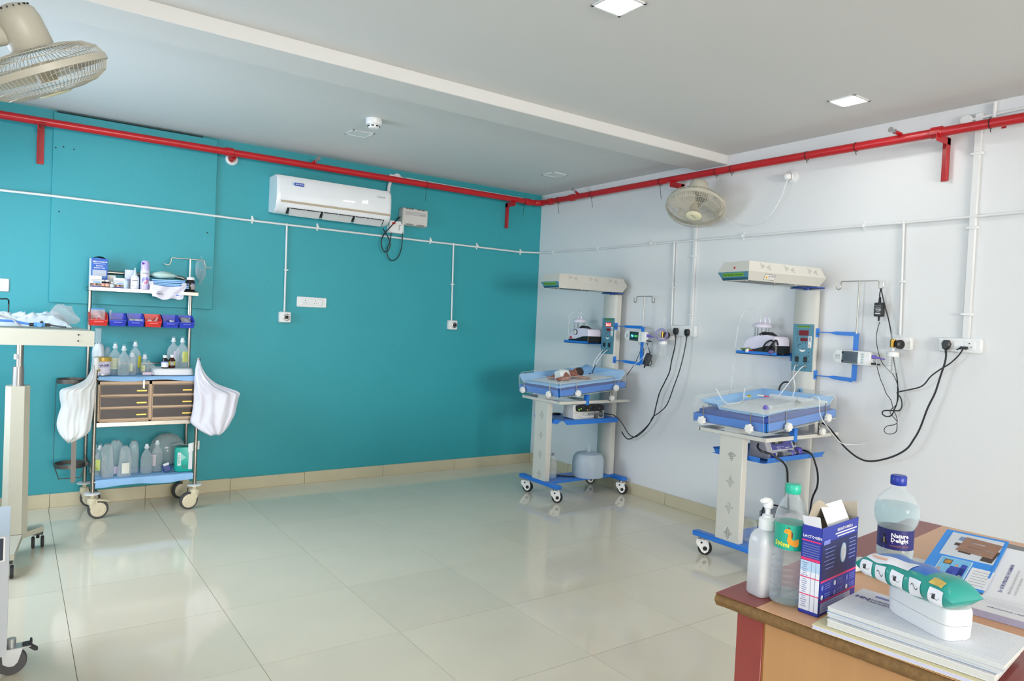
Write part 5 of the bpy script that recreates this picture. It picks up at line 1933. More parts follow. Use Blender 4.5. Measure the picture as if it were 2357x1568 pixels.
def big_caster(x, y, wx, ang, pedal):
    b = MB()
    b.lathe([(.036, .172), (.046, .170), (.046, .162), (.03, .160)], (x, y, 0), 24)
    T_(b, 'bumper_disc', white_plastic)
    b = MB()
    R = Matrix.Rotation(ang, 4, 'Z')
    b.M = Matrix.Translation((x, y, 0)) @ R
    b.lathe([(.012, .165), (.014, .14), (.027, .136), (.029, .118), (.027, .10)], n=20)
    # fork arms either side of the wheel
    for s in (-1, 1):
        po = [(-.024, .125), (.024, .125), (.034, .07), (.046, .058), (.036, .046), (.014, .046), (-.014, .075)]
        R3 = Matrix(((1, 0, 0), (0, 0, -1), (0, 1, 0)))
        b.prism(po[::-1], .006, (0, s * .019 + .003, 0), R3)
    c = T_(b, 'caster', cst)
    b = MB()
    b.M = Matrix.Translation((x, y, 0)) @ R
    b.lathe([(.044, -.015), (.056, -.014), (.060, -.006), (.060, .006), (.056, .014), (.044, .015)], (.035, 0, .0602), 36, 0, axes((0, 1, 0)))
    tsub(b, 'tyre', tyre_m, c)
    b = MB()
    b.M = Matrix.Translation((x, y, 0)) @ R
    for s in (-1, 1): b.lathe([(.046, .0152), (.046, .018), (.032, .021), (.030, .0195), (.012, .0205), (.010, .023)], (.035, 0, .0602), 28, 0, axes((0, s, 0)))
    tsub(b, 'wheel_disc', cst, c, kind='stuff')
    if pedal:
        b = MB()
        b.M = Matrix.Translation((x, y, 0)) @ R
        b.tube([(.0, 0, .118), (.04, -.004, .122), (.085, -.004, .112), (.105, -.004, .105)], [.014, .017, .016, .008], 12, flat=(.55, 1.3))
        tsub(b, 'brake_pedal', cst, c)


big_caster(FLX, YFr, 0, .10, True)
big_caster(FRX, YFr, 0, pi + .12, False)
big_caster(lx, YRr - .012, 0, -.05, False)
big_caster(rx, YRr - .012, 0, pi + .35, False)
# cylinder holder on the left side
hx, hy = xat(163, 1000, .22), -.215
steel_d = mat('holder_steel', (104, 100, 96), .45, .7)
zr1, zr2 = bk(165, 877, .22).z, bk(161, 1070, .22).z
h = MB()
for z in (zr1, zr2):
    n_ = 32
    h.rings([[(hx + r * cos(a), hy + r * sin(a), z + q) for r, q in ((.088, -.014), (.088, .014), (.085, .014), (.085, -.014))] for a in [i * 2 * pi / n_ for i in range(n_)]], loop=True)
h.span((hx + .0, hy - .092, zr2 - .10), (hx + .028, hy - .088, zr1 + .01))
h.tube([(hx + .014, hy - .09, zr2 - .10), (hx + .014, hy - .03, zr2 - .115), (hx + .014, hy + .03, zr2 - .115), (hx + .014, hy + .088, zr2 - .09), (hx + .014, hy + .088, zr2)], .004, 6)
h.tube([(hx - .088, hy, zr2), (hx - .06, hy, zr2 - .09), (hx + .06, hy, zr2 - .09), (hx + .088, hy, zr2)], .004, 6)
h.span((hx + .085, hy - .012, zr1 - .012), (FLX - .005, hy + .012, zr1 + .012)).span((hx + .085, hy - .012, zr2 - .012), (FLX - .005, hy + .012, zr2 + .012))
h.span((FLX - .016, YFr, zr1 - .012), (FLX - .006, YRr, zr1 + .012)).span((FLX - .016, YFr, zr2 - .012), (FLX - .006, YRr, zr2 + .012))
h.tube([(hx - .088, hy + .004, zr1), (hx - .092, hy + .004, zr2)], .0018, 5)
T_(h, 'cylinder_holder', steel_d)
# drip pole at the right end
px_ = xat(437, 640, .10)
zb, zt = 1.5, bk(440, 597, .10).z
b = MB().tube([(px_, -.10, 1.34), (px_, -.10, zt)], .006, 10)
pol = T_(b, 'drip_pole', mat('pole_pale', (226, 224, 216), .3, .5))
za = zt
hk = lambda s, w_: [(px_, -.10, za), (px_ + s * (w_ - .02), -.10, za)] + arc((px_ + s * (w_ - .02), -.10, za - .012), (0, 0, 1), (s, 0, 0), .012, 0, pi / 2, 4)[1:] + [(px_ + s * w_ - s * .008, -.10, za - .028)] + arc((px_ + s * (w_ + .018), -.10, za - .032), (-s, 0, 0), (0, 0, -1), .022, 0, pi * .8, 7)
tsub(MB().tube(hk(-1, .135), .0042, 8), 'drip_hook', steel, pol)
tsub(MB().tube(hk(1, .105), .0042, 8), 'drip_hook', steel, pol)


# blue sheets spread on the two decks
def cover(label, z, x0, x1, y0, y1, hang, seed):
    rnd = random.Random(seed)
    p = [rnd.uniform(0, 6) for _ in range(6)]
    def f(u, v):
        x = x0 + (x1 - x0) * u
        L = (y1 - y0) + hang
        s = v * L
        w_ = .004 * sin(14 * u + p[0]) + .003 * sin(29 * u + p[1])
        if s < hang:
            return (x, y0 - .0165 - .002 - w_ * (hang - s) / hang, z - (hang - s) + .006 * sin(9 * u + p[2]) * (hang - s) / hang)
        return (x, y0 - .0165 + (s - hang), z + .0012 * sin(13 * u + p[3]) * sin(15 * v + p[4]))
    b = MB().sheet(f, 36, 22, .0015)
    return tag(b.obj('cover_sheet', sheet_b), label, 'sheet')


cover('pale blue sheet on the drawer deck of the trolley under the bottles', ZD + .002, FLX + .014, FRX - .014, YFr, YRr - .02, .026, 3)
cover('pale blue sheet on the lowest trolley shelf drooping over its edge', .2505, FLX + .014, FRX - .014, YFr, YRr - .02, .045, 5)

# ---------------------------------------------------------------- bins
bin_r, bin_b = mat('bin_red', (222, 48, 46), .35), mat('bin_blue', (44, 66, 196), .35)
bins = []
edges = [(203, 248, 'r'), (249, 290, 'b'), (291, 331, 'b'), (331, 371, 'r'), (372, 410, 'b'), (409, 446, 'b')]
names = ['red storage bin at the left end holding a clear packet', 'blue storage bin holding a pink strip, second from left', 'blue storage bin holding white paper pieces, third from left', 'red storage bin holding pale gauze and clips', 'blue storage bin holding one small white slip', 'blue storage bin at the right end holding a grey packet']


def make_bin(w, m, label):
    t = thing('storage_bin', label, 'bin', (0, 0, 0), group='storage bins on the trolley rail')
    w /= 2
    d0, d1 = -.075, .062          # front, back
    zf, zk, fl = .038, .088, .012
    b = MB()
    th = .0022
    # walls: back, sides with sloping top, low front, floor
    b.span((-w * .9, d0 + .012, 0), (w * .9, d1, th))
    b.rings([[(-w * .9, d1, 0), (w * .9, d1, 0), (w, d1, zk), (-w, d1, zk)], [(-w * .9, d1 - th, 0), (w * .9, d1 - th, 0), (w - th, d1 - th, zk), (-w + th, d1 - th, zk)]])
    for s in (-1, 1):
        A = [(s * w * .9, d0 + .012, 0), (s * w * .9, d1, 0), (s * w, d1, zk), (s * w, d1 - .045, zk), (s * w, d0 + .012, zf + .018), (s * w, d0, zf)]
        b.rings([A, [(x - s * th, y, z) for x, y, z in A]])
    b.rings([[(-w * .9, d0 + .012, 0), (w * .9, d0 + .012, 0), (w, d0, zf), (-w, d0, zf)], [(-w * .9, d0 + .012 + th, 0), (w * .9, d0 + .012 + th, 0), (w - th, d0 + th, zf), (-w + th, d0 + th, zf)]])
    b.box((0, d0 + .001, zf), (2 * w, .005, .005), .001)
    b.obj('bin_body', m, t)
    b = MB().box((0, d0 - .001, zf - .012), (w * 1.1, .006, .013), .002)
    b.obj('label_holder', m, t)
    return t


for i, (a, c, kcol) in enumerate(edges):
    xl, xr = xat(a, 735, .18), xat(c, 735, .18)
    t = make_bin((xr - xl) - .004, bin_r if kcol == 'r' else bin_b, names[i])
    zz = 1.243
    t.location = ((xl + xr) / 2, -.155, zz)
    bins.append(((xl + xr) / 2, zz))
pk = film('packet_film', (226, 206, 208), .45, .75, .2)


def packet(name, label, c, w_, h_, m, rx, rz=0, th=.006, cat='packet', extra=None, mats=None):
    b = MB()
    R = Matrix.Rotation(rz, 4, 'Z') @ Matrix.Rotation(rx, 4, 'X')
    b.M = R
    def f(u, v): return ((u - .5) * w_, (v - .5) * h_, th * sin(pi * u) * sin(pi * v) + .002 * sin(8 * u + 5 * v))
    b.sheet(f, 10, 10, .0012)
    if extra: extra(b)
    return tag(b.obj(name, mats or m, None, c), label, cat)


def ex1(b):
    b.box((0, .046, .002), (.078, .008, .004), 0, 1)
    b.cyl((-.018, -.022, .006), (-.018, -.022, .010), .008, n=14, mi=2)
    b.cyl((.006, -.022, .006), (.006, -.022, .010), .009, n=14, mi=2)
    b.box((.006, -.032, .008), (.012, .02, .003), 0, 2)
    for k in range(5): b.box((.016, .03 - k * .007, .007), (.03, .002, .001), 0, 3)


x, z = bins[0]
packet('packet', 'clear packet with blue edge and red discs standing in the red bin', (x + .0, -.150, z + .064), .082, .095, pk, pi / 2 - .12, .0, .008, 'packet', ex1, [pk, mat('edge_blue', (52, 140, 214), .4), red_paint, grey_ink])
x, z = bins[1]
b = MB().tube(smooth([(-.012, 0, .0), (-.008, 0, .02), (.004, 0, .024), (.015, 0, .014), (.024, 0, .01)]), .0035, 6).box((.018, .0, .006), (.02, .004, .010), .001)
tag(b.obj('identity_strap', mat('strap_pink', (240, 70, 190), .5), None, (x, -.185, z + .012)), 'bright pink strap piece in the second storage bin', 'strap')
packet('packet', 'thin clear sleeve standing at the left of the second bin', (x - .036, -.14, z + .055), .012, .10, poly, pi / 2, .3, .002)
x, z = bins[2]
packet('packet', 'white paper packet sloping across the third storage bin', (x + .012, -.170, z + .035), .075, .05, mat('paper_white', (218, 222, 228), .7), .7, -.25, .008)
packet('packet', 'small crumpled white wrapper at the left of third bin', (x - .022, -.182, z + .040), .03, .03, mat('paper_white', (218, 222, 228), .7), 1.0, .6, .008)
x, z = bins[3]
b = MB().lathe([(.02, 0), (.02, .006), (.0, .007)], n=20, R=axes((-.2, -1, .4)))
tag(b.obj('gauze_disc', mat('gauze', (214, 200, 190), .8), None, (x - .022, -.20, z + .030)), 'round pale gauze disc in the red bin right of centre', 'disc')
for k, (p, q, lab) in enumerate((((.0, .02, .022), (.034, .03, .07), 'pale plastic clip leaning right in the red bin'), ((.03, .02, .022), (.008, .03, .045), 'pale plastic clip leaning left in the red bin'))):
    b = MB().tube([V(p), (V(p) + V(q)) / 2 + V((.004, 0, 0)), V(q)], [.004, .009, .004], 8, flat=(.6, 1))
    tag(b.obj('plastic_clip', mat('clip_pale', (206, 196, 190), .5), None, (x, -.20, z + .0)), lab, 'clip')
x, z = bins[4]
packet('paper_slip', 'small square paper slip tilted in the fifth storage bin', (x + .014, -.185, z + .036), .032, .034, mat('paper_white', (218, 222, 228), .7), 1.0, .35, .001, 'paper')
x, z = bins[5]
packet('packet', 'grey plastic packet filling the rightmost storage bin', (x + .004, -.165, z + .05), .07, .06, mat('packet_grey', (164, 168, 176), .4), .85, .15, .010)

# ---------------------------------------------------------------- top shelf
ZS = 1.4992
paper = mat('carton_white', (226, 228, 232), .55)


def carton(name, label, px, d, w_, dp, h_, mats, rz=0, z=ZS, draw=None, cat='box', lid=True, py=655):
    x = xat(px, py, d)
    t = thing(name, label, cat, (x, -d, z), rz)
    b = MB()
    if lid: b.box((0, 0, h_ / 2), (w_, dp, h_), .001, 0)
    else:
        th = .0012
        b.span((-w_ / 2, -dp / 2, 0), (w_ / 2, dp / 2, th)).span((-w_ / 2, -dp / 2, 0), (w_ / 2, -dp / 2 + th, h_)).span((-w_ / 2, dp / 2 - th, 0), (w_ / 2, dp / 2, h_)).span((-w_ / 2, -dp / 2, 0), (-w_ / 2 + th, dp / 2, h_)).span((w_ / 2 - th, -dp / 2, 0), (w_ / 2, dp / 2, h_))
    b.obj('carton', mats[0], t)
    if draw:
        b = MB()
        m = frame((0, -dp / 2 - .0003, 0), XA, ZA)
        b.M = m
        draw(b, m)
        b.obj('printed_front', mats, t)
    return t


blue_c = mat('carton_blue', (36, 98, 190), .4, var=.06)
blue_l = mat('print_light_blue', (120, 168, 226), .45)
blk = black_plastic


def dr1(b, m):
    b.text('MEDCODMOM', .0125, m @ Matrix.Translation((.002, .168, .0006)), 1, bold=.0004)
    b.box((0, .156, .0003), (.07, .002, .0005), 0, 1)
    b.text('MANUAL', .0105, m @ Matrix.Translation((0, .141, .0006)), 1, bold=.0003)
    b.text('BREAST PUMP', .0105, m @ Matrix.Translation((0, .127, .0006)), 1, bold=.0003)
    b.box((0, .094, .0003), (.08, .04, .0005), .0, 2)
    for k in range(5): b.box((0, .108 - k * .007, .0006), (.07, .0015, .0004), 0, 3)
    b.box((-.018, .066, .0003), (.022, .006, .0005), 0, 4)
    b.box((.018, .066, .0003), (.034, .006, .0005), 0, 4)


t = carton('breast_pump_box', 'tall blue breast pump carton at the left end of the top shelf', 225.5, .13, .096, .07, .192, [blue_c, white_ink, mat('print_pale', (196, 204, 216), .5), grey_ink, blue_l], .10, draw=dr1, lid=False)
MB().sheet(lambda u, v: ((u - .5) * .09, -.03 + .055 * v, .190 + .016 * sin(pi * u) * (1 - .4 * v)), 10, 4, .001).obj('open_flap', blk, t)
MB().span((-.0486, -.0345, .002), (-.0481, .0345, .19)).obj('white_side', paper, t)


def dr_photo(b, m):
    b.box((0, .048, .0003), (.058, .003, .0005), 0, 3)
    b.box((0, .041, .0003), (.052, .002, .0005), 0, 3)
    b.box((.006, .031, .0003), (.042, .008, .0005), 0, 2)
    b.box((0, .0155, .0003), (.066, .017, .0005), 0, 1)
    b.rings([[(-.004 + .009 * cos(a), .0155 + .008 * sin(a), z) for a in [i * pi / 8 for i in range(16)]] for z in (.0004, .001)], 4)
    b.rings([[(.004 + .007 * cos(a), .018 + .006 * sin(a), z) for a in [i * pi / 8 for i in range(16)]] for z in (.0008, .0014)], 5)
    b.box((0, .003, .0003), (.066, .006, .0005), 0, 6)


pm = [paper, mat('photo_brown', (128, 104, 84), .5, var=.4, vs=60), blue_l, grey_ink, mat('photo_skin', (216, 160, 132), .5), mat('photo_dark', (60, 44, 40), .5), mat('print_indigo', (52, 62, 150), .5)]
carton('medicine_box', 'white medicine box with baby photo in front of the blue carton', 219.5, .205, .068, .03, .073, pm, .06, draw=dr_photo, cat='box')
carton('medicine_box', 'white medicine box with baby photo right of the two dark jars', 273.5, .19, .066, .03, .068, pm, -.04, draw=dr_photo, cat='box')


def dr2(b, m):
    b.rings([[(.0 + .008 * cos(a), .034 + .006 * sin(a), z) for a in [i * pi / 8 for i in range(16)]] for z in (.0004, .001)], 1)
    b.box((.0, .0335, .0003), (.036, .003, .0005), 0, 2)
    for k in range(3): b.box((0, .062 - .008 * k, .0003), (.04, .0018, .0005), 0, 3)


carton('medicine_box', 'cream medicine box with small gold emblem behind the jars', 252.5, .13, .066, .03, .086, [mat('carton_cream', (214, 212, 204), .55), mat('emblem_gold', (176, 154, 60), .4), mat('emblem_olive', (120, 110, 70), .5), grey_ink], .0, draw=dr2, cat='box')


def dr3(b, m):
    b.box((-.006, .062, .0003), (.045, .004, .0005), 0, 1).box((-.008, .055, .0003), (.038, .004, .0005), 0, 1)
    for k in range(3): b.box((0, .045 - .01 * k, .0003), (.045, .0016, .0005), 0, 2)


carton('medicine_box', 'tall white carton with two navy bars behind the dropper bottle', 298.5, .13, .062, .04, .13, [mat('carton_lilac', (216, 220, 238), .55), navy, grey_ink], .0, draw=dr3, cat='box')


def bottle(name, label, px, d, z, parts, py=655, cat='bottle', rz=0, group=None):
    x = xat(px, py, d)
    t = thing(name, label, cat, (x, -d, z), rz, group)
    for nm, fn, m in parts:
        b = MB()
        fn(b)
        b.obj(nm, m, t)
    return t


def LP(pr, n=22, **k): return lambda b: b.lathe(pr, n=n, **k)
def PT(r, a0, a1, z0, z1, sx=1, sy=1): return lambda b: b.patch(r, a0, a1, z0, z1, n=12, sx=sx, sy=sy)


jar_d = mat('jar_dark_glass', (34, 26, 26), .12)
lab_p = mat('jar_label_peach', (232, 176, 156), .5, var=.15, vs=60)
for px, lab, d in ((236, 'small dark jar with peach label, left of the pair', .20), (246.5, 'small dark jar with peach label, right of the pair', .195)):
    bottle('medicine_jar', lab, px, d, ZS, [('glass', LP([(.015, 0), (.017, .003), (.017, .03), (.012, .037), (.011, .04)]), jar_d), ('lid', LP([(.0135, .038), (.0135, .048), (.011, .049)]), white_plastic), ('label', PT(.0173, pi * 1.15, pi * 1.9, .006, .026), lab_p)])
bottle('vial', 'small clear vial with pale blue label beside the cream box', 258.5, .205, ZS, [('glass', LP([(.011, 0), (.013, .003), (.013, .026), (.007, .032)]), clear), ('stopper', LP([(.010, .031), (.010, .038), (.008, .039)]), mat('stopper_grey', (206, 210, 210), .3, .6)), ('label', PT(.0133, pi * 1.1, pi * 2, .004, .022), mat('label_pale_blue', (204, 220, 232), .5))])
bottle('small_bottle', 'small pale blue bottle left of the dropper bottle', 289.5, .20, ZS, [('body', LP([(.013, 0), (.014, .003), (.014, .05), (.006, .058), (.005, .066)]), mat('bottle_pale_blue', (196, 216, 238), .35)), ('tip', LP([(.006, .064), (.004, .074)]), clear)])
bottle('dropper_bottle', 'white dropper bottle with pointed nozzle on the top shelf', 310, .205, ZS, [('body', LP([(.024, 0), (.026, .004), (.025, .078), (.018, .09), (.010, .096)], sy=.75), mat('dropper_white', (228, 230, 236), .35)), ('nozzle', LP([(.011, .094), (.010, .10), (.005, .125), (.003, .145)]), mat('nozzle_white', (206, 224, 232), .3)), ('label', PT(.0262, pi * 1.12, pi * 1.88, .018, .074, 1, .75), mat('label_white', (238, 236, 244), .5)), ('label_print', lambda b: [b.patch(.0266, pi * 1.25, pi * 1.75, .056, .059, n=6, sy=.75), b.patch(.0266, pi * 1.25, pi * 1.4, .022, .025, n=4, sy=.75)], ink)])
lil = mat('can_lilac', (196, 184, 232), .3)
bottle('aerosol_can', 'lilac aerosol air freshener can in the middle of the top shelf', 333, .20, ZS, [('can', LP([(.027, 0), (.029, .003), (.029, .125), (.026, .135)]), mat('can_white_lilac', (222, 218, 242), .3, var=.05)), ('spray_cap', LP([(.027, .134), (.027, .175), (.022, .195), (.012, .2)]), lil),
       ('nozzle', lambda b: b.cyl((-.014, -.020, .176), (-.016, -.026, .178), .0075, n=14), mat('nozzle_purple', (92, 40, 160), .4)),
       ('lower_band', PT(.0293, pi, 2 * pi, .004, .032), lil),
       ('flower_print', lambda b: [b.patch(.0294, pi * (1.25 + .1 * k), pi * (1.33 + .1 * k), .045 + .012 * (k % 3), .075 + .010 * (k % 2), n=4) for k in range(5)], mat('petal_violet', (110, 106, 220), .4)),
       ('pink_print', lambda b: [b.patch(.0296, pi * 1.42, pi * 1.62, .038, .052, n=4), b.patch(.0296, pi * 1.55, pi * 1.7, .05, .066, n=4)], mat('petal_pink', (214, 130, 170), .4)),
       ('brand_print', PT(.0294, pi * 1.3, pi * 1.65, .108, .114), grey_ink)])
# folded blue sheets, each a thing
rnd = random.Random(11)
for k in range(5):
    x = xat(388 + (3 if k < 2 else -4), 660, .14)
    w_, dp, z = .225 - .012 * (k > 2), .14, ZS + .026 + k * .0118
    if k == 0: z = ZS + .0262
    p = [rnd.uniform(0, 6) for _ in range(4)]
    b = MB()
    N = 14
    def rr(x_):
        o = .0025 * sin(20 * x_ + p[0])
        pts = []
        for j in range(20):
            a = 2 * pi * j / 20
            yy = math.copysign(abs(cos(a)) ** .28, cos(a)) * (dp / 2 + .004 * sin(9 * x_ + p[1]))
            z_ = math.copysign(abs(sin(a)) ** .45, sin(a)) * .0055 + o * .5
            pts.append((x_, yy, z_))
        return pts
    b.rings([rr((i / N - .5) * w_) for i in range(N + 1)])
    tag(b.obj('folded_sheet', mat('sheet_sky_blue', (162, 206, 250), .8, var=.05, vs=20), None, (x, -.145, z), ang=60), 'folded pale blue sheet, %s in the stack on the top shelf' % ['lowest', 'second from bottom', 'middle one', 'second from top', 'topmost'][k], 'sheet', 'folded sheets on the top shelf')
x = xat(375, 641, .145)
b = MB()
rs = []
for i in range(9):
    u = i / 8
    s = sin(pi * min(.98, max(.02, u))) ** .5
    rs.append([((u - .5) * .165, .052 * s * cos(a) * (1 + .08 * sin(4 * a + 5 * u)), .023 * s * sin(a) * (1 + .25 * sin(6 * u + 3 * a))) for a in [j * 2 * pi / 18 for j in range(18)]])
b.rings(rs)
tag(b.obj('green_cap', mat('cap_mint_cloth', (196, 224, 214), .8, var=.06, vs=30, bump=.4, bs=60), None, (x, -.172, ZS + .108), ang=70), 'crumpled mint green surgical cap on top of the folded sheets', 'cap')
# torn white wrapper hanging over the shelf edge under the sheets
def wrap(u, v):
    x = (u - .5) * (.24 - .05 * v)
    t = v
    y = -.245 - .004 * sin(7 * u) * v - .008 * sin(pi * u) * v
    z = .034 + .012 * abs(u - .5) * 2 - .095 * v + .006 * sin(11 * u + 1) * (v > .8) + (.014 if (u < .12 or u > .85) else -.012) * (v < .05)
    return (x + .004 * sin(9 * v), y + .005 * sin(13 * u + 4 * v), z)


x = xat(385, 675, .24)
t = thing('plastic_wrapper', 'torn white printed wrapper hanging over the top shelf edge', 'wrapper', (x, 0, ZS))
MB().sheet(wrap, 26, 12, .0008).sheet(lambda u, v: ((u - .5) * .235, -.236 + .16 * v, .0015 + .0008 * sin(9 * u)), 8, 6, .0006).obj('film', mat('wrapper_white', (222, 218, 232), .35, var=.04, vs=20), t)
b = MB()
b.text('VERSO', .010, frame((-.052, -.262, -.012), XA, ZA), 0)
b.text('WELL', .017, frame((-.05, -.2625, -.026), XA, ZA), 0, bold=.0004)
b.obj('lettering', mat('wrapper_ink', (92, 80, 110), .5), t)
b = MB().box((.058, -.2625, -.030), (.032, .001, .016), .0, 0)
b.tube([(.048, -.2635, -.033), (.056, -.2635, -.027), (.07, -.2635, -.030)], .003, 6, 1)
b.obj('blue_logo', [white_ink, mat('logo_blue', (80, 130, 226), .4)], t)
x = xat(438, 672, .17)
tag(MB().box((0, 0, 0), (.075, .09, .006), .002).obj('black_tray', black_plastic, None, (x + .004, -.175, ZS + .0035)), 'flat black tray under the dark jar at the shelf end', 'tray')
bottle('syrup_jar', 'black glass jar with white cap at the right end of top shelf', 438.5, .175, ZS + .0068, [('glass', LP([(.028, 0), (.031, .004), (.031, .062), (.024, .078), (.022, .082)]), jar_d), ('lid', LP([(.0265, .08), (.0265, .098), (.024, .1)]), white_plastic), ('label', PT(.0313, pi * 1.5, pi * 1.98, .012, .058), mat('label_grey', (176, 172, 174), .5)), ('label_band', PT(.0315, pi * 1.5, pi * 1.98, .050, .058), mat('label_slate', (84, 110, 160), .5)), ('side_label', PT(.0313, pi * 1.12, pi * 1.3, .012, .056), mat('label_slate2', (110, 122, 150), .5))])


# ---------------------------------------------------------------- saline bottles
def saline_profile(r, h, neck=.011):
    s = h - .045
    return [(r * .8, 0), (r * .96, .006), (r, .02), (r, s * .62), (r * .93, s * .74), (r * .72, s * .88), (neck * 1.2, s), (neck, s + .006), (neck, s + .018)]


def saline(label, px, d, z, r, h, lab=None, fill=.4, py=850, a=(1.2, 1.75), hang=False, group='saline bottles on the trolley', body=None, ring=True, x=None):
    x = xat(px, py, d) if x is None else x
    t = thing('saline_bottle', label, 'bottle', (x, -d, z), 0, group)
    s = h - .045
    q = .8
    MB().lathe(saline_profile(r, h), n=26, sy=q, cap=False).obj('bottle', body or milky, t)
    if fill:
        pr = [(rr * .95, zz + .002) for rr, zz in saline_profile(r, h) if zz < s * fill] + [(r * .95, s * fill)]
        MB().lathe(pr, n=26, sy=q).obj('liquid', water, t)
    MB().lathe([(.0125, s + .014), (.017, s + .020), (.017, s + .024), (.012, s + .028), (.0115, s + .040), (.007, s + .045)], n=18).obj('cap', mat('cap_milky', (222, 232, 238), .35), t)
    if ring:
        MB().tube(arc((0, 0, s + .044), (1, 0, 0), (0, .3, 1), .010, 0, pi, 8), .0014, 5).obj('hang_loop', milky, t)
    if lab:
        MB().patch(r * 1.012, pi * a[0], pi * a[1], s * .24, s * .70, n=12, sy=q).obj('label', lab, t)
        b = MB()
        for k in range(5): b.patch(r * 1.025, pi * (a[0] + .08), pi * (a[1] - .1 - .05 * (k % 2)), s * (.32 + .07 * k), s * (.32 + .07 * k) + .0018, n=6, sy=q)
        b.obj('label_print', mat('label_print_olive', (140, 150, 96), .5), t, kind='stuff')
    return t


lg = mat('label_lime', (206, 216, 122), .5)
ly = mat('label_yellow', (222, 212, 62), .5)
lpk = mat('label_white_green', (214, 222, 196), .5)
ZDK = ZD + .0055
tin = bottle('milk_powder_tin', 'round white formula tin with gold lid and blue lettering', 236, .345, ZDK, [
    ('tin', LP([(.046, 0), (.049, .003), (.049, .010), (.048, .012), (.048, .10)]), mat('tin_silver', (196, 200, 208), .3, .6)),
    ('wrap', LP([(.0484, .014), (.0484, .095)], cap=False), mat('tin_lilac', (222, 218, 238), .4)),
    ('lid', LP([(.050, .092), (.051, .096), (.051, .116), (.048, .119)]), mat('tin_gold_lid', (206, 172, 84), .35, .3))], py=830, cat='tin')
b = MB()
m = frame((0, -.0488, .066), XA, ZA)
b.text('PreNAN', .0225, frame((0, -.0488, .066), XA, ZA), 0, bend=.0488, bold=.0007)
b.text('Nestle', .009, frame((0, -.0488, .084), XA, ZA), 0, bend=.0488)
b.patch(.0488, pi * 1.32, pi * 1.68, .054, .0552, n=8)
b.obj('lettering', mat('tin_ink', (52, 44, 130), .5), tin)
MB().cyl((-.024, -.0425, .036), (-.0245, -.0435, .036), .0105, n=16).obj('gold_motif', mat('tin_gold_lid', (206, 172, 84), .35, .3), tin)
saline('saline bottle with pale label just right of the formula tin', 264, .30, ZDK, .037, .205, lpk, .42)
saline('half filled saline bottle standing in front at the deck edge', 284, .375, ZDK, .034, .195, None, .42, py=857)
saline('tall saline bottle with bright yellow side label behind the row', 310, .20, ZDK, .040, .215, ly, .30, a=(1.62, 1.86))
saline('short saline bottle in clear wrap with cream label', 304, .33, ZDK, .024, .150, lpk, .45, a=(1.15, 1.5))
saline('short clear saline bottle left of the white tray', 332.5, .30, ZDK, .026, .135, mat('label_cream_green', (214, 214, 160), .5), .45, a=(1.1, 1.5))
b = MB().lathe([(.010, -.03), (.011, -.028), (.011, .02), (.007, .024), (.007, .032), (.0, .033)], n=14, R=axes((1, -.1, 0)))
tag(b.obj('small_tube', mat('tube_pink_white', (226, 206, 216), .4), None, (xat(340, 853, .385), -.385, ZDK + .012)), 'small pink and white tube lying on the deck by the white tray', 'tube')
b = MB().sheet(lambda u, v: ((u - .5) * .06, .01 * sin(7 * u + 6 * v), .085 * v * (.6 + .4 * sin(3 * u + 1)) + .01 * sin(11 * u)), 9, 9, .0006)
tag(b.obj('plastic_wrap', poly, None, (xat(350, 850, .26), -.26, ZDK)), 'crumpled clear wrap standing behind the small tube', 'wrap')
# white plastic tray turned over, with bottles on it
txa, txb = xat(349, 856, .36), FRX - .017
b = MB()
cx, cw = (txa + txb) / 2, (txb - txa) / 2
def rr_(s, z): return [(cx + x * s, -.275 + y, z) for x, y in arc_poly(cw * s if False else cw, .125 * s, 32, 6)]
b.rings([[(cx + x * s, -.275 + y * s, z) for x, y in arc_poly(cw, .13, 32, 7)] for s, z in ((.97, ZDK + .0008), (1.0, ZDK + .006), (.95, ZDK + .040), (.91, ZDK + .044))])
tag(b.obj('plastic_tray', mat('tray_white', (232, 234, 236), .35)), 'white plastic tray upturned on the right of the trolley deck', 'tray')
ZTR = ZDK + .0448
amb = mat('amber_glass', (62, 26, 12), .1)
syr = [(.02, 0), (.022, .003), (.022, .055), (.012, .07), (.0115, .075)]
bottle('syrup_bottle', 'dark syrup bottle with blue and white label on the tray', 379.5, .345, ZTR, [('glass', LP(syr), jar_d), ('cap', LP([(.0135, .073), (.0135, .089), (.012, .09)]), white_plastic), ('label', PT(.0223, pi * 1.0, pi * 2, .009, .046), mat('label_white', (238, 236, 244), .5)), ('label_band', PT(.0225, pi, pi * 2, .041, .047), mat('label_sky', (96, 150, 226), .5))], py=835)
bottle('syrup_bottle', 'amber syrup bottle with yellow label on the tray', 395.5, .325, ZTR, [('glass', LP(syr), amb), ('cap', LP([(.0135, .073), (.0135, .092), (.012, .093)]), white_plastic), ('label', PT(.0223, pi * 1.0, pi * 1.3, .02, .048), ly), ('label_right', PT(.0223, pi * 1.62, pi * 2, .02, .048), mat('label_olive', (206, 200, 70), .5)), ('lower_label', PT(.0223, pi * 1.3, pi * 1.62, .02, .046), mat('label_grey', (176, 172, 174), .5))], py=835)
saline('large clear saline bottle with lime label on the white tray', 418.5, .25, ZTR, .042, .205, lg, .58, py=835, a=(1.48, 1.82))
saline('saline bottle with purple printed label behind the syrup bottles', 398, .215, ZTR, .040, .205, mat('label_purple_white', (214, 206, 226), .5), .5, py=835, a=(1.5, 1.9))
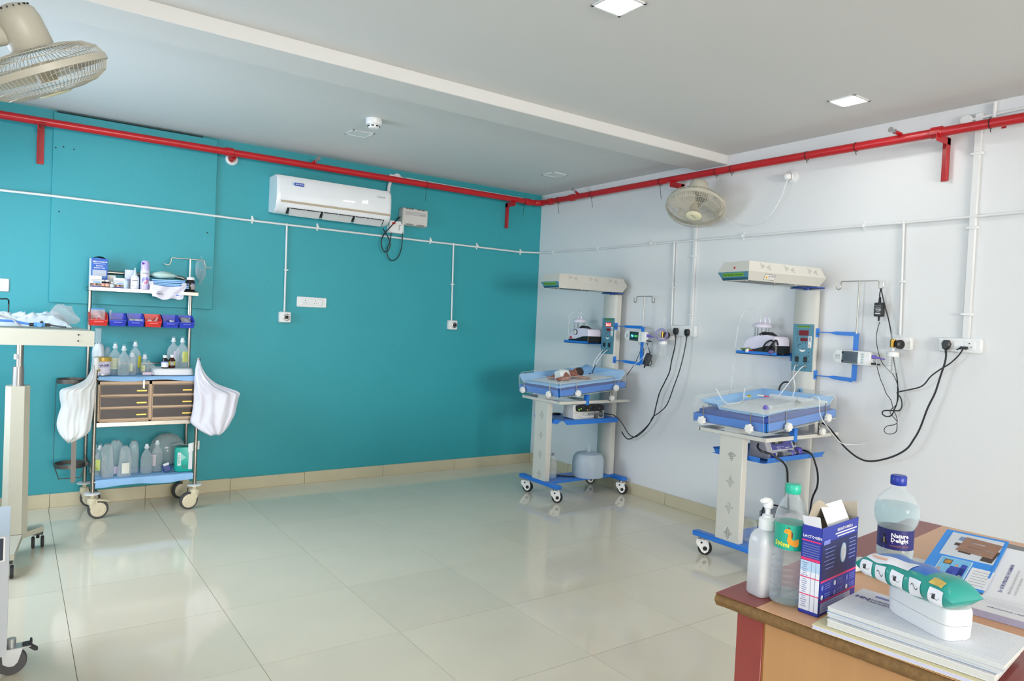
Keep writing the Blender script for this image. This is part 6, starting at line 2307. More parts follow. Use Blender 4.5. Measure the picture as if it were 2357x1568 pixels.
# plastic bags and a big syringe behind the tin
def crumple(label, name, px, py, d, z, w_, dp, h_, m, seed, cat='bag', n=20, k=9, taper=.35, x=None):
    rnd = random.Random(seed)
    ph = [rnd.uniform(0, 6.3) for _ in range(8)]
    x = xat(px, py, d) if x is None else x
    b = MB()
    rs = []
    for i in range(k + 1):
        u = i / k
        s = (1 - taper * u ** 1.5) * (1 if i else .93)
        if i == k: s *= .55
        rs.append([(w_ / 2 * s * cos(a) * (1 + .10 * sin(3 * a + ph[0] + 4 * u) + .07 * sin(7 * a + ph[1] - 7 * u)), dp / 2 * s * sin(a) * (1 + .10 * sin(4 * a + ph[2] + 5 * u)), h_ * u + .02 * h_ * sin(5 * a + ph[3]) * u) for a in [j * 2 * pi / n for j in range(n)]])
    b.rings(rs)
    return tag(b.obj(name, m, None, (x, -d, z), ang=50), label, cat)


crumple('white polythene bundle standing behind the formula tin', 'polythene_bag', 226, 850, .20, ZDK, .085, .08, .20, mat('bag_white_film', (214, 222, 228), .3, var=.05, vs=20), 3)
crumple('crinkled clear bag with dark tips behind the formula tin', 'polythene_bag', 246, 850, .17, ZDK, .05, .06, .175, poly, 5)
b = MB().lathe([(.018, 0), (.018, .09), (.019, .092), (.019, .098)], n=18)
tag(b.obj('syringe_barrel', milky, None, (xat(226, 780, .2), -.20, ZDK + .203)), 'upright milky syringe barrel rising from the white bundle', 'syringe')
# hanging drip bottle
x = xat(462, 630, .10)
t = thing('drip_bottle', 'upside-down clear drip bottle hanging from the trolley pole', 'bottle', (x, -.10, bk(462, 655, .1).z), 0)
zz = .0
MB().lathe([(.014, 0), (.015, .012), (.012, .018), (.013, .030), (.030, .055), (.037, .080), (.037, .145), (.030, .168), (.012, .178)], n=26, sy=.8).obj('bottle', clear, t)
MB().lathe([(.011, .018), (.012, .030), (.028, .055), (.0355, .080), (.0355, .112)], n=26, sy=.8).obj('liquid', water, t)
MB().tube([(0, 0, .178), (.004, 0, .186), (.003, .0, .20), (-.002, 0, .206), (-.006, 0, .198)], .0014, 5).obj('hang_loop', milky, t)

# ---------------------------------------------------------------- lowest shelf
ZL = .2535
saline('saline bottle with lime label at the left of the lowest shelf', 229, .28, ZL, .038, .20, lg, .6, py=1090, a=(1.05, 1.5))
wrapd = film('wrapped_bottle', (224, 234, 238), .26, .72, .18)
crumple('clear wrapped bottle, first of the bagged row on the lowest shelf', 'wrapped_bottle', 246, 1098, .35, ZL, .075, .07, .215, wrapd, 21, 'bottle', taper=.25)
crumple('clear wrapped bottle with purple print behind the bagged row', 'wrapped_bottle', 266, 1090, .24, ZL, .085, .07, .22, wrapd, 22, 'bottle', taper=.2)
crumple('clear wrapped bottle with white label in front of the bagged row', 'wrapped_bottle', 286, 1095, .36, ZL, .085, .07, .20, wrapd, 23, 'bottle', taper=.4)
crumple('clear wrapped bottle, last of the bagged row on the lowest shelf', 'wrapped_bottle', 306, 1092, .27, ZL, .07, .06, .215, wrapd, 24, 'bottle', taper=.3)
for px, py, d, w_, h_, m, lab in ((289, 1078, .405, .045, .07, mat('label_white_paper', (226, 226, 214), .6), 'white label patch on the front wrapped bottle'), (268, 1082, .315, .035, .05, mat('label_lilac_paper', (206, 196, 220), .6), 'lilac label patch on the rear wrapped bottle')):
    z = bk(px, py, d).z
    tag(MB().sheet(lambda u, v: ((u - .5) * w_, -.004 * sin(pi * u), (v - .5) * h_), 6, 2, .0006).obj('paper_label', m, None, (xat(px, py, d), -d, z)), lab, 'label')
saline('plain saline bottle standing right of the bagged row', 336, .33, ZL, .036, .20, None, .72, py=1090, ring=False)
saline('saline bottle with white and red label under the clear bag', 360, .29, ZL, .036, .215, mat('label_red_white', (222, 206, 214), .5), .7, py=1090, a=(1.05, 1.4), ring=False)
b = MB()
rs = []
for i in range(12):
    th = pi * (i + .5) / 12
    rs.append([(.115 * sin(th) * cos(a) * (1 + .04 * sin(5 * a + 3 * i)), .075 * sin(th) * sin(a), .115 - .115 * cos(th) * (1 + .03 * sin(3 * a))) for a in [j * 2 * pi / 24 for j in range(24)]])
b.rings(rs)
tag(b.obj('clear_bag', film('grey_film', (206, 212, 212), .30, .7, .12), None, (xat(384, 1045, .17), -.17, ZL + .01), ang=60), 'large rounded clear bag behind the nappy pack', 'bag')
t = thing('blue_pouch', 'small navy pouch with white label leaning by the nappy pack', 'pouch', (xat(383, 1090, .36), -.36, ZL + .0335))
MB().box((0, 0, 0), (.05, .03, .055), .008, 0, Matrix.Rotation(-.3, 3, 'Y')).obj('pouch_body', mat('pouch_navy', (66, 82, 140), .4), t)
MB().box((-.006, -.012, .026), (.036, .014, .016), .002, 0, Matrix.Rotation(-.3, 3, 'Y')).obj('white_tag', paper, t)
npk = mat('pack_teal', (30, 176, 160), .35, var=.05)
t = thing('nappy_pack', 'teal and white nappy pack with open top at the right of lowest shelf', 'pack', (xat(423, 1092, .33), -.345, ZL + .001), -.18)
b = MB()
b.rings([[(x * s * (1 + .03 * sin(3 * z * 20)), y * s, z) for x, y in arc_poly(.066, .045, 24, 4)] for s, z in ((.86, 0), (1, .012), (1.03, .08), (1, .15), (.93, .168))])
b.obj('pack_body', npk, t, ang=50)
b = MB().sheet(lambda u, v: (-.08 + .165 * u, -.035 + .07 * v, .168 + .035 * u + .02 * sin(4 * u + 1) - .015 * v), 10, 6, .001)
b.sheet(lambda u, v: (.02 + .07 * u, -.047 - .004 * sin(6 * u), .135 + .06 * v + .02 * u), 8, 4, .001)
b.obj('torn_top', mat('pack_white', (232, 238, 238), .4), t)
b = MB()
b.box((.036, -.0472, .085), (.024, .001, .135), 0, 0).box((-.034, -.0468, .09), (.022, .001, .09), 0, 0)
b.text('INSTEO', .018, frame((-.034, -.0476, .09), ZA, -XA), 1, bold=.0004)
b.rings([[(-.034 + .03 + x, -.0474, .10 + z) for x, z in ((-.018, -.02), (.014, 0), (-.018, .028))], [(-.034 + .03 + x, -.0479, .10 + z) for x, z in ((-.018, -.02), (.014, 0), (-.018, .028))]], 2)
b.box((-.002, -.0472, .036), (.028, .001, .024), 0, 3)
b.obj('print', [paper, npk, mat('pack_pale_teal', (150, 214, 206), .4), mat('pack_deep_teal', (18, 140, 130), .4)], t)
crumple('clear polythene bag at the far left of the lowest shelf', 'polythene_bag', 186, 1090, .20, ZL, .05, .10, .19, poly, 31, x=-3.79)


# ---------------------------------------------------------------- white carrier bags tied to the front posts
def sack(label, rows, d, seed, m, depth=.055):
    rnd = random.Random(seed)
    ph = [rnd.uniform(0, 6.3) for _ in range(8)]
    rs = []
    R0 = []
    for i, (y, a, c) in enumerate(rows):
        A, B_ = bk(a, y, d), bk(c, y, d)
        R0.append((A.x, B_.x, (A.z + B_.z) / 2, .0))
    # resample for smooth folds
    S = smooth([V((a, c, z)) for a, c, z, _ in R0], 4)
    N = len(S)
    for i, p in enumerate(S):
        u = i / (N - 1)
        hw, cx = (p.y - p.x) / 2, (p.x + p.y) / 2
        dp = min(depth, .012 + hw * .75)
        ring = []
        for j in range(72):
            a = 2 * pi * j / 72
            f = 1 + (.55 * noise.noise((2.2 * cos(a), 2.2 * sin(a), 2.5 * u + seed)) + .35 * noise.noise((5 * cos(a), 5 * sin(a), 3.5 * u + seed)) + .05 * sin(11 * a + ph[1] - 5 * u)) * (1 - .35 * u)
            ring.append((cx + hw * cos(a), -d + dp * sin(a) * f - .012 * sin(3 * u * pi + ph[4]) * (sin(a) < 0) * .6, p.z + .004 * sin(4 * a + ph[3])))
        rs.append(ring)
    b = MB().rings(rs)
    return tag(b.obj('carrier_bag', m, None, ang=75), label, 'bag')


bagm = mat('carrier_bag_white', (226, 228, 228), .45, var=.03, vs=8, bump=.35, bs=30)
bagm2 = mat('carrier_bag_white_2', (232, 232, 244), .45, var=.02, vs=8, bump=.35, bs=30)
sack('white carrier bag bulging from the left front post of trolley', [(842, 212, 217), (858, 207, 220), (875, 195, 221), (888, 168, 221), (897, 140, 220), (915, 137, 219), (935, 140, 217), (955, 134, 214), (975, 130, 211), (993, 134, 207), (1006, 142, 190), (1015, 151, 170), (1018, 157, 163)], .492, 2, bagm)
sack('white carrier bag with pointed corner hanging from the right front post', [(828, 455, 459), (848, 450, 465), (868, 448, 478), (885, 447, 500), (896, 447, 528), (906, 446, 551), (920, 446, 549), (938, 444, 545), (955, 441, 541), (970, 438, 533), (982, 448, 526), (992, 462, 518), (1000, 478, 507)], .492, 6, bagm2)

# ================================================================== desk in the foreground
DZ = .76
DA = D(6)
DO = at(1645, 1365, 2, DZ)
DO.z = 0
E1, E2 = V((cos(DA), sin(DA), 0)), V((sin(DA), -cos(DA), 0))


def dp(u, v, z=DZ): return DO + E1 * u + E2 * v + ZA * z


def dfr(u, v, z=DZ, rz=0):
    """matrix of a thing standing on the desk: local x along u, local -y along v"""
    return Matrix.Translation(dp(u, v, z)) @ Matrix.Rotation(DA + rz, 4, 'Z')


def dthing(name, label, cat, u, v, z=DZ, rz=0, group=None):
    return thing(name, label, cat, dp(u, v, z), DA + rz, group)


burg = mat('laminate_burgundy', (140, 62, 56), .3, var=.08, vs=10)
peach = mat('laminate_peach', (214, 162, 118), .3, var=.05, vs=14)
chip = mat('particle_board_edge', (122, 92, 52), .8, var=.35, vs=70, bump=.6, bs=120)
veneer = mat('desk_veneer', (182, 136, 88), .42, var=.10, vs=4, detail=8)
nt = veneer.node_tree
tc, no = [n for n in nt.nodes if n.type == 'TEX_COORD'][0], [n for n in nt.nodes if n.type == 'TEX_NOISE'][0]
mp = nt.nodes.new('ShaderNodeMapping')
mp.inputs['Scale'].default_value = (6, 6, .6)
nt.links.new(tc.outputs['Object'], mp.inputs['Vector'])
nt.links.new(mp.outputs[0], no.inputs['Vector'])
desk = dthing('desk', 'wooden desk with peach and burgundy laminate top and chipped edge', 'desk', 0, 0, 0)
DL, DWd = 1.214, .66
b = MB()
rs = []
nn = 60
rnd = random.Random(4)
# rounded, chipped front edge along v (profile in u,z)
for i in range(nn + 1):
    v = DWd * i / nn
    ch = .004 * max(0, noise.noise((v * 18, 0, 2))) + (.010 if .30 < v < .47 and i % 2 else 0) * max(0, noise.noise((v * 60, 3, 1)))
    low = .020 * max(0, .04 - abs(v - .032)) / .04
    ring = [(.02, -v, DZ - .0006)]
    for a in [j * pi / 8 for j in range(9)]:
        cz, cu = cos(a), sin(a)
        ring.append((.018 - (.018 - ch - (low if j_ else 0) if (j_ := (a > 1.6)) else .018 - ch * .5) * cu, -v, DZ - .0172 + .0166 * cz))
    ring.append((.02, -v, DZ - .034))
    rs.append(ring)
b.rings(rs)
top = b.obj('chipped_edge', chip, desk)
b = MB().span((.0195, -DWd, DZ - .034), (DL, 0, DZ - .0008))
b.obj('top_board', chip, desk)
MB().span((.004, -.108, DZ - .0009), (DL, 0, DZ)).obj('burgundy_band', burg, desk)
MB().span((.004, -DWd + .108, DZ - .0009), (DL, -.1082, DZ)).obj('peach_surface', peach, desk)
MB().span((.004, -DWd, DZ - .0009), (DL, -DWd + .1078, DZ)).obj('burgundy_band', burg, desk)
MB().span((.036, -.108, 0), (.062, -.042, DZ - .0345), .001).span((.062, -.06, 0), (.10, -.042, DZ - .0345)).obj('side_post', burg, desk)
MB().span((.040, -.112, 0), (.060, -.1085, DZ - .0345)).obj('edge_strip', mat('edge_strip_tan', (150, 100, 52), .5), desk)
MB().span((.040, -DWd + .06, .03), (.060, -.1125, DZ - .0345)).obj('side_panel', veneer, desk)
MB().span((.036, -DWd + .01, 0), (.062, -DWd + .059, DZ - .0345), .001).obj('side_post', burg, desk)
MB().span((.10, -.06, .10), (DL - .06, -.042, DZ - .035)).obj('modesty_panel', veneer, desk)
MB().span((DL - .062, -DWd + .01, 0), (DL - .036, -.042, DZ - .0345)).obj('side_panel', veneer, desk)

Z1 = DZ + .0006
# pump bottle
t = dthing('pump_bottle', 'white pump sanitiser bottle at the desk corner', 'bottle', .098, .072, Z1, -.25)
pw = mat('sanitiser_white', (226, 228, 228), .3, spec=.4)
pm_ = film('sanitiser_bottle', (228, 231, 232), .62, .9, .2)
def rrect(w_, d_, s, z, n=32, p=5, oy=0): return [(x * s, y * s, z) for x, y in arc_poly(w_, d_, n, p)]
b = MB()
b.rings([rrect(.038, .027, s, z) for s, z in ((.88, 0), (1, .006), (1, .118), (.98, .130), (.90, .143), (.72, .153), (.50, .158)) ] + [[(.017 * cos(2 * pi * j / 32), .017 * sin(2 * pi * j / 32), z) for j in range(32)] for z in (.160, .164)])
b.obj('bottle', pm_, t)
b = MB()
b.rings([rrect(.0365, .0255, s, z) for s, z in ((.88, .002), (1, .008), (1, .066))])
b.obj('liquid', film('sanitiser_gel', (214, 218, 220), .75, .9, .3), t)
MB().lathe([(.0195, .158), (.020, .160), (.020, .182), (.017, .185), (.0125, .187), (.0125, .192), (.006, .194), (.006, .212)], n=28).obj('collar', white_plastic, t)
b = MB().lathe([(.0065, .208), (.011, .210), (.012, .222), (.010, .228)], n=20)
b.tube([(.004, 0, .223), (-.012, -.002, .2285), (-.026, -.004, .2285)], [.009, .008, .005], 10)
b.obj('pump_head', white_plastic, t)

# water bottle with turquoise cap and label
t = dthing('water_bottle', 'ribbed clear water bottle with turquoise cap and camel label', 'bottle', .100, .131, Z1)
pet = film('pet_plastic', (226, 236, 240), .10, .6, .05)
pr = [(.034, 0), (.040, .004), (.042, .012)]
z = .02
for k in range(8):
    rb = .0415 - .0006 * k
    pr += [(rb, z), (rb - .0034, z + .0070)]
    z += .0135
pr += [(.0352, .129), (.0352, .190), (.0372, .196), (.0352, .206), (.0325, .218), (.0245, .236), (.0150, .250), (.0140, .254), (.0140, .260)]
MB().lathe(pr, n=32, cap=False).obj('bottle', pet, t)
MB().lathe([(.033, .0035), (.0385, .006), (.040, .013), (.040, .02)], n=28).obj('base_swirl', water, t)
turq = mat('cap_turquoise', (34, 178, 148), .35)
b = MB().lathe([(.0165, .257), (.0175, .259), (.0175, .276), (.0155, .279)], n=28)
b.obj('cap', turq, t)
lb = MB().lathe([(.0359, .130), (.0359, .189)], n=36, cap=False).obj('label', mat('label_turquoise', (36, 168, 140), .35), t)
va = math.atan2(CAM.y - dp(.10, .131).y, CAM.x - dp(.10, .131).x) - DA     # direction of the viewer in the bottle's own frame
def lblfr(r, z, da=0, a0=va):
    a = a0 + da
    return frame((r * cos(a), r * sin(a), z), (-sin(a), cos(a), 0), ZA)
cam_or = mat('camel_orange', (232, 150, 34), .45)
cam_po = [(-.013, .009), (-.010, .015), (-.004, .016), (.001, .013), (.0015, .006), (.001, -.001), (.004, -.005), (.009, -.003), (.014, -.001), (.015, -.009), (.013, -.015), (.010, -.0165), (.003, -.0145), (-.003, -.012), (-.0065, -.006), (-.0055, 0), (-.0045, .006), (-.008, .007)]
b = MB()
m = lblfr(.0361, .160, .02) @ Matrix.Scale(1.25, 4)
def wrap2(b, po, m, r, mi, e=.0003):
    out = []
    for x, y in po: out.append(m @ V((r * sin(x / r), y, r * cos(x / r) - r + e)))
    keep, b.M = b.M, Matrix()
    b.add(out, [tuple(range(len(out)))], mi)
    b.M = keep
wrap2(b, cam_po, m, .0354, 0)
wrap2(b, [(-.004, .016), (-.007, .0195), (-.001, .018)], m, .0354, 1)
wrap2(b, [(.0005, .013), (.0035, .008), (.003, -.001), (.001, 0)], m, .0354, 1, .0005)
wrap2(b, [(-.0085, .011), (-.0068, .011), (-.0068, .0125), (-.0085, .0125)], m, .0354, 1, .0005)
b.text('500ml', .015, lblfr(.0361, .142, -.55), 2, bend=.0361, bold=.0005)
for k in range(6): wrap2(b, [(.0, .012 - .005 * k), (.008, .012 - .005 * k), (.008, .0145 - .005 * k), (.0, .0145 - .005 * k)], lblfr(.0361, .160, .80), .0361, 3)
b.obj('label_print', [cam_or, mat('camel_brown', (96, 52, 20), .5), mat('print_yellow', (234, 226, 60), .5), mat('print_mint', (150, 206, 190), .5)], lb)

# infant formula carton, top torn open
lac_b = mat('carton_royal_blue', (44, 58, 158), .35, var=.05)
lac_d = mat('carton_deep_blue', (30, 36, 92), .35)
pink_p = mat('print_magenta', (222, 52, 110), .4)
wht_p = mat('print_white', (226, 228, 234), .5)
sky_p = mat('print_sky', (176, 206, 228), .5)
kraft = mat('carton_inside_grey', (178, 168, 150), .8, var=.08, vs=30)
t = dthing('formula_carton', 'opened blue infant formula carton with torn flaps on the desk', 'box', .159, .198, Z1)
CW, CD, CH = .186, .046, .200
b = MB()
x0, x1, y0, y1, th = -CW / 2, CW / 2, -CD / 2, CD / 2, .0012
b.span((x0, y0, 0), (x1, y1, th)).span((x0, y0, 0), (x1, y0 + th, CH)).span((x0, y1 - th, 0), (x1, y1, CH)).span((x0, y0, 0), (x0 + th, y1, CH)).span((x1 - th, y0, 0), (x1, y1, CH))
b.obj('carton', lac_b, t)
b = MB()
i_ = .0016
b.span((x0 + th + .0002, y0 + th, .002), (x1 - th, y0 + i_ + .0004, CH - .001)).span((x0 + th, y1 - i_ - .0004, .002), (x1 - th, y1 - th - .0001, CH - .001)).span((x1 - i_ - .0004, y0 + th, .002), (x1 - th - .0001, y1 - th, CH - .001))
b.obj('inner_face', kraft, t)
for nm, fn, mm in (('torn_flap', lambda u, v: (x0 + .002 - .010 * v, y0 + CD * (.06 + .88 * u), CH + .026 * v - .004 * u * v), wht_p), ('torn_flap', lambda u, v: (x0 + .02 + .10 * u, y1 - .012 * v, CH + (.042 + .012 * sin(5 * u)) * v * (1 - .2 * u)), kraft), ('torn_flap', lambda u, v: (x0 + .05 + .11 * u + .02 * v, y0 + .010 + .03 * v, CH - .006 + .040 * v), wht_p), ('torn_flap', lambda u, v: (x1 - .002 - .008 * v, y0 + CD * (.04 + .9 * u), CH + .040 * v * (1 - .3 * u)), kraft)):
    MB().sheet(fn, 8, 5, .001).obj(nm, mm, t, ang=60)
# narrow side: nutrition table
m = frame((x0 - .0003, 0, 0), -YA, ZA)
b = MB()
b.M = m
b.text('LACTOGEN', .0082, m @ Matrix.Translation((.002, .176, .0004)), 0, bold=.0003)
b.box((0, .166, .0002), (.044, .003, .0004), 0, 1)
for k in range(6): b.box((.0, .158 - .0055 * k, .0002), (.038, .0018, .0004), 0, 3)
b.box((0, .124, .0002), (.044, .006, .0004), 0, 1)
b.box((0, .064, .0002), (.0445, .112, .0003), 0, 0)
b.box((0, .108, .0004), (.0445, .022, .0003), 0, 2)
for zz in (.083, .044): b.box((0, zz, .0005), (.0445, .0022, .0004), 0, 1)
for xx in (.003, .013): b.box((xx, .064, .0005), (.0008, .112, .0003), 0, 3)
for k in range(22): b.box((-.012, .115 - .0047 * k, .0005), (.014 - .003 * (k % 3), .0014, .0003), 0, 3)
b.obj('side_print', [wht_p, pink_p, sky_p, mat('print_slate', (110, 120, 170), .5)], t)
m = frame((0, y0 - .0003, 0), XA, ZA)
b = MB()
b.M = m
b.box((0, .122, .0002), (.178, .085, .0004), 0, 4)
b.text('INFANT FORMULA', .0095, m @ Matrix.Translation((.02, .186, .0004)), 0, bold=.0002)
for k in range(2): b.box((.028, .178 - .0065 * k, .0003), (.11 - .02 * k, .0028, .0004), 0, 0)
b.rings([[(.018 + .0145 * s * cos(a), .128 + .023 * s * sin(a), z) for a in [i * 2 * pi / 24 for i in range(24)]] for s, z in ((1, .0003), (1, .0008))], 2)
b.rings([[(.018 + .0105 * s * cos(a), .128 + .018 * s * sin(a), z) for a in [i * 2 * pi / 24 for i in range(24)]] for s, z in ((1, .0006), (1, .0012))], 0)
for k in range(6):
    b.box((-.05, .150 - .009 * k, .0006), (.055 - .007 * (k % 3), .002, .0004), 0, 3)
    b.box((.064, .155 - .009 * k, .0006), (.036 - .005 * (k % 2), .002, .0004), 0, 3)
b.box((-.068, .166, .0006), (.03, .010, .0004), 0, 3)
b.box((0, .078, .0003), (.178, .0045, .0005), 0, 1)
for k in range(3):
    for j in range(2):
        xx, zz = -.062 + .062 * k, .064 - .022 * j
        b.rings([[(xx - .018 + .005 * cos(a), zz + .006 * sin(a), z) for a in [i * pi / 6 for i in range(12)]] for z in (.0003, .0008)], 0 if (k + j) % 2 else 3)
        for q in range(3): b.box((xx + .008, zz + .005 - .005 * q, .0003), (.026, .0018, .0004), 0, 3)
b.box((0, .0325, .0003), (.178, .0035, .0005), 0, 1)
b.box((-.01, .018, .0003), (.15, .022, .0004), 0, 5)
for k in range(3): b.box((-.02, .024 - .006 * k, .0006), (.11, .0014, .0003), 0, 3)
b.obj('front_print', [wht_p, pink_p, sky_p, mat('print_periwinkle', (120, 132, 206), .5), lac_d, mat('print_lavender', (188, 190, 222), .5)], t)

# second water bottle
_q = at(2055, 1334, 2, DZ) - DO
NU, NV = _q.dot(E1), _q.dot(E2)
t = dthing('water_bottle', 'clear water bottle with royal blue cap and label behind the wipes', 'bottle', NU, NV, Z1)
pr = [(.034, 0), (.042, .005), (.044, .016), (.040, .03), (.044, .045), (.040, .06), (.044, .074), (.0435, .084), (.0425, .086), (.0425, .140), (.046, .146), (.051, .158), (.0535, .176), (.052, .196), (.045, .214), (.032, .230), (.019, .240), (.016, .245), (.016, .252)]
S = [(r, z) for r, z in pr]
MB().lathe(S, n=36, cap=False).obj('bottle', pet, t)
MB().lathe([(r * .965, z + .001) for r, z in S if z < .196] + [(.049, .199)], n=32).obj('water', water, t)
MB().lathe([(.0185, .250), (.0195, .252), (.0195, .272), (.017, .275)], n=28).obj('cap', mat('cap_royal_blue', (28, 52, 156), .35), t)
nb = mat('label_navy', (38, 38, 110), .35)
lb = MB().lathe([(.0430, .088), (.0430, .139)], n=40, cap=False).obj('label', nb, t)
va2 = math.atan2(CAM.y - dp(NU, NV).y, CAM.x - dp(NU, NV).x) - DA
f2 = lambda z, da: lblfr(.0433, z, da, va2)
b = MB()
b.text('Nature', .0145, f2(.125, .25), 0, bend=.0433, bold=.0005)
b.text('Delight', .0145, f2(.113, .25), 0, bend=.0433, bold=.0005)
wrap2(b, [(-.018, 0), (.016, 0), (.016, .0012), (-.018, .0012)], f2(.1045, .25), .0433, 0)
b.text('PACKAGED WATER', .0052, f2(.098, .25), 1, bend=.0433)
wrap2(b, [(-.030, 0), (.026, 0), (.026, .001), (-.030, .001)], f2(.0915, .05), .0433, 0)
wrap2(b, [(-.010, -.014), (.008, -.014), (.007, -.004), (.003, .002), (.004, .009), (0, .013), (-.004, .009), (-.003, .001), (-.008, -.005)], f2(.113, -.62), .0433, 2)
wrap2(b, [(-.002, -.010), (.002, -.010), (.002, .004), (-.002, .004)], f2(.113, -.62), .0433, 3, .0005)
b.obj('label_print', [white_ink, mat('print_gold', (196, 130, 60), .5), mat('print_black', (26, 24, 26), .5), mat('print_stone', (150, 142, 134), .5)], lb)

# calculator-like white handset with green mark
t = dthing('handset', 'small white handset with green clover mark beside the blue-capped bottle', 'handset', .465, .118, Z1, -.30)
MB().box((0, 0, .010), (.15, .058, .02), .006).obj('casing', white_plastic, t)
b = MB()
b.box((.0, 0, .0205), (.135, .046, .001), .0, 0)
for x, y in ((-.012, .007), (.004, .007), (-.012, -.007), (.004, -.007)): b.cyl((x + .016, y, .0208), (x + .016, y, .0216), .0065, n=12, mi=1)
for k in range(3): b.box((-.05 + k * .001, .012 - .010 * k, .0212), (.03, .003, .0006), 0, 2)
b.obj('face_print', [mat('face_pale', (222, 230, 228), .4), mat('clover_green', (96, 200, 60), .45), mat('print_cyan', (60, 130, 200), .45)], t)

# ------------------------------------------------ paper stack
paper_w = mat('paper_page', (226, 228, 232), .75)
edge_p = mat('paper_block', (206, 206, 200), .85, var=.08, vs=160)


def book(label, u, v, z, L, Wd, th, rz, cover, block=None, lines=False, name='register'):
    t = dthing(name, label, 'book', u, v, z, rz)
    MB().box((0, 0, .0012), (Wd, L, .0016), .0).box((0, 0, th - .0008), (Wd, L, .0016), .0).obj('cover', cover, t)
    MB().box((-.001, 0, th / 2), (Wd - .003, L - .003, th - .0036)).obj('page_block', block or edge_p, t)
    return t


t = book('cream covered file at the bottom of the paper stack', .105, .395, Z1, .315, .205, .010, .035, mat('file_cream', (214, 206, 166), .6), mat('file_lilac_edge', (196, 196, 222), .7))
t = book('thick white register, second from the bottom of the stack', .112, .415, Z1 + .0108, .305, .190, .015, .03, mat('register_white', (222, 222, 220), .6))
t = book('white register with pale blue cover, third from the bottom', .122, .415, Z1 + .0266, .315, .188, .009, .02, mat('register_pale_blue', (206, 220, 236), .6))
zt = Z1 + .0364
t = dthing('printed_pad', 'printed form pad with ruled lines on top of the stack', 'pad', .124, .418, zt, .005)
MB().box((0, 0, .004), (.182, .322, .008)).obj('sheet_block', edge_p, t)
b = MB()
b.box((0, 0, .0083), (.184, .324, .0008), 0, 0)
m = frame((0, 0, .0088), -YA, XA)
b.M = m
tx = lambda s, sz, x, y, mi=1, bo=0: b.text(s, sz, m @ Matrix.Translation((x, y, .0002)), mi, al='LEFT', bold=bo)
tx('HN', .020, -.153, .030, 1, .0008)
tx('HOSPITAL', .011, -.125, .033, 1, .0003)
tx('CASE SHEET', .009, -.125, .020, 1, .0002)
for k in range(16): b.box((.045, .078 - .0098 * k, .0001), (.21 if k > 3 else .18, .0006, .0003), 0, 2)
b.box((-.10, .062, .0001), (.045, .012, .0003), 0, 3)
for k in range(5): b.box((-.10, -.005 - .012 * k, .0001), (.06 - .008 * (k % 3), .0022, .0003), 0, 2)
b.obj('printed_form', [paper_w, mat('form_indigo', (62, 64, 140), .55), mat('form_line', (188, 192, 206), .6), mat('form_box', (122, 126, 190), .55)], t)
b = MB().sheet(lambda u, v: (-.020 + .02 * u + .10 * v, 0, 0), 1, 1) if False else None
t = dthing('loose_sheet', 'loose printed sheet sticking out under the top pad', 'paper', .10, .425, zt - .0002 , .06)
bpy.data.objects.remove(t)
b = MB().sheet(lambda u, v: (-.108 + .03 * v + .006 * sin(3 * u), -.16 + .29 * u, -.0012 + .0004 * sin(5 * u)), 12, 4, .0006)
tag(b.obj('loose_sheet', paper_w, None, dp(.124, .418, zt)), 'loose paper edge sticking out below the top pad', 'paper').rotation_euler = (0, 0, DA + .03)
b = MB().box((0, 0, 0), (.06, .05, .0006))
o = tag(b.obj('blue_slip', mat('slip_blue', (70, 150, 226), .5), None, dp(.085, .268, Z1 + .0261)), 'small bright blue slip under the stack beside the carton', 'paper')
o.rotation_euler = (0, 0, DA)
o.location.z = DZ + .0263

# white box and the wipes pack lying on it
ZB = zt + .0094
ang = math.atan2(.078, .141)
t = dthing('plastic_box', 'white rounded plastic box standing on the printed pad', 'box', .118, .425, ZB, -ang)
b = MB()
b.rings([rrect(.036, .083, s, z, 40, 5) for s, z in ((.93, 0), (.985, .006), (1, .028), (1, .030))])
b.obj('box_base', mat('box_white', (226, 227, 227), .35), t)
b = MB()
b.rings([rrect(.0365, .0835, s, z, 40, 5) for s, z in ((1, .031), (1, .056), (.97, .062), (.92, .064))])
b.obj('box_lid', mat('box_white', (226, 227, 227), .35), t)
ZW = ZB + .0645
t = dthing('wipes_pack', 'teal and blue baby wipes pack lying on the white box', 'wipes', .098, .404, ZW, -ang * .72)
tealp = mat('pack_sea_green', (40, 148, 138), .3, var=.05)
bluep = mat('pack_blue', (40, 104, 190), .3, var=.05)
# closed pillow shape along local -y (v), flat sealed ends
Lw, rs, ZWC = .114, [], .0295
N = 24
for i in range(N + 1):
    s = -1 + 2 * i / N
    k = (1 - abs(s) ** 8)
    hw = .049 * (.90 + .10 * k)
    hh = .027 * k + .0015
    rs.append([(hw * math.copysign(abs(cos(a)) ** .75, cos(a)) + .002 * sin(9 * s + 3 * a), s * Lw, ZWC + hh * math.copysign(abs(sin(a)) ** .85, sin(a)) - .004 * abs(s) ** 3 + .0016 * sin(11 * s + 2 * a) * k) for a in [j * 2 * pi / 26 for j in range(26)]])
b = MB().rings(rs)
fi = len(b.f)
for q in range(fi):
    if q >= fi - 2: continue
    j = q % 26
    a = (j + .5) / 26 * 2 * pi
    b.m[q] = 1 if .30 * pi < a < .66 * pi and 6 < q // 26 else 0
b.obj('pouch', [tealp, bluep], t, ang=60)
def pside(s, a, off=.0012):
    k = (1 - abs(s) ** 8)
    hw = .049 * (.90 + .10 * k) + off
    hh = .027 * k + .0015 + off
    return V((hw * math.copysign(abs(cos(a)) ** .75, cos(a)) + .002 * sin(9 * s + 3 * a), s * Lw, ZWC + hh * math.copysign(abs(sin(a)) ** .85, sin(a)) - .004 * abs(s) ** 3 + .0016 * sin(11 * s + 2 * a) * k))
pict = mat('picture_dark', (30, 34, 36), .5)
